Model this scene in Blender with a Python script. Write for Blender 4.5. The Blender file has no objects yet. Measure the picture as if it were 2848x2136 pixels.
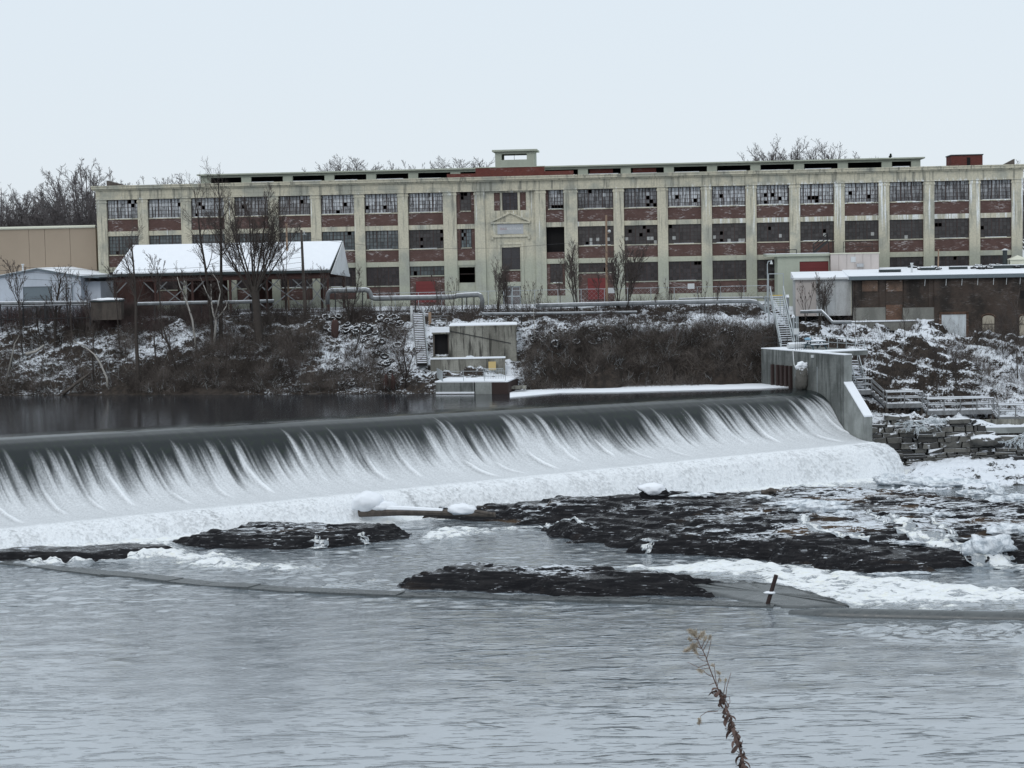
import bpy, math, random
import numpy as np
from mathutils import Vector

# ------------------------------------------------------------------ camera, sky, sun, exposure
sc = bpy.context.scene
COL = sc.collection
EYE = 13.9                      # eye height above the pool behind the dam (pool surface is z = 0)
RIVER = -7.2                    # river level below the dam
ROLL, PITCH = 0.020, math.atan(368 / 5000.0)
cam_d = bpy.data.cameras.new("camera")
cam = bpy.data.objects.new("camera", cam_d)
COL.objects.link(cam)
cam_d.sensor_width = 36.0
cam_d.lens = 36.0 * 5000.0 / 2848.0
cam_d.clip_start, cam_d.clip_end = 0.5, 6000.0
from mathutils import Matrix
cam.matrix_world = Matrix.Translation((0, 0, EYE)) @ Matrix.Rotation(math.pi / 2 - PITCH, 4, 'X') @ Matrix.Rotation(-ROLL, 4, 'Z')
sc.camera = cam

world = bpy.data.worlds.new("World")
sc.world = world
world.use_nodes = True
wt = world.node_tree
wt.nodes.clear()
w_out = wt.nodes.new("ShaderNodeOutputWorld")
w_bg = wt.nodes.new("ShaderNodeBackground")
w_sky = wt.nodes.new("ShaderNodeTexSky")
w_sky.sky_type = 'NISHITA'
w_sky.sun_disc = False
w_sky.sun_elevation = math.radians(38)
w_sky.sun_rotation = math.radians(200)
w_tc = wt.nodes.new("ShaderNodeTexCoord")
w_sep = wt.nodes.new("ShaderNodeSeparateXYZ")
wt.links.new(w_tc.outputs["Generated"], w_sep.inputs[0])
w_ramp = wt.nodes.new("ShaderNodeValToRGB")           # overcast cloud deck, a little brighter towards the zenith
w_ramp.color_ramp.elements[0].position = 0.0
w_ramp.color_ramp.elements[0].color = (0.765, 0.832, 0.895, 1)
w_ramp.color_ramp.elements[1].position = 1.0
w_ramp.color_ramp.elements[1].color = (0.98, 1.06, 1.13, 1)
w_e = w_ramp.color_ramp.elements.new(0.18)
w_e.color = (0.752, 0.838, 0.915, 1)
w_no = wt.nodes.new("ShaderNodeTexNoise")
w_no.inputs["Scale"].default_value = 2.2
w_no.inputs["Detail"].default_value = 4
wt.links.new(w_tc.outputs["Generated"], w_no.inputs["Vector"])
w_mr = wt.nodes.new("ShaderNodeMapRange")
w_mr.inputs[3].default_value = 9.85
w_mr.inputs[4].default_value = 10.35
wt.links.new(w_no.outputs[0], w_mr.inputs[0])
wt.links.new(w_sep.outputs[2], w_ramp.inputs[0])
w_sc = wt.nodes.new("ShaderNodeVectorMath")
w_sc.operation = 'SCALE'
wt.links.new(w_ramp.outputs[0], w_sc.inputs[0])
wt.links.new(w_mr.outputs[0], w_sc.inputs["Scale"])
w_mix = wt.nodes.new("ShaderNodeMix")
w_mix.data_type = 'RGBA'
w_mix.inputs[0].default_value = 0.94
wt.links.new(w_sky.outputs[0], w_mix.inputs[6])
wt.links.new(w_sc.outputs[0], w_mix.inputs[7])
wt.links.new(w_mix.outputs[2], w_bg.inputs[0])
w_bg.inputs[1].default_value = 0.1
wt.links.new(w_bg.outputs[0], w_out.inputs[0])

sun_d = bpy.data.lights.new("sun", 'SUN')
sun_d.energy = 0.6
sun_d.angle = math.radians(25)
sun_d.color = (1.0, 0.97, 0.93)
sun = bpy.data.objects.new("sun", sun_d)
COL.objects.link(sun)
sun.rotation_euler = (math.radians(52), 0, math.radians(-20))

sc.view_settings.view_transform = 'Standard'
sc.view_settings.look = 'None'
sc.view_settings.exposure = 0.0
sc.view_settings.gamma = 1.0
sc.view_settings.use_curve_mapping = False
sc.cycles.max_bounces = 5
sc.cycles.diffuse_bounces = 3
sc.cycles.glossy_bounces = 3
sc.cycles.caustics_reflective = False
sc.cycles.caustics_refractive = False

# ------------------------------------------------------------------ survey: turns bearings of the photograph into metres
_c, _s = math.cos(ROLL), math.sin(ROLL)
_cp, _sp = math.cos(PITCH), math.sin(PITCH)
def ray(x, y):
    u = (x - 1424) / 5000.0
    v = -(y - 1068) / 5000.0
    u2, v2 = _c * u + _s * v, -_s * u + _c * v
    return (u2, _cp + _sp * v2, -_sp + _cp * v2)
def at(x, y, Y):                                       # point at distance Y north of the camera
    r = ray(x, y)
    return Vector((r[0] / r[1] * Y, Y, EYE + r[2] / r[1] * Y))
def atz(x, y, z):                                      # point on the level z
    r = ray(x, y)
    t = (z - EYE) / r[2]
    return Vector((r[0] * t, r[1] * t, z))
def on_plane(x, y, p0, n):
    r = Vector(ray(x, y))
    o = Vector((0, 0, EYE))
    return o + r * ((p0 - o).dot(n) / r.dot(n))

# ------------------------------------------------------------------ noise
def _hash(ix, iy, seed):
    h = (ix.astype(np.int64) * 374761393 + iy.astype(np.int64) * 668265263 + seed * 1274126177) & 0xffffffff
    h = ((h ^ (h >> 13)) * 1274126177) & 0xffffffff
    h = h ^ (h >> 16)
    return (h & 0xffffff) / float(0xffffff)
def vnoise(x, y, seed=0):
    x = np.asarray(x, float); y = np.asarray(y, float)
    ix, iy = np.floor(x), np.floor(y)
    fx, fy = x - ix, y - iy
    fx = fx * fx * fx * (fx * (fx * 6 - 15) + 10)
    fy = fy * fy * fy * (fy * (fy * 6 - 15) + 10)
    a = _hash(ix, iy, seed); b = _hash(ix + 1, iy, seed)
    c = _hash(ix, iy + 1, seed); d = _hash(ix + 1, iy + 1, seed)
    return (a + (b - a) * fx) * (1 - fy) + (c + (d - c) * fx) * fy
def fbm(x, y, seed=0, octaves=4, gain=0.5):
    r, amp, tot = 0, 1.0, 0.0
    for k in range(octaves):
        r = r + amp * (vnoise(x, y, seed + k * 17) - 0.5)
        tot += amp
        amp *= gain
        x, y = x * 2.03 + 11.7, y * 2.03 + 5.3
    return r / tot * 2.0
def sstep(a, b, x):
    t = np.clip((np.asarray(x, float) - a) / (b - a), 0, 1)
    return t * t * (3 - 2 * t)
def sdist(poly, X, Y):                                 # signed distance to a polygon, positive inside
    d = np.full(X.shape, 1e9)
    ins = np.zeros(X.shape, bool)
    n = len(poly)
    for i in range(n):
        x0, y0 = poly[i]; x1, y1 = poly[(i + 1) % n]
        ex, ey = x1 - x0, y1 - y0
        t = np.clip(((X - x0) * ex + (Y - y0) * ey) / (ex * ex + ey * ey + 1e-9), 0, 1)
        d = np.minimum(d, np.hypot(X - x0 - t * ex, Y - y0 - t * ey))
        if y0 != y1:
            cond = ((Y >= min(y0, y1)) & (Y < max(y0, y1)) & (X < (x1 - x0) * (Y - y0) / (y1 - y0) + x0))
            ins ^= cond
    return np.where(ins, d, -d)

# ------------------------------------------------------------------ objects
def tag(o, label=None, cat=None, group=None, kind=None):
    if label: o["label"] = label
    if cat: o["category"] = cat
    if group: o["group"] = group
    if kind: o["kind"] = kind
    return o
def empty(name, loc=(0, 0, 0), rz=0.0, label=None, cat=None, group=None):
    o = bpy.data.objects.new(name, None)
    o.empty_display_size = 0.5
    COL.objects.link(o)
    o.location = loc
    o.rotation_euler = (0, 0, rz)
    return tag(o, label, cat, group)
def link_mesh(name, me, m=None, parent=None):
    o = bpy.data.objects.new(name, me)
    COL.objects.link(o)
    if m is not None:
        me.materials.clear()
        me.materials.append(m)
    if parent is not None: o.parent = parent
    return o
def grid_mesh(name, V, nu, nv, m, smooth=True):        # V is (nu*nv, 3), row-major in u
    me = bpy.data.meshes.new(name)
    i = np.arange((nu - 1) * (nv - 1))
    a = (i // (nv - 1)) * nv + i % (nv - 1)
    F = np.stack([a, a + nv, a + nv + 1, a + 1], 1)
    raw_mesh(me, V, F.ravel(), np.full(len(F), 4), smooth)
    return link_mesh(name, me, m)
def raw_mesh(me, V, loops, sizes, smooth=False):
    V = np.asarray(V, np.float32)
    me.vertices.add(len(V)); me.vertices.foreach_set("co", V.ravel())
    me.loops.add(len(loops)); me.loops.foreach_set("vertex_index", np.asarray(loops, np.int32))
    me.polygons.add(len(sizes))
    st = np.concatenate([[0], np.cumsum(sizes)[:-1]]).astype(np.int32)
    me.polygons.foreach_set("loop_start", st)
    if smooth: me.polygons.foreach_set("use_smooth", np.ones(len(sizes), bool))
    me.update(calc_edges=True)
def point_attr(me, name, vals):
    a = me.attributes.new(name, 'FLOAT', 'POINT')
    a.data.foreach_set("value", np.asarray(vals, np.float32))

class MB:                                              # collects plain shapes into ONE mesh
    def __init__(s): s.v = []; s.f = []; s.col = None
    def quadbox(s, c):                                 # 8 corners: bottom 4 ccw, top 4 ccw
        b = len(s.v); s.v += [tuple(p) for p in c]
        s.f += [(b+3, b+2, b+1, b), (b+4, b+5, b+6, b+7), (b, b+1, b+5, b+4), (b+1, b+2, b+6, b+5), (b+2, b+3, b+7, b+6), (b+3, b, b+4, b+7)]
        return s
    def box(s, x0, x1, y0, y1, z0, z1):
        return s.quadbox([(x0,y0,z0),(x1,y0,z0),(x1,y1,z0),(x0,y1,z0),(x0,y0,z1),(x1,y0,z1),(x1,y1,z1),(x0,y1,z1)])
    def bar(s, p, q, w, h=None):                       # square bar from p to q
        p, q = Vector(p), Vector(q); h = h or w
        d = (q - p)
        if d.length < 1e-6: return s
        d.normalize()
        up = Vector((0, 0, 1)) if abs(d.z) < 0.95 else Vector((1, 0, 0))
        sx = d.cross(up).normalized(); sz = sx.cross(d)
        a, b = sx * w / 2, sz * h / 2
        return s.quadbox([p-a-b, p+a-b, q+a-b, q-a-b, p-a+b, p+a+b, q+a+b, q-a+b])
    def tube(s, pts, r, n=8, cap=True):
        pts = [Vector(p) for p in pts]
        rs = r if isinstance(r, (list, tuple)) else [r] * len(pts)
        b = len(s.v); N = len(pts)
        u = None
        for i, p in enumerate(pts):
            d = (pts[min(i+1, N-1)] - pts[max(i-1, 0)]).normalized()
            if u is None:
                u = d.cross(Vector((0, 0, 1)) if abs(d.z) < 0.9 else Vector((1, 0, 0))).normalized()
            else:
                u = (u - d * u.dot(d)).normalized()
            w = d.cross(u)
            for k in range(n):
                a = 2 * math.pi * k / n
                s.v.append(tuple(p + (u * math.cos(a) + w * math.sin(a)) * rs[i]))
        for i in range(N - 1):
            for k in range(n):
                k2 = (k + 1) % n
                s.f.append((b+i*n+k, b+i*n+k2, b+(i+1)*n+k2, b+(i+1)*n+k))
        if cap:
            s.f.append(tuple(b + k for k in reversed(range(n))))
            s.f.append(tuple(b + (N-1)*n + k for k in range(n)))
        return s
    def prism(s, poly, off):                           # 3-D polygon extruded by a vector
        off = Vector(off); b = len(s.v); n = len(poly)
        s.v += [tuple(Vector(p)) for p in poly] + [tuple(Vector(p) + off) for p in poly]
        s.f.append(tuple(b + k for k in reversed(range(n))))
        s.f.append(tuple(b + n + k for k in range(n)))
        for k in range(n):
            k2 = (k + 1) % n
            s.f.append((b+k, b+k2, b+n+k2, b+n+k))
        return s
    def face(s, pts):
        b = len(s.v); s.v += [tuple(p) for p in pts]; s.f.append(tuple(range(b, b+len(pts)))); return s
    def mesh(s, name, smooth=False):
        me = bpy.data.meshes.new(name)
        me.from_pydata(s.v, [], s.f)
        if smooth: me.polygons.foreach_set("use_smooth", [True] * len(me.polygons))
        me.update()
        return me
    def build(s, name, m, parent=None, label=None, cat=None, group=None, kind=None, smooth=False):
        return tag(link_mesh(name, s.mesh(name, smooth), m, parent), label, cat, group, kind)
def fix_normals(o):
    import bmesh
    bm = bmesh.new(); bm.from_mesh(o.data)
    bmesh.ops.recalc_face_normals(bm, faces=bm.faces); bm.to_mesh(o.data); bm.free()
    return o
def segs_mesh(name, P0, P1, R0, R1, n=3):              # many thin tapered sticks in one mesh, in numpy
    P0, P1 = np.asarray(P0, float), np.asarray(P1, float)
    R0, R1 = np.asarray(R0, float), np.asarray(R1, float)
    d = P1 - P0
    L = np.linalg.norm(d, axis=1, keepdims=True); d = d / np.maximum(L, 1e-6)
    ref = np.where(np.abs(d[:, 2:3]) < 0.9, np.array([[0, 0, 1.0]]), np.array([[1.0, 0, 0]]))
    u = np.cross(d, ref); u /= np.maximum(np.linalg.norm(u, axis=1, keepdims=True), 1e-9)
    w = np.cross(d, u)
    N = len(P0)
    V = np.zeros((N, 2 * n, 3))
    for k in range(n):
        a = 2 * math.pi * k / n
        o = u * math.cos(a) + w * math.sin(a)
        V[:, k] = P0 + o * R0[:, None]
        V[:, n + k] = P1 + o * R1[:, None]
    F = np.zeros((N, n, 4), np.int64)
    base = np.arange(N) * 2 * n
    for k in range(n):
        k2 = (k + 1) % n
        F[:, k] = np.stack([base + k, base + k2, base + n + k2, base + n + k], 1)
    me = bpy.data.meshes.new(name)
    raw_mesh(me, V.reshape(-1, 3), F.reshape(-1), np.full(N * n, 4))
    return me

# ------------------------------------------------------------------ materials
class NT:
    def __init__(s, name):
        s.m = bpy.data.materials.new(name); s.m.use_nodes = True
        s.t = s.m.node_tree; s.t.nodes.clear()
        s.out = s.t.nodes.new("ShaderNodeOutputMaterial")
        s.p = s.t.nodes.new("ShaderNodeBsdfPrincipled")
        s.t.links.new(s.p.outputs[0], s.out.inputs[0])
    def put(s, sock, v):
        if isinstance(v, bpy.types.NodeSocket): s.t.links.new(v, sock)
        elif v is not None:
            if hasattr(sock.default_value, "__len__") and not hasattr(v, "__len__"): v = (v,) * len(sock.default_value)
            if hasattr(v, "__len__") and len(v) == 3 and len(sock.default_value) == 4: v = (*v, 1)
            sock.default_value = v
    def geo(s, what="Position"): 
        return s.t.nodes.new("ShaderNodeNewGeometry").outputs[what]
    def coord(s, what="Object"): return s.t.nodes.new("ShaderNodeTexCoord").outputs[what]
    def attr(s, name, out="Fac"):
        n = s.t.nodes.new("ShaderNodeAttribute"); n.attribute_name = name; return n.outputs[out]
    def rnd(s): return s.t.nodes.new("ShaderNodeObjectInfo").outputs["Random"]
    def vec(s, v, scale=(1, 1, 1), loc=(0, 0, 0), rot=(0, 0, 0)):
        n = s.t.nodes.new("ShaderNodeMapping"); s.put(n.inputs[0], v)
        n.inputs[1].default_value = loc; n.inputs[2].default_value = rot; n.inputs[3].default_value = scale
        return n.outputs[0]
    def noise(s, v, scale=1.0, detail=3, rough=0.55, dist=0.0):
        n = s.t.nodes.new("ShaderNodeTexNoise"); s.put(n.inputs["Vector"], v)
        n.inputs["Scale"].default_value = scale; n.inputs["Detail"].default_value = detail
        n.inputs["Roughness"].default_value = rough; n.inputs["Distortion"].default_value = dist
        return n.outputs[0]
    def voro(s, v, scale=1.0, feature='F1', out=0):
        n = s.t.nodes.new("ShaderNodeTexVoronoi"); n.feature = feature; s.put(n.inputs["Vector"], v)
        n.inputs["Scale"].default_value = scale
        return n.outputs[out]
    def ramp(s, f, a, b, lo=0.0, hi=1.0):
        n = s.t.nodes.new("ShaderNodeMapRange"); n.interpolation_type = 'SMOOTHSTEP'
        s.put(n.inputs[0], f); s.put(n.inputs[1], a); s.put(n.inputs[2], b); s.put(n.inputs[3], lo); s.put(n.inputs[4], hi)
        return n.outputs[0]
    def mix(s, f, a, b, mode='MIX'):
        n = s.t.nodes.new("ShaderNodeMix"); n.data_type = 'RGBA'; n.blend_type = mode
        s.put(n.inputs[0], f); s.put(n.inputs[6], a); s.put(n.inputs[7], b)
        return n.outputs[2]
    def math(s, op, a, b=0.0, c=0.0, clamp=False):
        n = s.t.nodes.new("ShaderNodeMath"); n.operation = op; n.use_clamp = clamp
        s.put(n.inputs[0], a); s.put(n.inputs[1], b); s.put(n.inputs[2], c)
        return n.outputs[0]
    def sep(s, v, i):
        n = s.t.nodes.new("ShaderNodeSeparateXYZ"); s.put(n.inputs[0], v); return n.outputs[i]
    def comb(s, x, y, z=0.0):
        n = s.t.nodes.new("ShaderNodeCombineXYZ"); s.put(n.inputs[0], x); s.put(n.inputs[1], y); s.put(n.inputs[2], z); return n.outputs[0]
    def bump(s, h, strength=0.5, dist=0.05):
        n = s.t.nodes.new("ShaderNodeBump"); s.put(n.inputs["Height"], h)
        n.inputs["Strength"].default_value = strength; n.inputs["Distance"].default_value = dist
        s.t.links.new(n.outputs[0], s.p.inputs["Normal"])
        return n.outputs[0]
    def set(s, color=None, rough=None, spec=None, metal=None, ior=None):
        s.put(s.p.inputs["Base Color"], color); s.put(s.p.inputs["Roughness"], rough)
        s.put(s.p.inputs["Specular IOR Level"], spec); s.put(s.p.inputs["Metallic"], metal); s.put(s.p.inputs["IOR"], ior)
        return s.m
M = {}
def worn(name, c, c2, scale=1.5, rough=0.8, spec=0.3, metal=0.0, streak=True, bump=0.3):
    t = NT(name); o = t.coord("Object")
    f = t.noise(t.vec(o, (1, 1, 0.25 if streak else 1)), scale, 5, 0.62)
    f2 = t.noise(o, scale * 7, 3)
    f = t.math('ADD', t.math('MULTIPLY', f, 0.75), t.math('MULTIPLY', f2, 0.25))
    col = t.mix(t.ramp(f, 0.38, 0.66), c, c2)
    t.bump(f2, bump, 0.02)
    M[name] = t.set(col, rough, spec, metal)
    return M[name]
def plain(name, c, rough=0.7, spec=0.3, metal=0.0, var=0.15):
    t = NT(name)
    v = t.noise(t.coord("Object"), 3.0, 4)
    r = t.math('ADD', t.math('MULTIPLY', t.rnd(), 0.5), t.math('MULTIPLY', v, 0.5))
    a = tuple(max(0, x * (1 - var)) for x in c); b = tuple(min(1, x * (1 + var)) for x in c)
    M[name] = t.set(t.mix(r, a, b), rough, spec, metal)
    return M[name]

# snow
t = NT("snow"); o = t.geo()
n1 = t.noise(o, 1.2, 5); n2 = t.noise(o, 9.0, 3)
t.bump(t.math('ADD', n1, t.math('MULTIPLY', n2, 0.35)), 0.5, 0.12)
M["snow"] = t.set(t.mix(n1, (0.80, 0.83, 0.88), (0.87, 0.90, 0.94)), 0.75, 0.2)

# painted concrete of the mill: greenish paint on the lower storeys, yellower above, grey weathering, white drips
t = NT("mill_concrete"); o = t.coord("Object")
z = t.sep(o, 2)
big = t.noise(o, 0.35, 5, 0.6); fine = t.noise(o, 5.0, 4)
edge = t.math('ADD', z, t.math('MULTIPLY', t.noise(o, 0.25, 2), 2.0))
c = t.mix(t.ramp(edge, 12.8, 15.5), (0.400, 0.412, 0.335), (0.560, 0.525, 0.415))
c = t.mix(t.ramp(big, 0.46, 0.66, 0, 0.8), c, (0.33, 0.34, 0.30))
st = t.noise(t.vec(o, (2.2, 2.2, 0.16)), 1.0, 6, 0.68)
hi = t.ramp(z, 12.0, 19.0)
c = t.mix(t.math('MULTIPLY', t.ramp(st, 0.50, 0.66), t.math('MULTIPLY_ADD', hi, 0.62, 0.22)), c, (0.17, 0.17, 0.15))
drip = t.noise(t.vec(o, (3.0, 3.0, 0.10), (40, 0, 7)), 1.0, 5, 0.7)
xr = t.ramp(t.sep(o, 0), 16.0, 30.0, 0.59, 0.50)
top = t.math('MULTIPLY', t.ramp(z, 14.5, 18.0), t.ramp(z, 21.6, 21.0))
c = t.mix(t.math('MULTIPLY', t.ramp(t.math('SUBTRACT', drip, xr), 0.0, 0.09), t.math('MULTIPLY', top, 1.0)), c, (0.80, 0.83, 0.84))
cr = t.noise(t.vec(o, (0.25, 1, 3.5), (3, 0, 0)), 1.0, 5, 0.7)
c = t.mix(t.math('MULTIPLY', t.ramp(cr, 0.60, 0.70), t.math('MULTIPLY', t.ramp(z, 20.8, 21.3), 0.55)), c, (0.14, 0.14, 0.13))
c = t.mix(t.ramp(fine, 0.35, 0.75, 0, 0.35), c, (0.25, 0.25, 0.21))
t.bump(fine, 0.35, 0.03)
M["mill_concrete"] = t.set(c, 0.85, 0.25)

def brick_mat(name, c1, c2, mortar, white=0.0, dark=0.0, s=1.0):
    t = NT(name); o = t.coord("Object")
    xz = t.comb(t.math('ADD', t.sep(o, 0), t.sep(o, 1)), t.sep(o, 2))
    b = t.t.nodes.new("ShaderNodeTexBrick")
    t.put(b.inputs["Vector"], xz); t.put(b.inputs["Color1"], c1); t.put(b.inputs["Color2"], c2); t.put(b.inputs["Mortar"], mortar)
    b.inputs["Scale"].default_value = 1.0 / s; b.inputs["Mortar Size"].default_value = 0.008
    b.inputs["Brick Width"].default_value = 0.22; b.inputs["Row Height"].default_value = 0.075
    c = b.outputs[0]
    big = t.noise(o, 0.8, 5, 0.6)
    c = t.mix(t.ramp(big, 0.35, 0.7, 0, 0.5), c, tuple(x * 0.62 for x in c1))
    if dark:
        st = t.noise(t.vec(o, (0.35, 0.35, 0.22), (9, 2, 4)), 1.0, 6, 0.65)
        c = t.mix(t.ramp(st, 0.42, 0.62, 0, dark), c, (0.022, 0.021, 0.020))
    if white:
        e = t.noise(t.vec(o, (0.55, 0.55, 1.3), (5, 1, 0)), 1.0, 3, 0.6)
        w2 = t.noise(t.vec(o, (2.2, 2.2, 9)), 1.0, 4, 0.7)
        f = t.math('MULTIPLY', t.ramp(e, 0.48, 0.62), t.ramp(w2, 0.50, 0.62))
        c = t.mix(t.math('MULTIPLY', f, white), c, (0.62, 0.60, 0.60))
    t.bump(b.outputs[1], -0.4, 0.02)
    M[name] = t.set(c, 0.9, 0.15)
brick_mat("mill_brick", (0.128, 0.073, 0.064), (0.098, 0.058, 0.052), (0.12, 0.092, 0.084), white=0.5)
brick_mat("roof_brick", (0.155, 0.045, 0.038), (0.115, 0.036, 0.032), (0.12, 0.07, 0.06), white=0.15)
brick_mat("dark_brick", (0.082, 0.060, 0.050), (0.058, 0.046, 0.040), (0.075, 0.066, 0.058), white=0.10, dark=0.75)
brick_mat("orange_brick", (0.19, 0.110, 0.075), (0.12, 0.078, 0.058), (0.24, 0.21, 0.18), white=0.9, dark=0.5)
brick_mat("clay_brick", (0.16, 0.085, 0.055), (0.10, 0.058, 0.042), (0.16, 0.13, 0.11), white=0.3, dark=0.6)

# old window glass: colour per pane, lime streaks running down
t = NT("mill_glass"); o = t.coord("Object")
ca = t.attr("pane", "Color")
w = t.attr("lime")
st = t.noise(t.vec(o, (5.0, 5.0, 0.35)), 1.0, 5, 0.7)
sp = t.noise(o, 6.0, 3)
f = t.math('MULTIPLY', w, t.ramp(t.math('ADD', st, t.math('MULTIPLY', sp, 0.2)), 0.50, 0.70))
c = t.mix(f, ca, (0.66, 0.69, 0.72))
c = t.mix(t.ramp(sp, 0.4, 0.75, 0, 0.35), c, (0.085, 0.075, 0.072))
M["mill_glass"] = t.set(c, t.math('MULTIPLY_ADD', f, 0.5, 0.28), 0.4)

plain("sash_steel", (0.055, 0.040, 0.038), 0.6)
plain("interior", (0.022, 0.021, 0.022), 0.95, 0.05)  # near-black colour stands in for the lack of light indoors
plain("red_door", (0.150, 0.030, 0.030), 0.6)
plain("roof_felt", (0.10, 0.10, 0.105), 0.9)
worn("sign_panel", (0.42, 0.43, 0.45), (0.33, 0.35, 0.36), 1.2)
plain("sign_letters", (0.33, 0.21, 0.205), 0.8)
plain("sign_letters_white", (0.62, 0.62, 0.61), 0.8)
worn("tan_panel", (0.315, 0.255, 0.195), (0.29, 0.235, 0.18), 0.10, 0.6, bump=0.05)
plain("cream_trim", (0.60, 0.60, 0.50), 0.6)
worn("white_metal", (0.46, 0.50, 0.56), (0.40, 0.44, 0.49), 0.5, 0.5, bump=0.1)
worn("pale_gable", (0.70, 0.72, 0.74), (0.58, 0.60, 0.61), 0.5, 0.6, bump=0.1)
plain("slate_trim", (0.135, 0.165, 0.185), 0.5)
plain("dark_trim", (0.035, 0.045, 0.047), 0.6)
worn("rust_wood", (0.070, 0.034, 0.029), (0.045, 0.028, 0.025), 1.0)
worn("old_timber", (0.115, 0.098, 0.085), (0.065, 0.056, 0.05), 2.0)
worn("pale_timber", (0.33, 0.235, 0.165), (0.24, 0.17, 0.125), 2.0)
worn("grey_timber", (0.24, 0.25, 0.26), (0.15, 0.155, 0.16), 2.5)
worn("annex_paint", (0.42, 0.45, 0.375), (0.36, 0.385, 0.32), 0.5)
worn("pink_panel", (0.52, 0.47, 0.445), (0.46, 0.42, 0.40), 0.5, 0.6, bump=0.05)
worn("whitewash", (0.56, 0.575, 0.58), (0.38, 0.385, 0.38), 0.9)
worn("white_boards", (0.56, 0.60, 0.63), (0.38, 0.40, 0.41), 1.6)
worn("grey_render", (0.215, 0.215, 0.195), (0.145, 0.145, 0.132), 1.0)
worn("galvanised", (0.43, 0.47, 0.49), (0.33, 0.36, 0.375), 2.0, 0.45, 0.5, 0.2, bump=0.1)
worn("pipe_lagging", (0.22, 0.235, 0.245), (0.14, 0.15, 0.16), 1.5, 0.5, 0.4)
plain("dark_iron", (0.030, 0.030, 0.032), 0.6)
plain("rust_iron", (0.040, 0.026, 0.024), 0.8)
plain("yellow_paint", (0.50, 0.36, 0.06), 0.6)
plain("ochre_board", (0.48, 0.36, 0.16), 0.7)
plain("rubber", (0.020, 0.020, 0.021), 0.75)
plain("teal_paint", (0.05, 0.085, 0.10), 0.5)
plain("blue_cap", (0.25, 0.42, 0.55), 0.5)
plain("buff_panel", (0.40, 0.36, 0.29), 0.7)
plain("light_grey", (0.55, 0.57, 0.58), 0.6)
plain("cable", (0.05, 0.05, 0.055), 0.6)
plain("bark", (0.060, 0.052, 0.047), 0.95, 0.1, var=0.3)
plain("twig", (0.095, 0.080, 0.074), 0.95, 0.1, var=0.25)
plain("hazed_twig", (0.150, 0.138, 0.140), 0.95, 0.1, var=0.15)  # paler than the near twigs: distance haze put into the colour
plain("red_twig", (0.105, 0.076, 0.074), 0.95, 0.1, var=0.2)
plain("birch_bark", (0.40, 0.385, 0.36), 0.85, 0.1, var=0.3)
plain("seed_brown", (0.055, 0.035, 0.03), 0.95, 0.1)
plain("conifer", (0.03, 0.04, 0.035), 0.95, 0.1)
plain("frost_twig", (0.62, 0.67, 0.70), 0.85, 0.2)
t = NT("brush_stem"); o = t.geo()
M["brush_stem"] = t.set(t.mix(t.ramp(t.math('ADD', t.math('MULTIPLY', t.noise(o, 0.45, 4, .6), .7), t.math('MULTIPLY', t.noise(o, 5.0, 3), .3)), .40, .62), (0.050, 0.043, 0.039), (0.20, 0.174, 0.158)), 0.95, 0.05)
plain("dry_stem", (0.13, 0.085, 0.07), 0.9, 0.1)
plain("dry_leaf", (0.125, 0.088, 0.078), 0.9, 0.1, var=0.35)
plain("seed_fluff", (0.44, 0.385, 0.31), 0.95, 0.1, var=0.25)

# concrete of the dam piers and river walls: wet lower down, tide stains, board marks
def river_concrete(name, c1, c2, wet, stain=0.6):
    t = NT(name); o = t.geo()
    big = t.noise(t.vec(o, (0.6, 0.6, 0.35)), 1.0, 6, 0.62)
    st = t.noise(t.vec(o, (2.5, 2.5, 0.2)), 1.0, 5, 0.65)
    fine = t.noise(o, 8.0, 4)
    c = t.mix(t.ramp(big, 0.38, 0.62), c1, c2)
    c = t.mix(t.ramp(st, 0.48, 0.64, 0, stain), c, wet)
    c = t.mix(t.ramp(fine, 0.45, 0.75, 0, 0.3), c, wet)
    zz = t.math('MULTIPLY', t.sep(o, 2), 1.35)
    fr = t.math('ABSOLUTE', t.math('SUBTRACT', t.math('FRACT', zz), 0.5))
    c = t.mix(t.ramp(fr, 0.485, 0.497, 0, 0.35), c, wet)
    t.bump(t.math('ADD', fine, big), 0.4, 0.03)
    M[name] = t.set(c, 0.8, 0.3)
river_concrete("pier_concrete", (0.200, 0.212, 0.206), (0.115, 0.123, 0.119), (0.04, 0.045, 0.042))
river_concrete("pale_concrete", (0.31, 0.328, 0.318), (0.20, 0.212, 0.205), (0.16, 0.17, 0.16), 0.3)
river_concrete("old_concrete", (0.290, 0.285, 0.250), (0.165, 0.160, 0.138), (0.05, 0.048, 0.042), 1.0)

t = NT("wet_concrete"); o = t.geo(); b = t.noise(t.vec(o, (1, 2.5, 1)), 1.5, 5, 0.6)
t.bump(b, 0.10, 0.03)
M["wet_concrete"] = t.set(t.mix(t.ramp(b, 0.35, 0.68), (0.075, 0.084, 0.088), (0.105, 0.115, 0.118)), t.ramp(b, 0.35, 0.65, 0.2, 0.45), 0.5)
# ------------------------------------------------------------------ the dam line (a runs left to right, d downstream)
DA = Vector((-41.04, 143.20, 0)); DB = Vector((28.47, 173.97, 0))
DU = (DB - DA).normalized(); DN = Vector((DU.y, -DU.x, 0)); DL = (DB - DA).length
def dam(a, d, z): return DA + DU * a + DN * d + Vector((0, 0, z))
SURV = lambda pts: [tuple(atz(x, y, z)[:2]) for x, y, z in pts]

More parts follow.
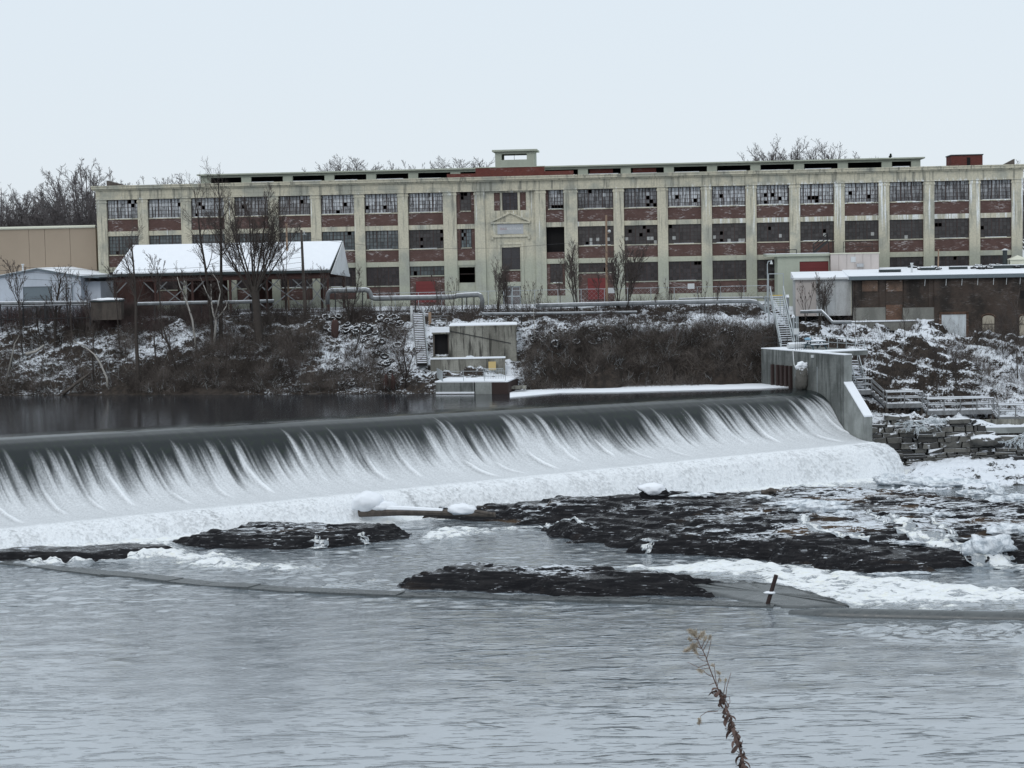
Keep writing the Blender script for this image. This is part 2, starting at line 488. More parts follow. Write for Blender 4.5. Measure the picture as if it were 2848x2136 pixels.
# ------------------------------------------------------------------ ground materials
def snow_ground(name, dirt, dirt2, thr=0.5, nscale=1.0, soft=0.10):
    t = NT(name); o = t.geo(); nz = t.sep(t.geo("Normal"), 2)
    a = t.noise(t.vec(o, (0.55, 0.55, 0.9)), 1.0 * nscale, 4, 0.6)
    b = t.noise(t.vec(o, (1.3, 1.3, 3.2)), 2.2 * nscale, 4, 0.65)
    c = t.noise(t.vec(o, (1, 1, 1.6)), 5.5 * nscale, 3, 0.6)
    n = t.math('ADD', t.math('ADD', t.math('MULTIPLY', a, 0.26), t.math('MULTIPLY', b, 0.38)), t.math('MULTIPLY', c, 0.36))
    s = t.math('ADD', t.math('MULTIPLY_ADD', nz, 0.95, -0.78), t.math('MULTIPLY_ADD', n, 2.3, -1.15))
    s = t.math('ADD', s, t.attr("snowy"))
    f = t.ramp(s, thr - soft, thr + soft)
    dn = t.noise(o, 1.7, 5, 0.65)
    dc = t.mix(t.ramp(dn, 0.4, 0.6), dirt, dirt2)
    dc = t.mix(t.ramp(t.noise(o, 14.0, 3), 0.4, 0.65, 0, 0.6), dc, (0.018, 0.015, 0.013))
    col = t.mix(f, dc, t.mix(t.noise(o, 3.0, 4), (0.66, 0.70, 0.76), (0.82, 0.85, 0.89)))
    t.bump(t.math('ADD', t.math('MULTIPLY', f, 0.6), t.math('ADD', b, c)), 0.7, 0.10)
    M[name] = t.set(col, 0.9, 0.15)
snow_ground("bank_ground", (0.034, 0.029, 0.026), (0.062, 0.050, 0.042))
snow_ground("ice_ground", (0.10, 0.105, 0.105), (0.045, 0.044, 0.042), 0.34)
t = NT("plain_snow_ground"); o = t.geo()
M["plain_snow_ground"] = t.set(t.mix(t.ramp(t.noise(o, 0.5, 5), 0.45, 0.62), (0.72, 0.75, 0.80), (0.28, 0.26, 0.24)), 0.9, 0.1)
t = NT("near_soil"); o = t.geo()
M["near_soil"] = t.set(t.mix(t.ramp(t.noise(o, 1.5, 6), 0.42, 0.6), (0.07, 0.055, 0.04), (0.70, 0.73, 0.78)), 0.95, 0.1)

# ------------------------------------------------------------------ far bank
def interp(x, k): return np.interp(x, [p[0] for p in k], [p[1] for p in k])
def bank_h(X, Y, fine=True):
    X = np.asarray(X, float); Y = np.asarray(Y, float)
    Yt = interp(X, [(-110, 190), (-53, 186.7), (-30, 182.0), (-8, 178.4), (0, 179.2), (26, 182.0), (40, 182.0)])
    wc0 = sstep(1.5, 5, X) * (1 - sstep(25, 28, X))
    v = Y - Yt - wc0 * (.9 + 2.0 * fbm(X * .22, X * 0 + 2, 51, 3) + .9 * fbm(X * .75, Y * .3, 52, 2))
    left = interp(v, [(-8, -14), (-4, -1.6), (0, -0.10), (1.0, 0.40), (3.5, 1.1), (14, 6.4), (17, 7.35), (20, 7.6), (60, 7.6)])
    clif = interp(v, [(-8, -14), (-4, -1.4), (-0.2, -0.1), (0.9, 2.3), (3.2, 4.3), (8.5, 5.7), (15, 7.0), (18, 7.5), (60, 7.6)])
    right = interp(Y, [(150, -7.6), (170.6, -7.5), (171.3, -4.2), (172.4, -3.0), (175.5, -1.9), (178, -0.8), (181, 1.0), (186, 3.0), (191, 4.9), (196, 5.3), (203, 6.6), (208, 7.5), (300, 7.6)])
    lower = interp(Y, [(150, -7.6), (170.6, -7.5), (171.3, -4.6), (172.4, -3.6), (176, -2.1), (181, 0.3), (187, 2.4), (192, 3.1), (197, 3.3), (208, 7.5), (300, 7.6)])
    right = right + (lower - right) * sstep(44, 49, X)
    wc = sstep(0.5, 4.5, X + 1.2 * fbm(X * .2, Y * .2, 5))
    h = left + (clif - left) * wc
    wr = sstep(28.8, 30.6, X)
    h = h + (right - h) * wr
    slope = np.where(X > 29.5, sstep(171.5, 174, Y) * (1 - sstep(195, 200, Y)), sstep(0.2, 2.0, v) * (1 - sstep(15, 19, v)))
    if fine:
        h = h + slope * (0.75 * fbm(X * .28, Y * .28, 3, 3) + 0.45 * fbm(X * .9, Y * .9, 9, 3) + 0.22 * fbm(X * 2.6, Y * 2.6, 21, 2))
        h = h + slope * wr * (1.9 * fbm(X * .24 + 4, Y * .36, 33, 4) + .7 * fbm(X * .8, Y * .8, 35, 3))
        zz = (h + .25 * X + .9 * fbm(X * .15, Y * .15, 37, 2)) / 0.95; fr = zz - np.floor(zz)
        h = h + slope * wr * 0.55 * (np.floor(zz) + sstep(0.5, 0.95, fr) - zz) * 0.95
        h = h + (1 - slope) * 0.10 * fbm(X * .8, Y * .8, 44, 3) * (h > 1)
        h = h + 0.25 * np.abs(fbm(X * 1.1, Y * 1.1, 61, 3)) * (np.abs(v) < 1.5) * (X < 1)
    # level shelf beside the concrete river wall
    return h
xs = np.concatenate([np.arange(-110, -60, 1.0), np.arange(-60, 62, 0.2), np.arange(62, 95, 1.0)])
ys = np.concatenate([np.arange(158, 168, 1.0), np.arange(168, 203, 0.2), np.arange(203, 232, 1.5)])
GX, GY = np.meshgrid(xs, ys, indexing='ij')
GZ = bank_h(GX, GY)
bank = grid_mesh("river_bank", np.stack([GX, GY, GZ], -1).reshape(-1, 3), len(xs), len(ys), M["bank_ground"])
tag(bank, kind="structure")
Yt = interp(GX, [(-110, 190), (-53, 186.7), (-30, 182.0), (-8, 178.4), (0, 179.2), (26, 182.0), (40, 182.0)])
vv = GY - Yt
sn = 0.47 + 0.30 * fbm(GX * .12, GY * .15, 71, 3)
cl = sstep(1, 5, GX) * (1 - sstep(28.5, 30, GX))
sn = sn - 0.40 * cl * sstep(8.5, 5.0, vv) + 0.10 * cl * sstep(7.5, 9, vv)
sn = np.where((GX < 1) & (vv < 3), sn - 0.10, sn)
sn = sn - 0.26 * sstep(-14, -26, GX) * sstep(14, 4, vv)
sn = sn + 0.16 * sstep(-22, -14, GX) * (GX < 0) * sstep(3, 6, vv)
sn = np.where(GX > 29.5, 0.62 + 0.34 * fbm(GX * .16, GY * .2, 72, 3), sn)
sn = np.where(vv > 15, 0.30, sn)
sn = np.where(GY > 201, 0.55, sn)
point_attr(bank.data, "snowy", sn.ravel())

g = MB().face([(-3000, 226, 7.45), (3000, 226, 7.45), (3000, 5000, 7.45), (-3000, 5000, 7.45)])
tag(g.build("ground", M["plain_snow_ground"]), kind="structure")
g = MB().face([(-3000, 189, 6.9), (-105, 189, 6.9), (-105, 228, 6.9), (-3000, 228, 6.9)]).face([(94, 160, 6.9), (3000, 160, 6.9), (3000, 228, 6.9), (94, 228, 6.9)])
tag(g.build("side_ground", M["plain_snow_ground"]), kind="structure")

# near bank under the camera (outside the frame) carrying the weed
xs = np.arange(-80, 81, 1.0); ys = np.concatenate([np.arange(-60, 0, 2.0), np.arange(0, 50, 0.8)])
GX, GY = np.meshgrid(xs, ys, indexing='ij')
GZ = interp(GY, [(-60, 13.2), (0, 12.2), (5, 11.75), (8, 10.9), (12, 9.3), (42, -6.9), (50, -8.5)]) + 0.12 * fbm(GX * .4, GY * .4, 8, 3)
tag(grid_mesh("near_bank", np.stack([GX, GY, GZ], -1).reshape(-1, 3), len(xs), len(ys), M["near_soil"]), kind="structure")

# ------------------------------------------------------------------ the pool behind the dam
t = NT("pool_water"); o = t.geo()
w = t.noise(t.vec(o, (0.5, 3.0, 1)), 1.0, 3, 0.5)
w2 = t.noise(t.vec(o, (0.9, 5.0, 1)), 2.0, 2, 0.5)
t.bump(t.math('ADD', w, t.math('MULTIPLY', w2, 0.5)), 0.16, 0.04)
M["pool_water"] = t.set((0.022, 0.024, 0.028), 0.10, 0.5, ior=1.33)
p0, p1 = dam(-45, 0, 0), dam(DL + 0.4, 0, 0)
g = MB().face([(p0.x, p0.y, 0), (p1.x, p1.y, 0), (32, 186, 0), (-60, 194, 0), (-150, 200, 0), (-150, 100, 0)])
tag(g.build("pool", M["pool_water"]), kind="structure")
# thin shelf of snow-covered ice along the far edge of the pool
edge = [(1418, 1107), (1560, 1094), (1720, 1092), (1950, 1086), (2120, 1082), (2196, 1078)]
back = [(2196, 1075), (2120, 1068), (1900, 1070), (1700, 1076), (1500, 1080), (1418, 1084)]
g = MB().prism([atz(x, y, 0.01) for x, y in edge + back], (0, 0, 0.07))
tag(fix_normals(g.build("ice_shelf", M["snow"])), "thin white shelf of snowy ice along the far edge of the pool", "ice")

# ------------------------------------------------------------------ the spillway sheet of water
prof = [(-0.8, 0.015), (0, 0.0), (1.0, -0.02), (1.9, -0.09), (2.8, -0.28), (3.6, -0.62), (4.3, -1.15), (5.0, -1.9), (5.7, -2.65), (6.6, -3.35), (7.6, -3.78), (8.8, -4.02), (10.0, -4.12), (11.2, -4.14), (11.9, -4.25), (12.5, -4.65), (13.0, -5.4), (13.4, -6.3), (13.75, -7.5)]
pd = np.array([p[0] for p in prof]); pz = np.array([p[1] for p in prof])
arc = np.concatenate([[0], np.cumsum(np.hypot(np.diff(pd), np.diff(pz)))])
nv = 150
sa = np.linspace(0, arc[-1], nv)
dd, zz = np.interp(sa, arc, pd), np.interp(sa, arc, pz)
for _ in range(3):
    dd[1:-1] = (dd[:-2] + dd[1:-1] * 2 + dd[2:]) / 4; zz[1:-1] = (zz[:-2] + zz[1:-1] * 2 + zz[2:]) / 4
aa = np.arange(-45, DL + 0.01, 0.09)
A2, D2 = np.meshgrid(aa, dd, indexing='ij'); Z2 = np.broadcast_to(zz, A2.shape).copy()
lip = 1.0 + 0.40 * np.clip((DL - A2) / DL, 0, 1.3)
Zl = np.where(D2 < 11.5, Z2 * lip, 0)
fall = np.clip((-4.14 - Z2) / (7.5 - 4.14), 0, 1)
Z2 = np.where(D2 < 11.5, Zl, -4.14 * lip + fall * (-7.5 + 4.14 * lip))
A3 = A2 - 0.42 * (D2 - 4.0)
bound = 5.25 + 1.1 * fbm(A2 * .35, A2 * 0 + 3, 5, 3) + 0.8 * fbm(A3 * 1.5, D2 * .06, 6, 4) - 0.5 * sstep(DL - 25, DL, A2)
lace = fbm(A3 * 4.6, D2 * .30, 12, 4)
streak = fbm(A3 * 1.6, D2 * .10, 14, 4)
tong = sstep(.18, .5, fbm(A3 * 2.4, D2 * .03, 8, 3))
foam = sstep(-1.1, 1.35, D2 - bound + 1.0 * lace + 0.75 * tong)
fade = 1 - 0.85 * sstep(6.2, 8.6, D2)
foam = foam * (0.73 + (0.10 * streak + 0.07 * lace) * fade + .03 * lace)
thin = sstep(0.12, 0.42, fbm(A3 * 1.1 + 9, D2 * .05, 17, 3)) * sstep(8.2, 6.0, D2)
foam = foam * (1 - 0.22 * thin * sstep(7.6, 5.6, D2))
ridge_h = np.zeros_like(A2)
rr = random.Random(4)
k = -44.0
while k < DL - 1.5:
    k += rr.uniform(2.4, 5.6)
    amp, st, ln = rr.uniform(0.4, 1.0), rr.uniform(4.6, 6.6), rr.uniform(2.6, 4.2)
    c = k + 0.46 * (D2 - 5) + 0.05 * np.sin(D2 * 2 + k)
    win = sstep(st, st + 0.8, D2) * (1 - sstep(st + ln * .6, st + ln, D2))
    wd = 0.09 + 0.035 * np.clip(D2 - st, 0, 9)
    s = amp * np.exp(-((A2 - c) / wd) ** 2) * win
    foam = foam + 0.42 * s - 0.20 * amp * win * np.exp(-((A2 - c + 0.36) / 0.22) ** 2)  # second term paints a shadow beside each ridge into the foam value
    ridge_h += 0.16 * s
ap = sstep(10.6, 11.6, D2)
spk = fbm(A3 * 6.0, (D2 - Z2) * 4.2, 25, 3)
holes = sstep(0.05, 0.5, spk + 0.7 * fbm(A3 * .6, (D2 - Z2) * .10, 28, 3) - .02) * ap
foam = foam * (1 - ap) + ap * (0.95 - 0.20 * holes - 0.22 * sstep(.15, .5, fbm(A3 * .9, D2 * .03, 29, 3)) * holes)
lipl = np.exp(-((D2 - 11.4) / 0.55) ** 2)
foam = np.maximum(foam, lipl * (0.93 + 0.1 * lace))
foam = np.maximum(foam, sstep(13.2, 13.7, D2) * 0.98)
rough = ap * (0.07 * spk + 0.05 * fbm(A2 * 7, D2 * 5, 31, 3)) + ridge_h + sstep(5, 7, D2) * 0.03 * lace + sstep(0.5, 3, D2) * 0.012 * streak
Dn = D2 + rough * 0.6; Zn = Z2 + rough
bul = sstep(10.8, 13.6, D2) * np.exp(-((A2 - DL) / 5.0) ** 2)
Aw = A2 + bul * 2.6
Dn = Dn - bul * 1.2 * sstep(DL - 3, DL, A2)
PX = DA.x + DU.x * Aw + DN.x * Dn; PY = DA.y + DU.y * Aw + DN.y * Dn
t = NT("spill_water"); o = t.geo()
f = t.attr("foam")
gr = t.noise(t.vec(o, (1.0, 1.0, 0.7)), 7.0, 5, 0.75)
gr2 = t.noise(o, 2.5, 3, 0.6)
f2 = t.math('ADD', f, t.math('MULTIPLY', t.math('MULTIPLY_ADD', gr, 0.9, -0.45), t.ramp(f, 0.02, 0.4)), clamp=True)
alg = t.math('MULTIPLY', t.ramp(gr2, 0.5, 0.65), t.ramp(f, 0.35, 0.05, 0, 0.5))
dark = t.mix(alg, (0.020, 0.025, 0.027), (0.024, 0.036, 0.025))
col = t.mix(f2, dark, (0.84, 0.87, 0.90))
t.bump(t.math('MULTIPLY', gr, f2), 0.5, 0.08)
M["spill_water"] = t.set(col, t.math('MULTIPLY_ADD', f2, 0.55, 0.16), 0.5, ior=1.33)
spill = grid_mesh("spillway_water", np.stack([PX, PY, Zn], -1).reshape(-1, 3), len(aa), nv, M["spill_water"])
point_attr(spill.data, "foam", foam.ravel())
tag(spill, kind="structure")

# ------------------------------------------------------------------ bedrock below the dam
R_main = SURV([(990,1408,-6.2),(1150,1393,-6),(1400,1388,-6.3),(1700,1378,-6.4),(1900,1374,-6.5),(2200,1364,-6.6),(2500,1370,-6.5),(2700,1386,-6.3),(2848,1392,-6.2),(3100,1410,-6.2),
               (3100,1590,-7.2),(2848,1578,-7.2),(2712,1588,-7.2),(2556,1600,-7.2),(2412,1598,-7.2),(2253,1580,-7.2),(2187,1571,-7.2),(1916,1553,-7.2),(1753,1541,-7.2),(1692,1519,-7.2),
               (1572,1513,-7.2),(1510,1488,-7.2),(1470,1474,-7.2),(1560,1452,-6.9),(1400,1444,-6.9),(1200,1440,-6.9),(1000,1432,-6.9)])
R_left = SURV([(455,1498,-6.8),(560,1470,-6.4),(700,1450,-6.4),(860,1446,-6.4),(1000,1448,-6.4),(1160,1462,-6.6),(1195,1482,-7.2),(1120,1502,-7.2),(1000,1518,-7.2),(820,1533,-7.2),(640,1536,-7.2),(540,1520,-7.2)])
R_isle = SURV([(1062,1622,-7.1),(1118,1600,-6.6),(1198,1582,-6.4),(1259,1566,-6.3),(1342,1563,-6.3),(1415,1566,-6.3),(1523,1570,-6.3),(1681,1572,-6.4),(1731,1590,-6.6),(1825,1593,-6.7),(2006,1598,-6.8),(2078,1610,-7),(2042,1619,-7.1),(1898,1630,-7.1),(2035,1663,-7.2),(1862,1660,-7.2),(1500,1660,-7.2),(1300,1650,-7.2),(1125,1640,-7.2)])
xs = np.arange(-58, 64, 0.18); ys = np.arange(92, 163, 0.18)
GX, GY = np.meshgrid(xs, ys, indexing='ij')
jx = 1.6 * fbm(GX * .35, GY * .5, 81, 4); jy = 2.0 * fbm(GX * .25, GY * .45, 82, 4)
s1 = sdist(R_main, GX + jx, GY + jy); s2 = sdist(R_left, GX + jx * .7, GY + jy * .7); s3 = sdist(R_isle, GX + jx * .5, GY + jy * .5)
h = np.full(GX.shape, -8.2)
h = np.maximum(h, -7.55 + 0.35 * np.clip(s1, -2, 1) + (1.75 - .75 * sstep(4, -14, GX)) * (0.62 * sstep(-.2, 2.6, s1) + .38 * sstep(2, 8, s1)) + 0.35 * fbm(GX * .16, GY * .22, 84, 3) * sstep(0, 3, s1))
h = np.maximum(h, -7.50 + 0.35 * np.clip(s2, -2, 1) + 0.85 * sstep(-.2, 2.0, s2))
h = np.maximum(h, -7.50 + 0.45 * np.clip(s3, -2, 1) + 1.0 * sstep(-.2, 2.2, s3))
h = h + 0.34 * fbm(GX * .22, GY * .9, 85, 4) + 0.10 * fbm(GX * .8, GY * 2.4, 86, 3)
stp = 0.26
q = (h + 0.018 * GX - 0.01 * GY + 0.12 * fbm(GX * .12, GY * .2, 87, 2)) / stp
fr = q - np.floor(q)
h = h * 0.25 + 0.75 * (h + (np.floor(q) + sstep(0.70, 0.95, fr) - q) * stp)
h = h + 0.07 * fbm(GX * 1.6, GY * 4.0, 88, 2)
R_casc = SURV([(-400,1540,-6.7),(-60,1522,-6.6),(160,1508,-6.5),(380,1502,-6.5),(490,1508,-6.6),(520,1540,-7.1),(400,1556,-7.2),(180,1568,-7.2),(0,1562,-7.2),(-400,1570,-7.2)])
s4 = sdist(R_casc, GX + jx * .4, GY + jy * .4)
h = np.maximum(h, -7.5 + 0.3 * np.clip(s4, -2, 1) + 0.62 * sstep(-.2, 1.0, s4) + 0.12 * fbm(GX * .7, GY * 1.2, 89, 3))
# keep rock clear of the falling sheet
ad = (GX - DA.x) * DN.x + (GY - DA.y) * DN.y
aal = (GX - DA.x) * DU.x + (GY - DA.y) * DU.y
h = np.where((ad < 14.2 + 0.5 * fbm(GX * .5, GY * .5, 90, 2)) & (aal < DL + 4), np.minimum(h, -7.6), h)
t = NT("ice"); o = t.geo(); n1 = t.noise(o, 2.2, 5, .65); n2 = t.noise(t.vec(o, (3, 3, 1)), 2.0, 4)
t.bump(t.math('ADD', n1, n2), 0.8, 0.12)
M["ice"] = t.set(t.mix(t.ramp(n1, .35, .62), (0.42, 0.47, 0.52), (0.82, 0.86, 0.90)), 0.45, 0.4)
t = NT("wet_rock"); o = t.geo(); nz = t.sep(t.geo("Normal"), 2)
v = t.vec(o, (0.55, 2.0, 5.0))
a = t.noise(v, 1.0, 6, 0.70); b = t.noise(t.vec(o, (1.0, 5.0, 9.0)), 1.6, 4, 0.65); br = t.noise(t.vec(o, (0.12, 0.3, 1)), 1.0, 3)
zone = t.attr("ice")
c = t.mix(t.ramp(a, 0.42, 0.66), (0.008, 0.008, 0.010), (0.026, 0.025, 0.027))
c = t.mix(t.math('MULTIPLY', t.ramp(br, 0.52, 0.62), t.ramp(zone, 0.12, 0.5, 0, 0.75)), c, (0.10, 0.066, 0.040))
ic = t.math('ADD', t.math('MULTIPLY_ADD', b, 1.5, -0.75), t.math('MULTIPLY_ADD', a, 1.1, -0.55))
ic = t.math('ADD', ic, t.math('ADD', t.math('MULTIPLY_ADD', nz, 1.8, -1.74), t.math('MULTIPLY', zone, 0.60)))
l2 = t.noise(t.vec(o, (0.6, 2.0, 16.0)), 1.0, 4, 0.7)
f = t.math('MAXIMUM', t.ramp(ic, 0.24, 0.34), t.math('MULTIPLY', t.ramp(l2, 0.60, 0.66), t.ramp(a, .46, .60, 0, .75)))
c = t.mix(f, c, (0.66, 0.70, 0.75))
t.bump(t.math('ADD', a, t.math('MULTIPLY', b, 0.6)), 0.9, 0.10)
wet = t.math('MULTIPLY', t.ramp(nz, 0.955, 0.995), t.ramp(a, .62, .45))
M["wet_rock"] = t.set(c, t.math('MULTIPLY_ADD', wet, -.5, .62), t.math('MULTIPLY_ADD', wet, .42, .12))
rock = grid_mesh("bedrock", np.stack([GX, GY, h], -1).reshape(-1, 3), len(xs), len(ys), M["wet_rock"], smooth=False)
zone = 0.12 + sstep(2, 9, s1) * 0.04 + sstep(8, 28, GX) * sstep(1.5, 6, s1) * 0.34 + 0.5 * fbm(GX * .12, GY * .3, 91, 3)
zone = zone + 0.5 * np.exp(-((GX - atz(1570, 1625, -6.6).x) / 3.5) ** 2) * (s3 > 0) * sstep(1, 3, s3)
point_attr(rock.data, "ice", np.clip(zone, 0, 1).ravel())
tag(rock, kind="structure")
RGX0, RGY0, RH = xs[0], ys[0], h.copy()
def rock_z(x, y):
    i = np.clip(((np.asarray(x) - RGX0) / .18).round().astype(int), 0, RH.shape[0] - 1); j = np.clip(((np.asarray(y) - RGY0) / .18).round().astype(int), 0, RH.shape[1] - 1)
    return np.maximum(RH[i, j], RIVER)
def rock_pt(px, py):                                   # where a sight line meets the rock or the river
    r = ray(px, py); Ys = np.arange(92, 170, .1); X_ = r[0] / r[1] * Ys; Z_ = EYE + r[2] / r[1] * Ys
    H_ = rock_z(X_, Ys); k = int(np.argmax(H_ > Z_)); return Vector((X_[k], Ys[k], H_[k]))

# snowy ice floor to the right of the fall
xs = np.arange(28, 66, 0.18); ys = np.arange(147, 172, 0.18)
GX, GY = np.meshgrid(xs, ys, indexing='ij')
IF = SURV([(2452,1330,-7),(2448,1262,-7),(2520,1258,-7),(2848,1280,-7),(3100,1290,-7),(3100,1352,-7),(2848,1344,-7),(2700,1352,-7),(2560,1358,-7),(2480,1362,-7)])
sI = sdist(IF, GX + .8 * fbm(GX * .5, GY * .5, 93, 3), GY + 1.0 * fbm(GX * .4, GY * .4, 94, 3))
h = -8.0 + 0.9 * sstep(-.3, .6, sI) + 0.5 * sstep(2.5, 3.4, sI + 1.5 * fbm(GX * .3, GY * .3, 95, 3)) + 0.22 * sstep(5, 9, sI)
h = h + (sI > 0) * (0.34 * fbm(GX * .8, GY * 1.1, 96, 4) + 0.16 * fbm(GX * 2.5, GY * 2.5, 97, 2))
o_ = grid_mesh("ice_floor", np.stack([GX, GY, h], -1).reshape(-1, 3), len(xs), len(ys), M["ice_ground"])
point_attr(o_.data, "snowy", (0.46 + 0.3 * fbm(GX * .5, GY * .6, 98, 3)).ravel())
tag(o_, kind="structure")

# ------------------------------------------------------------------ the river below the dam
xs = np.arange(-62, 66, 0.22)
ys = np.concatenate([np.arange(36, 92, 0.55), np.arange(92, 166, 0.20)])
GX, GY = np.meshgrid(xs, ys, indexing='ij')
FZ = [  # patches of white water
    (SURV([(-300,1540,-7.1),(0,1522,-7.1),(200,1512,-7),(400,1500,-7),(500,1508,-7),(560,1545,-7.1),(640,1552,-7.1),(820,1570,-7.2),(640,1575,-7.2),(420,1556,-7.2),(300,1562,-7.2),(160,1580,-7.2),(0,1562,-7.2),(-300,1560,-7.2)]), 1.1, 0.40),
    (SURV([(1150,1490,-7.2),(1190,1462,-7),(1280,1458,-7),(1480,1466,-7),(1500,1474,-7.2),(1300,1490,-7.2),(1280,1512,-7.2),(1150,1514,-7.2)]), 0.95, 0.28),
    (SURV([(1470,470,-7.2)][:0] + [(450,1556,-7.2),(520,1532,-7.1),(600,1520,-7.1),(660,1545,-7.1),(780,1566,-7.2),(980,1582,-7.2),(760,1594,-7.2),(560,1588,-7.2),(460,1574,-7.2)]), 1.0, 0.22),
    (SURV([(1690,1576,-7.2),(1850,1568,-7.2),(1990,1545,-7),(2180,1560,-7),(2300,1582,-7.2),(2450,1603,-7.2),(2600,1612,-7.2),(2848,1640,-7.2),(3100,1660,-7.2),(3100,1690,-7.2),(2848,1688,-7.2),(2500,1690,-7.2),(2350,1684,-7.2),(2250,1662,-7.2),(2150,1632,-7.2),(2060,1600,-7.2),(1830,1596,-7.2)]), 1.45, 0.22),
    (SURV([(2640,1570,-7.2),(2848,1578,-7.2),(3100,1585,-7.2),(3100,1610,-7.2),(2848,1598,-7.2)]), 0.8, 0.15),
    (SURV([(820,1640,-7.2),(900,1622,-7.2),(1060,1612,-7.2),(1100,1622,-7.2),(1060,1640,-7.2)]), 0.55, 0.12),
    (SURV([(2300,1745,-7.2),(2450,1722,-7.2),(2848,1730,-7.2),(3100,1740,-7.2),(3100,1790,-7.2),(2700,1790,-7.2),(2450,1775,-7.2)]), 0.28, 0.14),
    (SURV([(620,1600,-7.2),(900,1570,-7.2),(1050,1590,-7.2),(800,1620,-7.2)]), 0.30, 0.08),
]
fm = np.zeros(GX.shape); hz = np.zeros(GX.shape)
jx = 1.1 * fbm(GX * .5, GY * .5, 101, 4); jy = 1.8 * fbm(GX * .4, GY * .5, 102, 4)
chop = fbm(GX * 1.3, GY * 1.3, 103, 4)
for poly, a_, hh in FZ:
    s = sdist(poly, GX + jx, GY + jy)
    e = sstep(-0.8, 1.8, s)
    fm = np.maximum(fm, a_ * e * (0.66 + 0.50 * chop + 0.70 * fbm(GX * .9, GY * 2.6, 104, 4)))
    hz = np.maximum(hz, hh * e)
ad = (GX - DA.x) * DN.x + (GY - DA.y) * DN.y; aal = (GX - DA.x) * DU.x + (GY - DA.y) * DU.y
toe = sstep(17.6, 14.0, ad + 1.3 * fbm(GX * .6, GY * .6, 105, 3)) * (aal < DL + 5) * (1 - 0.2 * sstep(30, 60, aal))
fm = np.maximum(fm, toe * 1.05); hz = np.maximum(hz, 0.22 * toe)
rough_zone = sstep(40, 30, np.abs(GY - 122)) * sstep(100, 112, GY)
Zw = RIVER + hz * (0.6 + 1.3 * chop) + 0.025 * fbm(GX * .30, GY * .5, 106, 3) + (0.012 + 0.05 * rough_zone) * fbm(GX * .9, GY * 1.4, 107, 3)
t = NT("river_water"); o = t.geo(); f = t.attr("foam")
cam_d2 = t.sep(o, 1)
calm = t.noise(t.vec(o, (0.030, 0.085, 1)), 1.0, 3, 0.5)
calm = t.math('MULTIPLY', t.ramp(calm, 0.36, 0.62, 0.34, 1.0), t.ramp(cam_d2, 74, 92, 0.36, 0.75))
w1 = t.noise(t.vec(o, (0.30, 1.25, 1), rot=(0, 0, 0.10)), 1.0, 2, 0.5, 0.5)
w2 = t.noise(t.vec(o, (0.75, 3.0, 1), rot=(0, 0, -0.13)), 1.2, 2, 0.5, 0.3)
w3 = t.noise(t.vec(o, (1.6, 4.5, 1)), 1.6, 2, 0.5)
s1_ = t.math('POWER', t.ramp(w1, 0.58, 0.72), 1.0)
s2_ = t.math('POWER', t.ramp(w2, 0.57, 0.70), 1.0)
hgt = t.math('ADD', t.math('MULTIPLY', s1_, 2.4), t.math('ADD', t.math('MULTIPLY', s2_, 1.0), t.math('MULTIPLY', w3, 0.12)))
hgt = t.math('MULTIPLY', hgt, calm)
g1 = t.noise(o, 4.5, 4, 0.7); g2 = t.noise(t.vec(o, (1, 1.8, 1)), 1.6, 4, 0.65)
fo = t.ramp(t.math('ADD', f, t.math('MULTIPLY', t.math('ADD', t.math('MULTIPLY_ADD', g1, 0.9, -0.45), t.math('MULTIPLY_ADD', g2, 1.3, -0.65)), t.ramp(f, 0.0, 0.25))), 0.30, 0.78)
wave_n = t.bump(t.math('ADD', hgt, t.math('MULTIPLY', t.math('MULTIPLY', g1, fo), 0.8)), 0.62, 0.22)
yel = t.mix(t.ramp(g2, 0.5, 0.7, 0, 0.5), (0.84, 0.87, 0.89), (0.78, 0.79, 0.66))
M["river_water"] = t.set(t.mix(fo, (0.178, 0.212, 0.241), yel), t.math('MULTIPLY_ADD', fo, 0.5, 0.13), 0.5, ior=1.8)
t.put(t.p.inputs['Coat Weight'], t.math('SUBTRACT', 1.0, fo)); t.p.inputs['Coat IOR'].default_value = 1.8; t.p.inputs['Coat Roughness'].default_value = 0.13
t.t.links.new(wave_n, t.p.inputs['Coat Normal'])
river = grid_mesh("river", np.stack([GX, GY, Zw], -1).reshape(-1, 3), len(xs), len(ys), M["river_water"])
point_attr(river.data, "foam", np.clip(fm, 0, 1.2).ravel())
tag(river, kind="structure")
g = MB().face([(-900, 30, RIVER - .03), (-61, 30, RIVER - .03), (-61, 160, RIVER - .03), (-900, 160, RIVER - .03)]).face([(65, 30, RIVER - .03), (900, 30, RIVER - .03), (900, 172, RIVER - .03), (65, 172, RIVER - .03)])
o_ = g.build("outer_river", M["river_water"]); tag(o_, kind="structure")

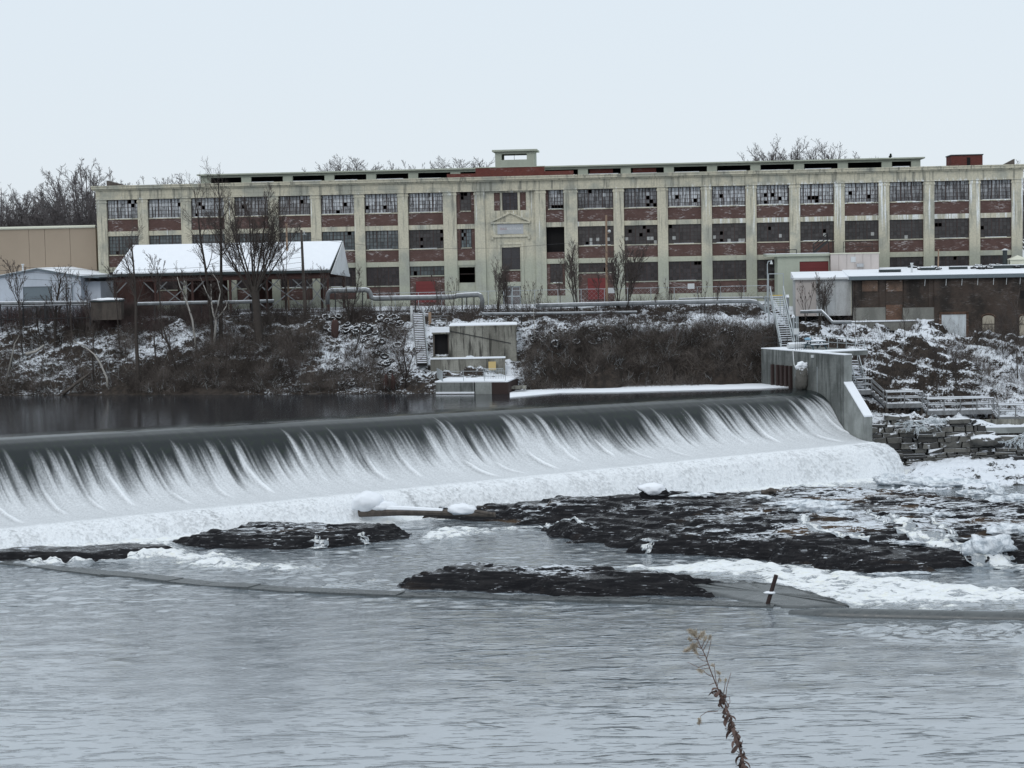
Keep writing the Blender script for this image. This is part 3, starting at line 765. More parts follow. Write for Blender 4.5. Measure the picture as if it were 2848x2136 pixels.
# thin white streams running down over the ledges
def stream(pts, w0, w1, seed):
    P = [rock_pt(*p) for p in pts]; xs_, n_ = [], 70
    cum = [0]
    for a, b in zip(P[:-1], P[1:]): cum.append(cum[-1] + (b - a).length)
    V = []; foam_ = []
    for i in range(n_):
        d = cum[-1] * i / (n_ - 1); x = np.interp(d, cum, [p.x for p in P]); y = np.interp(d, cum, [p.y for p in P])
        d2 = min(cum[-1], d + .3); tx = np.interp(d2, cum, [p.x for p in P]) - np.interp(d2 - .3, cum, [p.x for p in P]); ty = np.interp(d2, cum, [p.y for p in P]) - np.interp(d2 - .3, cum, [p.y for p in P])
        L = math.hypot(tx, ty) + 1e-6; nx, ny = -ty / L, tx / L
        w = (w0 + (w1 - w0) * i / (n_ - 1)) * (1 + .6 * float(fbm(np.array([i * .18]), np.array([seed * 1.0]), seed, 2)[0]))
        off = .5 * float(fbm(np.array([i * .09]), np.array([seed + 3.0]), seed + 5, 2)[0])
        for j in range(9):
            q = (j / 8 - .5) * w + off; X_, Y_ = x + nx * q, y + ny * q
            zz_ = float(rock_z(np.array([X_]), np.array([Y_]))[0])
            V.append((X_, Y_, zz_ + .04 + .05 * (1 - abs(j / 4 - 1)) * (1 + float(fbm(np.array([i * .8]), np.array([j * .9]), seed, 2)[0])))); foam_.append(.66 * (1 - abs(j / 4 - 1) ** 2) + .9 * float(fbm(np.array([i * .35]), np.array([j * .8]), seed + 2, 3)[0]))
    o_ = grid_mesh("cascade_water", np.array(V), n_, 9, M["river_water"]); point_attr(o_.data, "foam", foam_); tag(o_, kind="structure")
stream([(2478, 1432), (2520, 1468), (2560, 1498), (2640, 1526), (2720, 1556), (2790, 1574), (2860, 1584)], .7, 2.6, 3)
stream([(2222, 1434), (2245, 1455), (2275, 1476), (2330, 1490), (2420, 1496)], .6, 1.0, 5)
stream([(2600, 1440), (2625, 1470), (2650, 1500)], .5, .9, 7)
stream([(2410, 1420), (2440, 1445), (2465, 1462)], .4, .6, 9)
stream([(880, 1494), (884, 1510), (890, 1528)], .7, 1.4, 11)
stream([(1010, 1488), (1014, 1505), (1018, 1516)], .4, .6, 13)
stream([(1360, 1470), (1500, 1466), (1640, 1462)], .5, .6, 17)
stream([(1800, 1500), (1806, 1520), (1812, 1538)], .4, .9, 19)
# ------------------------------------------------------------------ the mill
MA = math.radians(5.0)
mill = empty("mill_building", (0, 216, 0), -MA, "long abandoned three-storey concrete mill with brick bands and rows of broken windows", "mill")
ME = Vector((math.cos(MA), -math.sin(MA), 0)); MI = Vector((math.sin(MA), math.cos(MA), 0))
MO = Vector((0, 216, 0))
def ml(px, py, y=0.0):
    p = on_plane(px, py, MO + MI * y, MI)
    return ((p - MO).dot(ME), p.z)
rnd = random.Random(11)
PIL = [-49.70, -44.6, -39.25, -33.9, -28.5, -23.3, -17.98, -12.7, -7.04, -3.44, 3.85, 7.46, 13.16, 18.36, 23.54, 28.78, 33.88, 39.07, 44.25, 49.43, 54.7, 59.55]
PW = [0.62] * len(PIL)
for i in (8, 11): PW[i] = 0.80
ZB, ZT = 7.3, 22.85
MC = M["mill_concrete"]
mb_ = lambda: MB()
for i, x in enumerate(PIL):
    m = MB().box(x - PW[i], x + PW[i], -0.42, 0.35, ZB, 20.75)
    m.box(x - PW[i] - 0.07, x + PW[i] + 0.07, -0.48, 0.30, 20.75, 20.95)
    m.box(x - PW[i] - 0.02, x + PW[i] + 0.02, -0.45, 0.30, 20.95, 21.14)
    p = m.build("pilaster", MC, mill)
XL, XR = PIL[0] - PW[0], PIL[-1] + PW[-1]
MB().box(XL - .02, XR + .02, -0.50, 0.5, 21.14, 22.28).box(XL - .06, XR + .06, -0.56, 0.5, 21.14, 21.30).box(XL - 0.02, PIL[8] - .8, -0.53, 0.4, 21.62, 21.66).build("frieze", MC, mill)
m = MB()
for (x0, x1, ex) in ((XL - .35, PIL[8] - .8, 0), (PIL[8] - .8, PIL[11] + .8, 0.16), (PIL[11] + .8, XR + .35, 0)):
    m.box(x0, x1, -0.72 - ex, 0.5, 22.28, 22.46).box(x0 - .05, x1 + .05, -0.98 - ex, 0.5, 22.46, 22.72).box(x0 - .08, x1 + .08, -1.06 - ex, 0.5, 22.72, ZT)
m.build("cornice", MC, mill)
# shell: end walls, back wall, roof, floors
MB().box(XL, XL + .35, 0.5, 15.7, ZB, 22.3).box(XR - .35, XR, 0.5, 15.7, ZB, 22.3).build("end_wall", MC, mill)
MB().box(XL, XR, 15.7, 16, ZB, 22.3).build("back_wall", MC, mill)
MB().box(XL - .1, XR + .1, 0.5, 16, 22.3, 22.55).build("roof", M["roof_felt"], mill)
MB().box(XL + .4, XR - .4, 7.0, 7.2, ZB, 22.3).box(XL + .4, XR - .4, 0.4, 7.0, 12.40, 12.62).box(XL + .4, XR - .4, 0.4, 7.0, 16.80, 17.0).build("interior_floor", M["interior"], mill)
BEAMS = [(12.36, 12.95), (16.74, 17.30)]
STO = {1: (18.86, 21.12), 2: (14.48, 16.74), 3: (10.10, 12.36)}
SPAN = {1: (17.30, 18.74), 2: (12.95, 14.36), 3: (8.55, 9.98)}
def spandrel(x0, x1, z0, z1, mat=None):
    o = MB().box(x0, x1, -0.10, 0.25, z0, z1).build("brick_panel", M["mill_brick"], mill)
    return o
def beam(x0, x1, z0, z1): return MB().box(x0, x1, -0.22, 0.32, z0, z1).build("floor_beam", MC, mill)
def window(x0, x1, z0, z1, row, style, cols=None, rows=None, panels=3, snow=True):
    """steel sash (the window) with its sill and one joined sheet of panes that leaves holes where panes are gone"""
    w, h = x1 - x0, z1 - z0
    cols = cols or max(2, int(round(w / 0.42))); rows = rows or max(2, int(round(h / 0.42)))
    y = 0.02
    m = MB()
    for k in range(cols + 1):
        x = x0 + w * k / cols
        thick = 0.06 if any(abs(k - cols * q / panels) < 0.5 for q in range(panels + 1)) else 0.017
        m.box(x - thick, x + thick, y - 0.05, y + 0.05, z0, z1)
    for k in range(rows + 1):
        z = z0 + h * k / rows
        m.box(x0, x1, y - 0.04, y + 0.04, z - 0.016, z + 0.016)
    win = m.build("window", M["sash_steel"], mill)
    v, f, col, lime = [], [], [], []
    holes = style.get("holes", 0.03) * .55
    hx, hz_ = rnd.randrange(cols), rnd.randrange(rows)
    for i in range(cols):
        for j in range(rows):
            near = abs(i - hx) + abs(j - hz_) <= 1
            if rnd.random() < holes * (11 if near else 1): continue
            a = len(v); tl = rnd.uniform(-.03, .03)
            xa, xb = x0 + w * i / cols, x0 + w * (i + 1) / cols
            za, zb = z0 + h * j / rows, z0 + h * (j + 1) / rows
            v += [(xa, y + tl * .5, za), (xb, y - tl * .5, za), (xb, y - tl * .5 + tl * .6, zb), (xa, y + tl * .5 + tl * .6, zb)]
            f.append((a, a+1, a+2, a+3))
            b = style["base"]; k = rnd.uniform(0.45, 1.0)
            c = tuple(min(1, q * k) for q in b)
            lm = style.get("lime", 0) * (0.35 + 0.9 * (j + .5) / rows) * rnd.uniform(0.6, 1.3)
            if j >= rows * 0.5 and rnd.random() < style.get("white", 0): c = (0.36, 0.38, 0.40); lm = 0.8
            if rnd.random() < style.get("paper", 0) and j < 2: c = (0.40, 0.41, 0.40)
            col += [(*c, 1)] * 4; lime += [lm] * 4
    if v:
        me = bpy.data.meshes.new("pane"); me.from_pydata(v, [], f); me.update()
        ca = me.color_attributes.new("pane", 'FLOAT_COLOR', 'POINT')
        ca.data.foreach_set("color", np.array(col, np.float32).ravel())
        point_attr(me, "lime", lime)
        tag(link_mesh("pane", me, M["mill_glass"], win), kind="stuff")
    MB().box(x0 - .02, x1 + .02, -0.20, 0.2, z0 - 0.12, z0 - 0.002).build("window_sill", MC, win)
    if snow and row == 1 or snow and rnd.random() < .5:
        s = MB(); a_ = x0 + rnd.uniform(0, .25) * w; b_ = x1 - rnd.uniform(0, .25) * w
        s.box(a_, b_, -0.195, -0.03, z0, z0 + rnd.uniform(.02, .05))
        if s.v: s.build("sill_snow", M["snow"], win)
    return win
def style_for(row, bay):
    if row == 1:
        if bay < 3: return dict(base=(0.12, 0.125, 0.13), lime=1.2, white=0.42, holes=0.05)
        if bay in (3, 4): return dict(base=(0.09, 0.08, 0.08), lime=0.6, white=0.10, holes=0.05)
        if bay <= 7: return dict(base=(0.10, 0.095, 0.10), lime=1.4, white=0.32, holes=0.05)
        if bay == 8: return dict(base=(0.060, 0.056, 0.060), lime=0.45, white=0.02, holes=0.02)
        if bay == 9: return dict(base=(0.062, 0.060, 0.066), lime=0.45, white=0.06, holes=0.09)
        if bay <= 14: return dict(base=(0.105, 0.100, 0.105), lime=1.5, white=0.32, holes=0.05)
        return dict(base=(0.055, 0.052, 0.056), lime=0.65, white=0.06, holes=0.015)
    if row == 2:
        if bay < 6: return dict(base=(0.100, 0.125, 0.130), lime=0.10, holes=0.03)
        if bay == 6: return dict(base=(0.105, 0.125, 0.130), lime=0.20, holes=0.01)
        if bay in (9, 10, 11, 8): return dict(base=(0.068, 0.061, 0.060), holes=0.035, paper=0.16)
        return dict(base=(0.058, 0.055, 0.056), holes=0.03, paper=0.05)
    return dict(base=(0.050, 0.044, 0.047), holes=0.012)
bays = [(i, i + 1) for i in range(8)] + [(i, i + 1) for i in range(11, 21)]
DOORBAY = {7: "dock", 8: "dock"}
for b, (i, j) in enumerate(bays):
    x0, x1 = PIL[i] + PW[i] + .002, PIL[j] - PW[j] - .002
    for z0, z1 in BEAMS: beam(x0, x1, z0, z1)
    for row in (1, 2, 3):
        if row == 3 and b in DOORBAY:                       # loading bays with red doors
            window(x0 + .05, x1 - .05, 11.25, 12.34, 3, dict(base=(0.10, 0.12, 0.125) if b == 7 else (0.055, .05, .05), holes=0.04), rows=2, snow=False)
            MB().box(x0, x1, -0.10, 0.25, ZB, 11.10).build("brick_panel", M["mill_brick"], mill)
            dx = ml(1185, 820)[0] if b == 7 else ml(1663, 820)[0]
            d = MB().box(dx - 1.18, dx + 1.18, -0.20, -0.10, 8.0, 10.55)
            for k in range(1, 6): d.box(dx - 1.16, dx + 1.16, -0.225, -0.20, 8.0 + k * .42, 8.03 + k * .42)
            d.build("loading_door", M["red_door"], mill)
            continue
        z0, z1 = STO[row]
        window(x0 + .05, x1 - .05, z0, z1 - .02, row, style_for(row, b))
        s0, s1_ = SPAN[row]
        spandrel(x0, x1, s0, s1_ + .12)
    if b not in DOORBAY: MB().box(x0, x1, -0.22, 0.25, ZB, 8.55).build("plinth", MC, mill)
# narrow bays beside the entrance
for (i, j, side) in ((8, 9, 0), (10, 11, 1)):
    x0, x1 = PIL[i] + PW[i] + .002, PIL[j] - PW[j] - .002
    for z0, z1 in BEAMS: beam(x0, x1, z0, z1)
    c = (x0 + x1) / 2
    spandrel(x0, x1, 17.30, 18.86); 
    if side == 0:
        window(c - .62, c + .62, 18.9, 21.1, 2, dict(base=(.075, .07, .07), holes=.10), cols=3, panels=1)
        spandrel(x0, c - .70, 18.88, 21.14); spandrel(c + .70, x1, 18.88, 21.14)
        window(c - .62, c + .62, 14.5, 16.7, 2, dict(base=(.16, .20, .215), holes=.10), cols=4, panels=2)
        spandrel(x0, c - .70, 14.4, 16.74); spandrel(c + .70, x1, 14.4, 16.74); spandrel(x0, x1, 12.95, 14.4)
        # lowest opening is an empty black hole
        MB().box(x0, x1, -0.1, .25, 12.15, 12.36).box(x0, x1, -.1, .25, 8.9, 10.3).box(x0, x0 + .12, -.1, .25, 10.3, 12.15).box(x1 - .12, x1, -.1, .25, 10.3, 12.15).build("opening_surround", MC, mill)
        MB().box(x0, x1, -0.1, .25, ZB, 8.88).build("plinth", MC, mill)
        MB().box(x0 + .12, x1 - .12, .3, .36, 11.3, 11.36).build("window_bar", M["sash_steel"], mill)
    else:
        window(x0 + .3, x1 - .05, 18.9, 21.1, 1, dict(base=(.085, .075, .08), lime=.9, holes=.06), cols=5, panels=2)
        spandrel(x0, x0 + .24, 18.88, 21.14)
        # middle opening without any glass, brick below
        MB().box(x0 + .02, x1 - .02, .9, .95, 13.75, 16.74).build("void_shade_sheet", M["interior"], mill)  # near-black sheet painting the shade of the room behind
        spandrel(x0, x1, 12.95, 13.75)
        window(x0 + .42, x1 - .32, 10.1, 12.3, 3, dict(base=(.055, .05, .05), holes=.02), cols=4, panels=1)
        spandrel(x0, x0 + .36, 9.98, 12.36); spandrel(x1 - .26, x1, 9.98, 12.36); spandrel(x0, x1, 8.55, 9.98)
        MB().box(x0, x1, -0.22, .25, ZB, 8.55).build("plinth", MC, mill)
# entrance bay: flat wall with openings
X0, X1 = PIL[9] + PW[9] + .002, PIL[10] - PW[10] - .002
ec = (X0 + X1) / 2
ZW0, ZW1 = ml(1431, 585)[1], ml(1431, 535)[1]
wl = MB()
def wallbox(x0, x1, z0, z1): wl.box(x0, x1, -0.16, 0.3, z0, z1)
DW, DT = 1.12, ml(1421, 688)[1]
wallbox(X0, ec - 1.92, ZW0, 21.14); wallbox(ec + 1.92, X1, ZW0, 21.14); wallbox(ec - 1.92, ec + 1.92, ZW1, 21.14)
wallbox(X0, X1, DT, ZW0)
wallbox(X0, ec - DW, ZB, DT); wallbox(ec + DW, X1, ZB, DT)
wl.build("entrance_wall", MC, mill)
for sx in (-1, 1):
    MB().box(ec + sx * 1.56 - .34, ec + sx * 1.56 + .34, -.05, .2, ZW0, ZW1).build("brick_panel", M["mill_brick"], mill)
    MB().box(ec + sx * 1.06 - .13, ec + sx * 1.06 + .13, -.18, .25, ZW0 + .002, ZW1 - .002).build("mullion", MC, mill)
window(ec - .91, ec + .91, ZW0 + .03, ZW1 - .02, 2, dict(base=(.045, .042, .052), holes=.0), cols=4, panels=2, snow=False)
# pediment, tablet with faded lettering, brackets
pz0, pz1 = ml(1421, 617)[1], ml(1421, 593)[1]
m = MB()
hw = 2.32
m.prism([(ec - hw, -.16, pz0), (ec + hw, -.16, pz0), (ec, -.16, pz1)], (0, -.10, 0))
m.bar((ec - hw - .1, -.34, pz0 + .02), (ec, -.34, pz1 + .07), .40, .18).bar((ec + hw + .1, -.34, pz0 + .02), (ec, -.34, pz1 + .07), .40, .18)
m.box(ec - hw - .05, ec + hw + .05, -.50, -.16, pz0 - .20, pz0)
fix_normals(m.build("pediment", MC, mill))
tz0, tz1 = ml(1421, 651)[1], ml(1421, 623)[1]
m = MB().box(ec - 2.12, ec + 2.12, -.24, -.16, tz0 - .1, pz0 - .2).box(ec - 2.3, ec + 2.3, -.40, -.16, tz0 - .36, tz0 - .1)
for sx in (-1, 1): m.box(ec + sx * 2.22 - .16, ec + sx * 2.22 + .16, -.52, -.16, tz0 - .62, tz0 - .36)
m.build("tablet_ledge", MC, mill)
tb = MB().box(ec - 1.55, ec + 1.55, -.285, -.24, tz0, tz1).build("sign_tablet", M["sign_panel"], mill)
def text(body, x, y, z, size, m, parent, rot=(math.pi / 2, 0, 0)):
    cu = bpy.data.curves.new("lettering", 'FONT'); cu.body = body; cu.size = size; cu.align_x = 'CENTER'; cu.align_y = 'CENTER'; cu.extrude = 0.004; cu.resolution_u = 2
    to = bpy.data.objects.new("lettering", cu); COL.objects.link(to)
    dg = bpy.context.evaluated_depsgraph_get()
    me = bpy.data.meshes.new_from_object(to.evaluated_get(dg))
    bpy.data.objects.remove(to); bpy.data.curves.remove(cu)
    o = link_mesh("lettering", me, m, parent); o.location = (x, y, z); o.rotation_euler = rot
    return o
tm = (tz0 + tz1) / 2
text("BAG", ec - .82, -.291, tm + .02, .40, M["sign_letters"], tb)
text("AND PAPER", ec + .42, -.291, tm + .02, .34, M["sign_letters_white"], tb)
# door surround, window, brick, double doors
m = MB()
for sx in (-1, 1): m.box(ec + sx * 1.38 - .14, ec + sx * 1.38 + .14, -.28, -.16, ZB, DT + .35)
m.box(ec - 1.52, ec + 1.52, -.28, -.16, DT + .35, DT + .62)
for sx in (-1, 1): m.box(ec + sx * 1.16 - .05, ec + sx * 1.16 + .05, -.22, -.16, ZB, DT + .06)
m.build("door_surround", MC, mill)
wz = ml(1421, 750)[1]; bz = ml(1421, 784)[1]; tz = ml(1421, 796)[1]
window(ec - DW, ec + DW, wz, DT - .02, 2, dict(base=(.048, .045, .050), holes=0), cols=2, rows=2, panels=1, snow=False)
MB().box(ec - DW, ec + DW, -.05, .25, bz, wz - .12).build("brick_panel", M["mill_brick"], mill)
MB().box(ec - DW, ec + DW, -.2, .25, tz, bz).build("lintel", MC, mill)
for sx in (-1, 1):
    d = MB().box(ec + sx * .53 - .50, ec + sx * .53 - .42, -.02, .06, ZB, tz - .02).box(ec + sx * .53 + .42, ec + sx * .53 + .50, -.02, .06, ZB, tz - .02).box(ec + sx * .53 - .42, ec + sx * .53 + .42, -.02, .06, tz - .14, tz - .02).box(ec + sx * .53 - .42, ec + sx * .53 + .42, -.02, .06, 8.5, 8.62).build("entrance_door", M["galvanised"], mill)
    me = bpy.data.meshes.new("glass"); a = ec + sx * .53
    me.from_pydata([(a - .42, .02, ZB), (a + .42, .02, ZB), (a + .42, .02, tz - .14), (a - .42, .02, tz - .14)], [], [(0, 1, 2, 3)])
    ca = me.color_attributes.new("pane", 'FLOAT_COLOR', 'POINT'); ca.data.foreach_set("color", np.array([(.12, .105, .105, 1)] * 4, np.float32).ravel())
    point_attr(me, "lime", [0.1] * 4)
    link_mesh("glass", me, M["mill_glass"], d)
# roof furniture: monitor along the back edge, brick parapet, tower, hut
XM0, XM1 = ml(557, 480, 10)[0], ml(2560, 450, 10)[0]
mon = MB().box(XM0, XM1, 10, 10.3, 22.5, 23.28).box(XM0, XM1, 10, 10.3, 23.98, 24.28).build("roof_monitor", M["annex_paint"], mill)
MB().box(XM0 - .35, XM1 + .5, 9.5, 14.5, 24.28, 24.45).build("monitor_roof", M["annex_paint"], mon)
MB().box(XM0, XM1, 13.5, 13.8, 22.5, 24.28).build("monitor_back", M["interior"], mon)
px = [XM0 + .7] + [x for x in np.arange(XM0 + 5.9, XM1 - 1, 5.33)] + [XM1 - .5]
gaps = []
for x in px: MB().box(x - .62 if x > XM0 + 1 else XM0, x + .62 if x < XM1 - 1 else XM1, 9.96, 10.3, 23.28, 23.98).build("monitor_post", M["annex_paint"], mon)
s = MB()
for a, b in zip(px[:-1], px[1:]):
    if rnd.random() < .8: s.box(a + .7, b - .7 - rnd.uniform(0, 1.2), 9.9, 10.2, 23.285, 23.285 + rnd.uniform(.05, .12))
s.build("ledge_snow", M["snow"], mon)
for x0p in (1640, 1760):                                     # two brick blockings behind the openings
    a = ml(x0p, 475, 10.6)[0]
    MB().box(a, a + 2.9, 10.45, 10.8, 23.3, 24.26).build("blocked_opening", M["roof_brick"], mon)
a0, a1 = ml(1321, 480)[0], ml(1513, 475)[0]
MB().box(a0, a1, .6, 1.0, 22.55, 23.98).box(ml(1241, 488)[0], a0, .65, .95, 22.55, 23.35).box(a1, ml(1594, 480)[0], .65, .95, 22.55, 23.42).build("brick_parapet", M["roof_brick"], mill)
MB().box(a0 - .06, a1 + .06, .55, 1.05, 23.98, 24.06).build("coping", M["annex_paint"], mill)
ta, tb_ = ml(1377, 440, 9)[0], ml(1486, 440, 9)[0]; zt = ml(1430, 421, 9)[1]
oa, ob = ml(1395, 440, 9)[0], ml(1465, 440, 9)[0]; oz0, oz1 = ml(1430, 444, 9)[1], ml(1430, 428, 9)[1]
tw = MB()
for y in (9.0, 12.6):
    tw.box(ta, oa, y, y + .3, 22.5, zt).box(ob, tb_, y, y + .3, 22.5, zt).box(oa, ob, y, y + .3, 22.5, oz0).box(oa, ob, y, y + .3, oz1, zt)
tw.box(ta, ta + .3, 9.3, 12.6, 22.5, zt).box(tb_ - .3, tb_, 9.3, 12.6, 22.5, zt)
tw = tw.build("roof_tower", M["annex_paint"], mill)
MB().box(ta - .35, tb_ + .35, 8.6, 13.3, zt, zt + .22).build("tower_roof", M["annex_paint"], tw)
MB().tube([((oa + ob) / 2, 9.15, oz0), ((oa + ob) / 2, 9.15, oz1)], .03, 6).build("tower_post", M["sash_steel"], tw)
h0, h1 = ml(2646, 440, 4)[0], ml(2733, 440, 4)[0]; hz = ml(2690, 432, 4)[1]
ht = MB().box(h0, h1, 4, 8, 22.5, hz).build("roof_hut", M["roof_brick"], mill)
MB().box(h0 - .08, h1 + .08, 3.92, 8.08, hz, hz + .12).build("hut_roof", M["dark_trim"], ht)
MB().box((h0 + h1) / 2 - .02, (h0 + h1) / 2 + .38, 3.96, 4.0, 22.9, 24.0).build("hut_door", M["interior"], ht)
for (xa, xb, flip) in ((296, 352, 1), (2782, 2822, 0)):     # tilted roof hatches at both ends
    a, b = ml(xa, 500, 5)[0], ml(xb, 500, 5)[0]
    z0 = 22.5
    pr = [(a, 5, z0), (b, 5, z0), (b, 5, z0 + .55), (a, 5, z0 + 1.25)] if flip else [(a, 5, z0), (b, 5, z0), (b, 5, z0 + 1.25), (a, 5, z0 + .4)]
    fix_normals(MB().prism(pr, (0, 1.2, 0)).build("roof_hatch", M["old_timber"], mill))
# ------------------------------------------------------------------ other buildings
class Bld:
    """a thing whose front wall is the plane y = 0 of its own frame"""
    def __init__(s, name, Y0, deg, label, cat, group=None, x0=0.0):
        s.a = math.radians(deg)
        s.e = Vector((math.cos(s.a), -math.sin(s.a), 0)); s.i = Vector((math.sin(s.a), math.cos(s.a), 0))
        s.o = Vector((0, Y0, 0)); s.x0 = 0
        s.x0 = x0
        s.root = empty(name, s.o + s.e * x0, -s.a, label, cat, group)
    def l(s, px, py, y=0.0):
        p = on_plane(px, py, s.o + s.i * y, s.i)
        return ((p - s.o).dot(s.e) - s.x0, p.z)
    def x(s, px, y=0.0, py=760): return s.l(px, py, y)[0]
    def z(s, px, py, y=0.0): return s.l(px, py, y)[1]
    def box(s, name, m, pa, pb, y0, y1, parent=None, **k):      # from survey corner pa (upper left) to pb (lower right) on plane y0
        (xa, za), (xb, zb) = s.l(*pa, y0), s.l(*pb, y0)
        return MB().box(min(xa, xb), max(xa, xb), y0, y1, min(za, zb), max(za, zb)).build(name, m, parent or s.root, **k)

# tan metal-clad building on the far left
T = Bld("tan_building", 217.0, 5, "windowless tan metal-clad building with cream gutter left of the mill", "building", x0=-60)
xr = T.x(270, .6); zt = T.z(200, 633, .6)
edges = [T.x(p, .6) for p in (-420, -300, -180, -60, 84, 128, 198, 270)]
for a, b in zip(edges[:-1], edges[1:]):
    MB().box(a + .02, b - .02, .6 + rnd.uniform(0, .03), 1.0, 7.2, zt).build("wall_panel", M["tan_panel"], T.root)
MB().box(edges[0], xr - .02, 1.02, 16, 7.2, zt - .05).build("building_body", M["tan_panel"], T.root)
MB().box(edges[0] - .2, xr - .05, .4, 16, zt, zt + .16).build("roof", M["snow"], T.root)
MB().tube([(edges[0], .45, zt + .1), (xr + .05, .45, zt + .1)], .16, 8).box(edges[0], xr, .50, .6, zt - .08, zt + .16).build("gutter", M["cream_trim"], T.root, smooth=False)
MB().tube([(xr + .05, .45, zt + .1), (xr + .3, .45, zt - .1), (xr + .3, .5, zt - .5)], .10, 8).build("downspout", M["dark_iron"], T.root)

# white metal shed
S = Bld("metal_shed", 205.0, 5, "low white metal shed with shallow gable and dark roller door before the tan building", "shed", x0=-50)
ax, az = S.l(104, 750); rx, rz_ = S.l(224, 771); lx, lz = S.l(-40, 778)
gz = 7.2
m = MB().prism([(lx, 0, gz), (S.x(62), 0, gz), (S.x(62), 0, S.z(100, 797)), (S.x(143), 0, S.z(100, 797)), (S.x(143), 0, gz), (rx, 0, gz), (rx, 0, rz_), (ax, 0, az), (lx, 0, lz)], (0, .2, 0))
fix_normals(m.build("gable_wall", M["white_metal"], S.root))
MB().box(rx - .2, rx, .2, 14, gz, rz_ - .05).build("side_wall", M["white_metal"], S.root)
for (x0, z0, x1, z1) in ((lx - .3, lz - .05, ax, az), (ax, az, rx + .1, rz_ - .02)):
    fix_normals(MB().prism([(x0, -.35, z0), (x1, -.35, z1), (x1, -.35, z1 + .16), (x0, -.35, z0 + .16)], (0, 14.5, 0)).build("roof_slope", M["slate_trim"], S.root))
    fix_normals(MB().prism([(x0, -.28, z0 + .165), (x1, -.28, z1 + .165), (x1, -.28, z1 + .22), (x0, -.28, z0 + .22)], (0, 14.3, 0)).build("roof_snow", M["snow"], S.root))
d = MB().box(S.x(62) + .01, S.x(143) - .01, .10, .18, gz, S.z(100, 797) - .01)
dr = d.build("roller_door", M["slate_trim"], S.root)
m = MB()
for k in range(8): m.box(S.x(62) + .05, S.x(143) - .05, .075, .10, gz + .35 * k + .1, gz + .35 * k + .14)
tag(m.build("door_slats", M["slate_trim"], dr), kind="stuff")
ex, ez = S.l(287, 773, 1.5)
MB().box(rx + .01, S.x(278, 1.5), 1.5, 13, gz, S.z(260, 783, 1.5)).build("lean_to", M["white_metal"], S.root)
fix_normals(MB().prism([(rx + .11, -.1, rz_ - .03), (ex, -.1, ez), (ex, -.1, ez + .14), (rx + .11, -.1, rz_ + .13)], (0, 13.5, 0)).build("lean_to_roof", M["slate_trim"], S.root))
MB().tube([(S.x(64, 5), 5, az - .3), (S.x(64, 5), 5, az + .55)], .10, 8).tube([(S.x(64, 5), 5, az + .55), (S.x(64, 5), 5, az + .7)], .18, 8).build("roof_vent", M["light_grey"], S.root)
MB().tube([(S.x(201), -.25, gz + .4), (S.x(201), -.25, S.z(200, 789)), (S.x(204), -.25, S.z(200, 786)), (S.x(215), -.25, S.z(200, 786))], .055, 6).build("vent_pipe", M["slate_trim"], S.root)
MB().tube([(S.x(185), -.3, gz + .2), (S.x(185), -.3, S.z(200, 803)), (S.x(196), -.3, S.z(200, 801))], .08, 6).build("drain_pipe", M["dark_iron"], S.root)

# open loading shed with the snowy roof
L = Bld("open_shed", 201.0, 5, "long open-sided timber shed with thick snow on its roof and a pale gable end", "shed", x0=-30)
c = {}
for n_, (px, py, y) in dict(fl=(313, 762, 0), fr=(918, 751, 0), rl=(368, 683, 5.5), rr=(952, 673, 5.5)).items():
    x, z = L.l(px, py, y); c[n_] = Vector((x, y, z))
rzg = (c["rl"].z + c["rr"].z) / 2; ezg = (c["fl"].z + c["fr"].z) / 2
c["rl"].z = c["rr"].z = rzg; c["fl"].z = c["fr"].z = ezg
bl = Vector((c["fl"].x + 1.0, 11, ezg)); br = Vector((c["fr"].x + .2, 11, ezg))
for q, nm in (([c["fl"], c["fr"], c["rr"], c["rl"]], "roof_slope"), ([c["rl"], c["rr"], br, bl], "roof_slope")):
    fix_normals(MB().prism([p + Vector((0, 0, -.16)) for p in q], (0, 0, .14)).build(nm, M["dark_trim"], L.root))
    ctr = sum(q, Vector()) / 4
    qs = [p + (ctr - p) * 0.004 for p in q]
    fix_normals(MB().prism([p + Vector((0, 0, -.015)) for p in qs], (0, 0, .13)).build("roof_snow", M["snow"], L.root))
MB().box(c["fl"].x, c["fr"].x, -.12, 0, ezg - .30, ezg - .0).build("fascia", M["dark_trim"], L.root)
MB().box(c["fl"].x + .2, c["fr"].x - .2, .25, .55, ezg - .95, ezg - .38).build("eave_beam", M["rust_wood"], L.root)
MB().box(c["fl"].x + .6, c["fr"].x - .2, 10.2, 10.5, ezg - .95, ezg - .38).build("eave_beam", M["rust_wood"], L.root)
MB().box(c["fl"].x + .4, c["fr"].x - .3, .3, 10.4, ezg - .37, ezg - .30).build("ceiling", M["rust_wood"], L.root)
pxs = [320, 432, 535, 640, 742, 848, 912]
PX = [L.x(p, .4, 790) for p in pxs]
for x in PX:
    MB().box(x - .13, x + .13, .27, .53, 7.2, ezg - .95).build("post", M["rust_wood"], L.root)
    MB().box(x - .13, x + .13, 10.2, 10.46, 7.2, ezg - .95).build("post", M["rust_wood"], L.root)
for x in PX:
    for sx in (-1, 1):
        if PX[0] < x + sx * 1.4 < PX[-1]:
            MB().bar((x, .4, ezg - 2.3), (x + sx * 1.4, .4, ezg - .95), .12).build("knee_brace", M["grey_timber"], L.root)
for (a, b) in ((3, 4), (4, 5), (1, 2), (5, 6)):
    MB().bar((PX[a], .62, 7.9), (PX[b], .62, ezg - 1.0), .10).bar((PX[b], .66, 7.9), (PX[a], .66, ezg - 1.0), .10).build("cross_brace", M["grey_timber"], L.root)
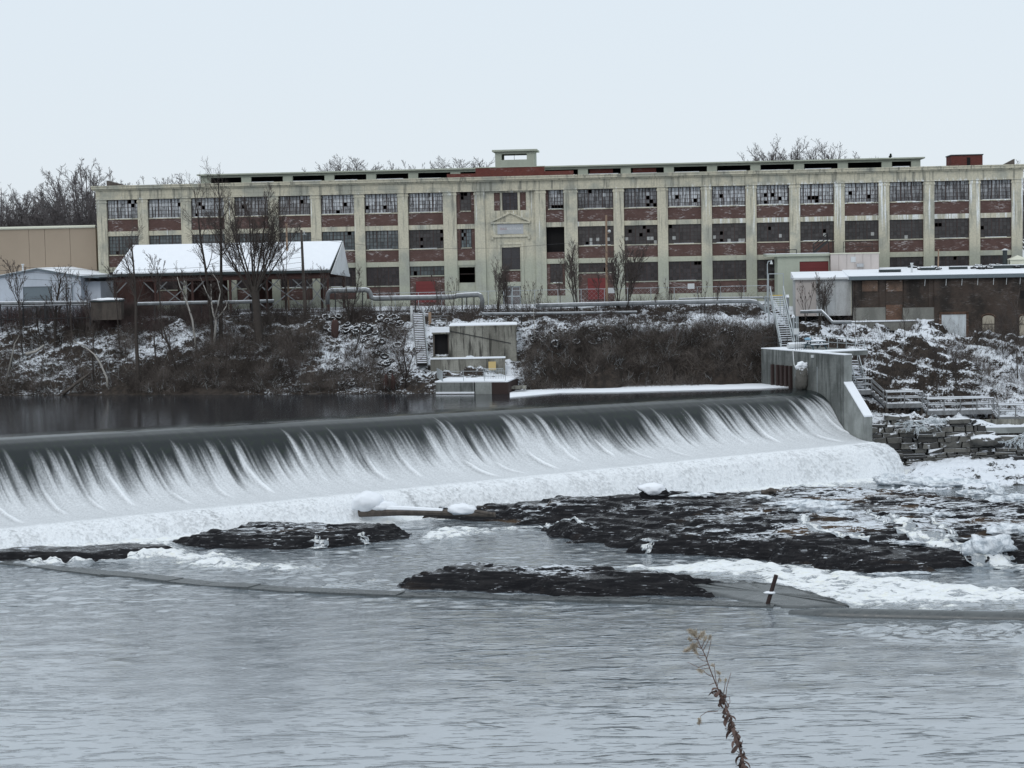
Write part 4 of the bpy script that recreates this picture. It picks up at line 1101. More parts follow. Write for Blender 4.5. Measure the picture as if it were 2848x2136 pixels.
for (p, q, mt) in ((316, 440, "rust_wood"), (520, 634, "rust_wood"), (700, 760, "rust_wood")):
    x0, x1 = L.x(p, 9, 800), L.x(q, 9, 800); n = int((x1 - x0) / .35)
    for k in range(n):
        MB().box(x0 + k * .35, x0 + k * .35 + .34, 9 + rnd.uniform(0, .02), 9.06, 7.3, ezg - .5).build("wall_board", M[mt], L.root)
gp = [Vector((c["fr"].x + .06, 0, ezg - .45)), Vector((br.x + .02, 11, ezg - .95)), c["rr"] + Vector((.03, 0, .02))]
fix_normals(MB().prism(gp, (.08, 0, 0)).build("gable_cladding", M["pale_gable"], L.root))
ribs = MB()
for k in range(1, 22):
    y = k * .5; zt_ = (ezg - .45 + (rzg - ezg + .45) * y / 5.5) if y < 5.5 else (rzg - (rzg - ezg + .95) * (y - 5.5) / 5.5)
    x = c["fr"].x + .16 + (br.x - c["fr"].x) * y / 11
    ribs.box(x - .03, x + .03, y - .04, y + .04, ezg - .45 - .5 * y / 11, zt_ - .05)
tag(ribs.build("cladding_ribs", M["pale_gable"], L.root), kind="stuff")

# green annex with the red shutter, against the mill
A_ = Bld("green_annex", 208.5, 5, "pale green flat-roofed annex with wide dark red shutter, built against the mill", "building", x0=40)
x0, x1 = A_.x(2163), A_.x(2307); zt = A_.z(2200, 713); dx0 = A_.x(2224); dz = A_.z(2260, 727)
MB().box(x0, dx0, 0, 6.2, 7.0, zt).box(dx0, x1, 0, 6.2, dz, zt).box(x1 - .1, x1, 0, 6.2, 7, dz).build("wall", M["annex_paint"], A_.root)
m = MB().box(dx0 + .01, x1 - .11, .12, .2, 7.0, dz - .01)
for k in range(12): m.box(dx0 + .02, x1 - .12, .09, .12, 7.1 + k * .42, 7.14 + k * .42)
m.build("shutter", M["red_door"], A_.root)
MB().box(A_.x(2132, -.3), x1 + .1, -.35, 6.6, zt, zt + .28).build("roof_edge", M["annex_paint"], A_.root)
MB().box(A_.x(2133, -.3), x1, -.30, 6.5, zt + .285, zt + .33).build("roof_snow", M["snow"], A_.root)
rz0 = zt + .33
def rail_run(pts, h, m, parent, name="railing", r=.03, mids=1, post=1.6):
    """posts, top rail and middle rails along a polyline of floor points"""
    mb = MB(); tot = []
    for a, b in zip(pts[:-1], pts[1:]):
        a, b = Vector(a), Vector(b); L_ = (b - a).length; n = max(1, int(round(L_ / post)))
        for k in range(n + 1): 
            p = a.lerp(b, k / n); mb.tube([p, p + Vector((0, 0, h))], r, 5)
        for q in range(mids + 1):
            hh = Vector((0, 0, h * (1 - q / (mids + 1)))); mb.tube([a + hh, b + hh], r * .9, 5)
    return mb.build(name, m, parent)
rail_run([(A_.x(2157, 1), 1, rz0), (A_.x(2216, 1), 1, rz0)], .42, M["dark_iron"], A_.root, mids=0, r=.05)
esc = empty("fire_escape", A_.o + A_.e * 40 + A_.i * 4 + Vector((0, 0, rz0)), -A_.a, "dark iron fire escape stair standing on the green annex roof against the mill", "fire escape")
ex0, ex1, ex2 = A_.x(2263, 4), A_.x(2302, 4), A_.x(2316, 4)
eh = A_.z(2305, 671, 4) - rz0
for yy in (-.5, .5):
    MB().bar((ex0, yy, 0), (ex1, yy, eh), .10, .22).build("stringer", M["dark_iron"], esc)
    rail_run([(ex0, yy, 0), (ex1, yy, eh), (ex2, yy, eh)], .95, M["dark_iron"], esc, r=.035)
for k in range(9):
    f_ = (k + .5) / 9
    MB().box(ex0 + (ex1 - ex0) * f_ - .13, ex0 + (ex1 - ex0) * f_ + .13, -.46, .46, eh * f_ - .02, eh * f_ + .02).build("tread", M["dark_iron"], esc)
MB().box(ex1, ex2 + .2, -.55, 1.8, eh - .06, eh).build("landing", M["dark_iron"], esc)
for x in (ex1 + .1, ex2): MB().tube([(x, -.45, 0), (x, -.45, eh)], .05, 5).build("post", M["dark_iron"], esc)
rail_run([(A_.x(2345, 4) , -.5, 0), (A_.x(2425, 4), -.5, 0)], 1.2, M["dark_iron"], esc, r=.03, post=2.2)

# pale cabin beside the annex
P = Bld("panel_cabin", 207.6, 5, "pinkish white panelled cabin with two small vents, right of the red shutter", "cabin", x0=42)
xa, xb, zt = P.x(2307) + .15, P.x(2445), P.z(2370, 706)
n = 6
for k in range(n):
    w = (xb - xa) / n
    MB().box(xa + k * w + .015, xa + (k + 1) * w - .015, rnd.uniform(0, .015), .1, 7.0, zt).build("panel", M["pink_panel"], P.root)
MB().box(xa, xb, .1, 4.6, 7.0, zt - .01).build("cabin_body", M["pink_panel"], P.root)
MB().box(xa - .08, xb + .08, -.08, 4.7, zt, zt + .12).build("roof", M["cream_trim"], P.root)
P.box("vent_grille", M["light_grey"], (2366, 714), (2380, 729), -.05, 0)
P.box("vent_grille", M["sign_panel"], (2383, 733), (2402, 742), -.30, 0)

# dark brick building on the right
K = Bld("brick_building", 199.5, 6, "soot-dark brick building with bricked-up windows and flat snowy roof at right", "building", x0=45)
zt = K.z(2500, 777)
xL, xM, xR = K.x(2372), K.x(2597), K.x(3150)
zbL, zbR = K.z(2480, 896) - .5, K.z(2750, 944) - .5
MB().box(xL, xM, 0, 11, zbL, zt).build("wall", M["dark_brick"], K.root)
MB().box(xM + .002, xR, -.30, 11, zbR, zt - .002).build("wall", M["dark_brick"], K.root)
for px in (2386, 2453, 2521, 2590):
    w = .30
    MB().box(K.x(px) - w, K.x(px) + w, -.14, 0, K.z(px, 856), zt).build("pier", M["dark_brick"], K.root)
for a, b in (((2398, 781), (2441, 810)), ((2465, 781), (2510, 810))): K.box("bricked_window", M["orange_brick"], a, b, -.07, 0)
o_ = K.box("bricked_door", M["clay_brick"], (2464, 848), (2510, 897), -.09, 0)
K.box("render_base", M["grey_render"], (2373, 856), (2463, 897), -.17, 0)
K.box("render_base", M["grey_render"], (2511, 856), (2600, 897), -.17, 0)
MB().box(xL - .5, xR, -.75, -.62, zt + .02, zt + .42).build("fascia", M["slate_trim"], K.root)
MB().box(xL - .45, xR, -.62, .0, zt + .005, zt + .06).build("soffit", M["dark_trim"], K.root)
zr = K.z(2600, 741, 11)
fix_normals(MB().prism([(xL - .5, -.62, zt + .08), (xL - .5, -.62, zt + .46), (xL - .5, 11.2, zr), (xL - .5, 11.2, zt + .08)], (xR - xL + .4, 0, 0)).build("roof", M["snow"], K.root))
def roof_z(y): return zt + .46 + (zr - zt - .46) * (y + .62) / 11.82
K.box("blocked_doorway", M["white_boards"], (2619, 874), (2687, 946), -.36, -.3)
for a, b in (((2612, 868), (2619, 946)), ((2687, 868), (2694, 946)), ((2612, 868), (2694, 874))): K.box("brick_jamb", M["clay_brick"], a, b, -.40, -.3)
for px in (2749, 2852):
    x, w = K.x(px, -.35, 900), .62
    z0, z1 = K.z(px, 934, -.35), K.z(px, 884, -.35)
    arch = [(x - w, -.31, z0), (x + w, -.31, z0), (x + w, -.31, z1)] + [(x + w * math.cos(q), -.31, z1 + .28 * math.sin(q)) for q in (.5, 1.0, 1.57, 2.1, 2.6)] + [(x - w, -.31, z1)]
    fix_normals(MB().prism(arch, (0, -.06, 0)).build("arched_panel", M["buff_panel"], K.root))
    MB().bar((x - w, -.40, (z0 + z1) / 2 + .3), (x + w, -.40, (z0 + z1) / 2 + .3), .06).build("panel_batten", M["dark_brick"], K.root)
    big = [(x + (w + .09) * math.cos(q), -.38, z1 + .05 + .36 * math.sin(q)) for q in np.linspace(0, math.pi, 9)]
    MB().tube(big, .07, 4).build("arch_trim", M["clay_brick"], K.root)
K.box("opening_shade", M["interior"], (2838, 808), (2858, 830), -.33, -.3)  # flat near-black patch on the wall, painting the shade inside an opening
for px in (2573, 2632, 2676, 2720, 2764, 2800, 2838):
    x = K.x(px, -.5); MB().tube([(x, -.5, zt - .02), (x - .05, -.5, zt - .75)], .03, 5).build("icicle_bracket", M["light_grey"], K.root)
pz = roof_z(3)
MB().tube([(K.x(2536, 3), 3, pz - .1), (K.x(2536, 3), 3, K.z(2536, 735, 3))], .10, 8).tube([(K.x(2536, 3), 3, K.z(2536, 736, 3)), (K.x(2536, 3), 3, K.z(2536, 731, 3))], .17, 8).build("vent_pipe", M["light_grey"], K.root)
fx = K.x(2795, 9)
MB().tube([(fx, 9, roof_z(9) - .1), (fx, 9, K.z(2795, 695, 9))], .26, 10).build("flue", M["dark_trim"], K.root)
MB().tube([(fx, 9, K.z(2795, 696, 9)), (fx, 9, K.z(2795, 691, 9))], [.46, .05], 10).build("flue_cap", M["light_grey"], K.root)
cx = K.x(2830, 9.5); zc0, zc1 = roof_z(9.5) - .1, K.z(2830, 722, 9.5)
m = MB().box(cx - .95, cx + .95, 8.6, 10.4, zc0, zc1); b = len(m.v)
m.v += [(cx - 1.15, 8.4, zc1), (cx + 1.15, 8.4, zc1), (cx + 1.15, 10.6, zc1), (cx - 1.15, 10.6, zc1), (cx, 9.5, zc1 + .5)]
m.f += [(b, b+1, b+4), (b+1, b+2, b+4), (b+2, b+3, b+4), (b+3, b, b+4), (b+3, b+2, b+1, b)]
fix_normals(m.build("roof_cupola", M["cream_trim"], K.root))
sk = MB().box(K.x(2757, 6), K.x(2850, 6) + 1, 6, 7.4, roof_z(6) - .05, roof_z(6) + .36).build("skylight", M["dark_trim"], K.root)
MB().box(K.x(2757, 6) + .1, K.x(2850, 6) + .9, 6.1, 7.3, roof_z(6) + .362, roof_z(6) + .43).build("skylight_snow", M["snow"], sk)
MB().tube([(K.x(2611, 10), 10.5, roof_z(10) - .2), (K.x(2612, 10), 10.5, K.z(2612, 693, 10))], .09, 6).build("rusty_stack", M["pale_timber"], K.root)

# whitewashed lean-to at the left end of the brick building
W = Bld("whitewashed_shed", 200.6, 6, "peeling whitewashed lean-to with snowy roof, against the dark brick building's left end", "shed", x0=38)
x0, x1 = W.x(2212), W.x(2371) - .05
zt = W.z(2300, 777); zb = 6.2
edges = [x0, W.x(2270), W.x(2322), x1]
for (a, b, mt) in zip(edges[:-1], edges[1:], ("pink_panel", "whitewash", "whitewash")):
    MB().box(a + .01, b - .01, 0, .2, zb, zt).build("wall_section", M[mt], W.root)
MB().box(x0, x1, .2, 6, zb, zt - .02).build("shed_body", M["whitewash"], W.root)
MB().box(W.x(2206), x1, -.4, 6.2, zt, zt + .16).build("roof_edge", M["light_grey"], W.root)
fix_normals(MB().prism([(W.x(2207), -.38, zt + .165), (W.x(2207), -.38, zt + .25), (W.x(2207), 6.2, zt + .8), (W.x(2207), 6.2, zt + .165)], (x1 - W.x(2207), 0, 0)).build("roof_snow", M["snow"], W.root))
W.box("wall_vent", M["dark_trim"], (2271, 789), (2279, 800), -.05, 0)
MB().tube([(x1 - .1, -.08, zb), (x1 - .1, -.08, zt)], .05, 6).build("downspout", M["cream_trim"], W.root)
# ------------------------------------------------------------------ dam pier and training wall
pang = math.atan2(DU.y, DU.x)
pier = empty("dam_pier", DB, pang, "grey concrete pier with sloping snow-capped training wall closing the right end of the dam", "pier")
def pd_(a, d, z): return (a, -d, z)                       # pier frame: x along the dam, y upstream
PT = 3.62
m = MB().box(0, .86, -6.54, .78, -8.5, PT)
m.build("pier_wall", M["pier_concrete"], pier)
MB().box(.12, 2.6, .782, 8.2, -8.5, PT - .003).build("pier_wall", M["pier_concrete"], pier)
MB().box(.862, 6.2, -1.5, 8.0, PT - .45, PT - .004).build("deck_slab", M["pier_concrete"], pier)
m = MB().prism([pd_(0.002, 6.542, -8.5), pd_(0.002, 9.75, -8.5), pd_(0.002, 9.75, -1.95), pd_(0.002, 6.542, 1.0)], (.88, 0, 0))
fix_normals(m.build("training_wall", M["pale_concrete"], pier))
m = MB().prism([pd_(-.04, 6.56, 1.0), pd_(-.04, 9.80, -1.96), pd_(-.04, 9.80, -1.83), pd_(-.04, 6.56, 1.13)], (.96, 0, 0))
fix_normals(m.build("sloping_snow", M["snow"], pier))
MB().box(0.003, .857, -6.60, -6.541, 1.15, PT - .02).build("end_face", M["pale_concrete"], pier)
sn_ = MB().box(-.03, .88, -6.57, .80, PT, PT + .09).box(.10, 2.6, .80, 8.2, PT, PT + .08).box(.88, 6.2, -1.5, .795, PT, PT + .08)
tag(sn_.build("deck_snow", M["snow"], pier), kind="stuff")
for px in (2149, 2163, 2175, 2187, 2199):
    p = on_plane(px, 1030, DB, DU); d = (p - DB).dot(DN)
    MB().box(-.16, .12, -d - .16, -d + .16, -1.5, 2.15).build("timber_pile", M["rust_iron"], pier)
MB().box(-.10, 0, -1.55, -1.15, PT - .48, PT - .2).build("wall_box", M["light_grey"], pier)
MB().bar((-.03, -2.1, -.3), (-.03, -2.1, 2.3), .05).build("gauge_staff", M["galvanised"], pier)
def W2(a, d, z): return DB + DU * a + DN * d + Vector((0, 0, z))
rr_ = [W2(.2, -8, PT), W2(6.0, -8, PT), W2(6.0, 1.3, PT)]
pr = empty("deck_railing", DB + Vector((0, 0, PT)), 0, "thin dark and silver railing round the back of the pier deck", "railing")
off = DB + Vector((0, 0, PT))
rail_run([p - off for p in rr_[:2]], 1.1, M["dark_iron"], pr, name="rail_section", r=.03)
rail_run([p - off for p in rr_[1:]], 1.1, M["galvanised"], pr, name="rail_section", r=.04)
gate = [W2(.3, -2.2, PT) - off, W2(2.1, -2.2, PT) - off]
m = MB()
for k in range(9):
    p = gate[0].lerp(gate[1], k / 8); m.tube([p, p + Vector((0, 0, 1.0))], .022, 4)
m.tube([gate[0] + Vector((0, 0, 1.0)), gate[1] + Vector((0, 0, 1.0))], .03, 5)
m.build("gate", M["dark_iron"], pr)
# rock stub hung with ice at the pier foot, and the cable above it
def lump(name, c, r, m, seed, label=None, cat=None, sub=3, rough=.35, squash=(1, 1, 1), freq=1.6, group=None):
    import bmesh
    bm = bmesh.new(); bmesh.ops.create_icosphere(bm, subdivisions=sub, radius=1.0)
    me = bpy.data.meshes.new(name); bm.to_mesh(me); bm.free()
    co = np.zeros(len(me.vertices) * 3, np.float32); me.vertices.foreach_get("co", co); co = co.reshape(-1, 3)
    n_ = fbm(co[:, 0] * freq + co[:, 2] * 1.1, co[:, 1] * freq - co[:, 2] * .9, seed, 4)
    n2 = fbm(co[:, 0] * freq * 2.3 + 5, co[:, 2] * freq * 2.3 + co[:, 1], seed + 9, 3)
    co = co * (1 + rough * n_ + rough * .5 * n2)[:, None] * np.array([r * s for s in squash])
    me.vertices.foreach_set("co", co.ravel().astype(np.float32))
    me.polygons.foreach_set("use_smooth", np.ones(len(me.polygons), bool)); me.update()
    o = link_mesh(name, me, m); o.location = c
    return tag(o, label, cat, group)
t = NT("ledge_stone"); o = t.geo(); nz = t.sep(t.geo("Normal"), 2)
a = t.noise(o, 1.6, 5, .65); r_ = t.rnd()
c = t.mix(r_, (0.045, 0.044, 0.044), (0.17, 0.165, 0.15))
c = t.mix(t.ramp(a, .45, .65, 0, .6), c, (0.04, .038, .036))
f = t.ramp(t.math('ADD', nz, t.math('MULTIPLY_ADD', a, 1.8, -.9)), .28, .50)
t.bump(a, .6, .05)
M["ledge_stone"] = t.set(t.mix(f, c, (.74, .77, .81)), .9, .15)
q = W2(-.35, -.1, 1.1)
lump("rock_stub", q, .85, M["ledge_stone"], 5, "mossy rock stub with an icy cap against the foot of the pier wall", "rock", squash=(.75, .7, 1.5))
ic = lump("ice_mass", q + Vector((.05, -.1, 1.25)), .55, M["snow"], 7, "lump of white ice on top of the rock stub beside the pier", "ice", squash=(1.1, .8, .65), rough=.8)
tag(MB().tube([W2(-.1, -2, PT + .1), W2(-.5, -1.2, 2.4), W2(-.6, -.6, 1.9)], .05, 5).build("hanging_hose", M["light_grey"]), "pale hose hanging from the deck edge down to the icy rock stub", "hose")

# picnic table, tank and post on the deck
tbx = W2(2.9, -2.6, PT + .09)
tb = empty("picnic_table", tbx, pang, "dark teal picnic table with snow on its top, standing on the pier deck", "table")
MB().box(-1.0, 1.0, -.38, .38, .70, .76).build("table_top", M["teal_paint"], tb)
MB().box(-.98, .98, -.36, .36, .762, .86).build("table_snow", M["snow"], tb)
for sy in (-1, 1):
    MB().box(-1.0, 1.0, sy * .78 - .14, sy * .78 + .14, .42, .47).build("bench", M["teal_paint"], tb)
    MB().box(-.98, .98, sy * .78 - .12, sy * .78 + .12, .472, .54).build("bench_snow", M["snow"], tb)
for sx in (-.75, .75):
    for sy in (-1, 1): MB().bar((sx, sy * .85, 0), (sx, sy * .20, .70), .10).build("leg", M["teal_paint"], tb)
    MB().bar((sx, -.85, .40), (sx, .85, .40), .08).build("cross_bar", M["teal_paint"], tb)
lump("blue_bundle", tbx + Vector((-.75, .1, 1.0)), .28, M["blue_cap"], 3, "small pale blue bundle lying on the snowy picnic table", "bundle", squash=(1.2, .8, .6), sub=2)
q0, q1 = W2(1.0, -4.6, PT + .36), W2(3.6, -4.6, PT + .36)
pp = empty("white_pipe", q0, 0, "fat white snow-dusted pipe lying on the pier deck behind the picnic table", "pipe")
MB().tube([Vector(), q1 - q0], .26, 12).build("pipe_body", M["light_grey"], pp, smooth=False)
d_ = (q1 - q0)
MB().tube([Vector((0, 0, .20)), d_ + Vector((0, 0, .20))], .15, 8).build("pipe_snow", M["snow"], pp)
MB().bar(d_ * .2 + Vector((0, 0, -.36)), d_ * .2, .2).build("cradle", M["dark_iron"], pp); MB().bar(d_ * .8 + Vector((0, 0, -.36)), d_ * .8, .2).build("cradle", M["dark_iron"], pp)
cb = at(2214, 976, 180.5); cb.z = PT + .05
cab = empty("electric_cabinet", cb, 0, "grey electric cabinet on tall conduits at the foot of the metal stairs", "cabinet")
MB().box(-.3, .3, -.15, .15, 1.35, 2.0).build("cabinet_box", M["galvanised"], cab)
MB().box(-.25, .25, -.17, -.152, 1.4, 1.95).build("cabinet_door", M["light_grey"], cab)
for x in (-.2, 0.05, .22): MB().tube([(x, .05, -.05), (x, .05, 3.2 if x else 1.4)], .05, 6).build("conduit", M["galvanised"], cab)

# long metal stair up the bank
s0, s1 = at(2192, 976, 182), at(2160, 823, 190.5)
st = empty("metal_stair", (s0.x, s0.y, s0.z - .06), 0, "long galvanised metal stair with snowy treads climbing from the pier deck", "stair")
dv = s1 - s0; dv.x = s1.x - s0.x
hw = .66
for sx in (-hw, hw):
    MB().bar((sx, 0, 0), dv + Vector((sx, 0, 0)), .10, .30).build("stringer", M["galvanised"], st)
    MB().bar((sx * 1.05, 0, 1.0), dv * .5 + Vector((sx * 1.05, 0, 1.0)), .09, .12).bar(dv * .5 + Vector((sx * 1.05, 0, 1.05)), dv + Vector((sx * 1.05, 0, 1.05)), .09, .12).build("handrail", M["galvanised"], st)
    for f_ in (0, .25, .5, .75, 1.0):
        MB().bar(dv * f_ + Vector((sx * 1.05, 0, 0)), dv * f_ + Vector((sx * 1.05, 0, 1.0)), .07).build("baluster", M["galvanised"], st)
NTR = 25
tm_ = MB().box(-hw + .05, hw - .05, -.09, .14, -.02, .02).mesh("tread"); tm_.materials.append(M["galvanised"])
ts_ = MB().box(-hw + .08, hw - .08, -.10, .10, .022, .06).mesh("tread_snow"); ts_.materials.append(M["snow"])
for k in range(NTR):
    p = dv * ((k + .5) / NTR) + Vector((0, 0, .1))
    o = bpy.data.objects.new("tread", tm_); COL.objects.link(o); o.parent = st; o.location = p
    o2 = bpy.data.objects.new("tread_snow", ts_); COL.objects.link(o2); o2.parent = o
MB().box(dv.x - .9, dv.x + .9, dv.y + .1, dv.y + 3.0, dv.z - .12, dv.z).build("landing", M["galvanised"], st)
MB().box(dv.x - .7, dv.x + .7, dv.y + .15, dv.y + .5, dv.z + .002, dv.z + .16).build("yellow_edge", M["yellow_paint"], st)
for (x, y) in ((-.8, .4), (.8, .4), (-.8, 2.8), (.8, 2.8)): MB().bar((dv.x + x, dv.y + y, dv.z - .12), (dv.x + x, dv.y + y, dv.z - 3.2), .14).build("landing_post", M["galvanised"], st)
for f_ in (.3, .65):
    for sx in (-hw, hw): MB().bar(dv * f_ + Vector((sx, 0, -.1)), Vector((dv.x * f_ + sx, dv.y * f_, dv.z * f_ - 2.2)), .12).build("support_post", M["grey_timber"], st)
gz_ = dv.z
MB().bar((dv.x - .8, dv.y + .4, gz_), (dv.x - .8, dv.y + .4, gz_ + 2.4), .09).bar((dv.x + .8, dv.y + .4, gz_), (dv.x + .8, dv.y + .4, gz_ + 2.4), .09).bar((dv.x - .8, dv.y + .4, gz_ + 2.4), (dv.x + .8, dv.y + .4, gz_ + 2.4), .09).build("gate_frame", M["galvanised"], st)
lp = at(2135, 815, 191.5)
lamp = empty("lamp_post", (lp.x, lp.y, 7.3), 0, "thin grey lamp post with a short arm, beside the top of the metal stair", "lamp post")
h_ = at(2135, 727, 191.5).z - 7.3
MB().tube([(0, 0, -.3), (0, 0, h_ - .3), (.10, 0, h_), (.45, 0, h_ + .03)], .06, 6).build("post", M["galvanised"], lamp)
MB().tube([(.42, 0, h_ + .10), (.42, 0, h_ - .30)], [.05, .17], 8).build("lamp_head", M["light_grey"], lamp)
for (px, y0_, y1_, Y, lab) in ((2190, 822, 884, 190.2, "thick white capped pipe standing beside the top of the metal stair"), (2206, 878, 905, 187, "shorter white capped pipe standing right of the middle of the metal stair")):
    a, b = at(px, y1_, Y), at(px, y0_, Y)
    sp = empty("stand_pipe", (b.x, Y, a.z - 1.2), 0, lab, "pipe", "white capped stand pipes")
    MB().tube([(0, 0, 0), (0, 0, b.z - a.z + 1.0)], .17, 8).build("pipe_shaft", M["pipe_lagging"], sp)
    MB().tube([(0, 0, b.z - a.z + 1.0), (0, 0, b.z - a.z + 1.3)], [.22, .12], 8).build("pipe_cap", M["snow"], sp)

# steps down behind the pier, and the boardwalk
q0 = W2(3.6, -1.2, PT) ; q0 = at(2371, 1000, 180.0); q1 = at(2394, 1088, 177.4)
ls = empty("lower_stair", q1, 0, "steep snowy metal steps dropping behind the pier to the boardwalk", "stair")
dv = q0 - q1
for sx in (-.5, .5):
    MB().bar((sx, 0, 0), dv + Vector((sx, 0, 0)), .08, .22).build("stringer", M["grey_timber"], ls)
    MB().bar((sx, 0, .95), dv + Vector((sx, 0, .95)), .08, .10).build("handrail", M["galvanised"], ls)
    for f_ in (0, .5, 1): MB().bar(dv * f_ + Vector((sx, 0, 0)), dv * f_ + Vector((sx, 0, .95)), .06).build("baluster", M["galvanised"], ls)
tm_ = MB().box(-.46, .46, -.12, .12, -.02, .05).mesh("tread"); tm_.materials.append(M["snow"])
for k in range(12):
    o = bpy.data.objects.new("tread", tm_); COL.objects.link(o); o.parent = ls; o.location = dv * ((k + .5) / 12)

bw = empty("boardwalk", (34, 175, -2), 0, "stepped grey timber boardwalk with snowy double handrails above the stone wall", "boardwalk")
bo = Vector((34, 175, -2))
lev = [((2383, 1086), (2424, 1085), 177.2), ((2466, 1124), (2565, 1121), 175.2), ((2580, 1143), (2762, 1139), 174.2), ((2778, 1159), (3010, 1156), 173.2)]
LV = []
for a, b, Y in lev:
    p, q = at(*a, Y) - bo, at(*b, Y) - bo; z = (p.z + q.z) / 2; p.z = q.z = z; LV.append((p, q))
for (p, q) in LV:
    n_ = max(2, int((q.x - p.x) / .16))
    tag(MB().box(p.x, q.x, 0 + p.y, p.y + 1.5, p.z - .10, p.z).build("deck_boards", M["grey_timber"], bw), kind="stuff")
    MB().box(p.x, q.x, p.y + .05, p.y + 1.45, p.z + .002, p.z + .06).build("deck_snow", M["snow"], bw)
    MB().box(p.x - .02, q.x + .02, p.y - .08, p.y - .002, p.z - .42, p.z + .01).build("edge_beam", M["grey_timber"], bw)
    MB().box(p.x, q.x, p.y + 1.5, p.y + 1.58, p.z - .42, p.z + .01).build("edge_beam", M["grey_timber"], bw)
    L_ = q.x - p.x; n_ = max(1, int(round(L_ / 1.75)))
    for k in range(n_ + 1):
        x = p.x + L_ * k / n_
        for y in (p.y - .04, p.y + 1.54): MB().box(x - .05, x + .05, y - .05, y + .05, p.z - .3, p.z + 1.1).build("rail_post", M["grey_timber"], bw)
        if k % 2 == 0:
            for y in (p.y + .1, p.y + 1.4): MB().box(x - .12, x + .12, y - .12, y + .12, p.z - 2.2, p.z - .10).build("support_post", M["old_timber"], bw)
    for y in (p.y - .04, p.y + 1.54):
        MB().box(p.x - .05, q.x + .05, y - .07, y + .07, p.z + 1.10, p.z + 1.15).box(p.x, q.x, y - .03, y + .03, p.z + .52, p.z + .60).build("handrail", M["grey_timber"], bw)
        MB().box(p.x - .05, q.x + .05, y - .075, y + .075, p.z + 1.152, p.z + 1.23).box(p.x, q.x, y - .035, y + .035, p.z + .602, p.z + .65).build("rail_snow", M["snow"], bw)
for (a, b) in zip(LV[:-1], LV[1:]):
    p, q = a[1], b[0]
    for y0_, dy in ((-.04, 0), (1.54, 0)):
        P0, P1 = p + Vector((0, y0_, 0)), q + Vector((0, y0_, 0))
        MB().bar(P0 + Vector((0, 0, -.2)), P1 + Vector((0, 0, -.2)), .07, .40).build("stair_stringer", M["grey_timber"], bw)
        MB().bar(P0 + Vector((0, 0, 1.12)), P1 + Vector((0, 0, 1.12)), .10, .08).bar(P0 + Vector((0, 0, .56)), P1 + Vector((0, 0, .56)), .06, .08).build("handrail", M["grey_timber"], bw)
    for k in range(4):
        c_ = p.lerp(q, (k + .5) / 4)
        MB().box(c_.x - .16, c_.x + .16, c_.y, c_.y + 1.45, c_.z - .03, c_.z + .04).build("stair_tread", M["snow"], bw)

# concrete sill under the lower boardwalk
a, b = at(2712, 1188, 171.2), at(3010, 1183, 171.2)
sl = empty("concrete_sill", (a.x, 171.2, a.z - 1.2), 0, "low grey concrete sill with snow on top, under the right end of the boardwalk", "kerb")
MB().box(0, b.x - a.x, 0, 1.2, 0.55, 1.12).build("sill_body", M["pale_concrete"], sl)
MB().box(-.03, b.x - a.x, -.03, 1.2, 1.122, 1.22).build("sill_snow", M["snow"], sl)
MB().box(1.0, b.x - a.x, 1.5, 1.9, 1.0, 1.75).build("rear_kerb", M["old_concrete"], sl)

# ------------------------------------------------------------------ dry stone river wall
sw = empty("stone_wall", (34, 170, -7.2), 0, "rough dry stone wall of long grey slabs edged with snow, under the boardwalk", "wall")
so = Vector((34, 170, -7.2))
rs = random.Random(21)
zrow = -7.3; row = 0; nst = 0
xr_end = at(2990, 1240, 170).x
while zrow < -2.5 and nst < 295:
    hgt = rs.choice([.22, .28, .34, .42, .55])
    x = at(2424, 1240, 170).x + rs.uniform(-.3, .2)
    while x < xr_end and nst < 295:
        w = rs.choice([.4, .6, .8, 1.0, 1.4, 1.9]) * rs.uniform(.8, 1.2)
        topz = -2.75 + 0.35 * math.sin(x * .9) - 1.55 * float(sstep(43.0, 45.5, x))
        if zrow + hgt * .6 < topz:
            j = lambda s=.09: rs.uniform(-s, s)
            yf = 169.6 + .16 * (zrow + 7.2) + rs.uniform(-.26, .22); hh = hgt * rs.uniform(.70, 1.0)
            x0_, x1_ = x + rs.uniform(.02, .08), x + w - rs.uniform(.02, .10)
            c8 = [(x0_ + j(), yf + j(), zrow + .01), (x1_ + j(), yf + j(), zrow + .01), (x1_, yf + 1.2, zrow), (x0_, yf + 1.2, zrow),
                  (x0_ + j(), yf + j(.08), zrow + hh + j()), (x1_ + j(), yf + j(.08), zrow + hh + j()), (x1_, yf + 1.2, zrow + hh), (x0_, yf + 1.2, zrow + hh)]
            st_ = MB().quadbox([Vector(p) - so for p in c8]).build("stone", M["ledge_stone"], sw)
            nst += 1
        x += w
    zrow += hgt
lump("boulder", at(2740, 1224, 169.3), 1.0, M["ledge_stone"], 31, "large smooth grey boulder set in the stone wall, under the concrete sill", "boulder", squash=(1.5, .7, .55), rough=.3)

# ------------------------------------------------------------------ retaining wall below the brick building
RY = 194.6
prof_ = [(2366, 896), (2615, 891), (2684, 941), (3060, 938), (3060, 975), (2645, 985), (2612, 925), (2366, 914)]
P_ = [at(x, y, RY) for x, y in prof_]
o0 = Vector((P_[0].x, RY, 3.0))
rw = empty("retaining_wall", o0, 0, "grey retaining wall with a snowy stepped top, at the foot of the dark brick building", "wall")
fix_normals(MB().prism([p - o0 for p in P_], (0, .7, 0)).build("wall_body", M["grey_render"], rw))
for i in (0, 1, 2):
    a, b = P_[i] - o0, P_[i + 1] - o0
    MB().bar(a + Vector((0, .3, .06)), b + Vector((0, .3, .06)), .85, .13).build("coping_snow", M["snow"], rw)

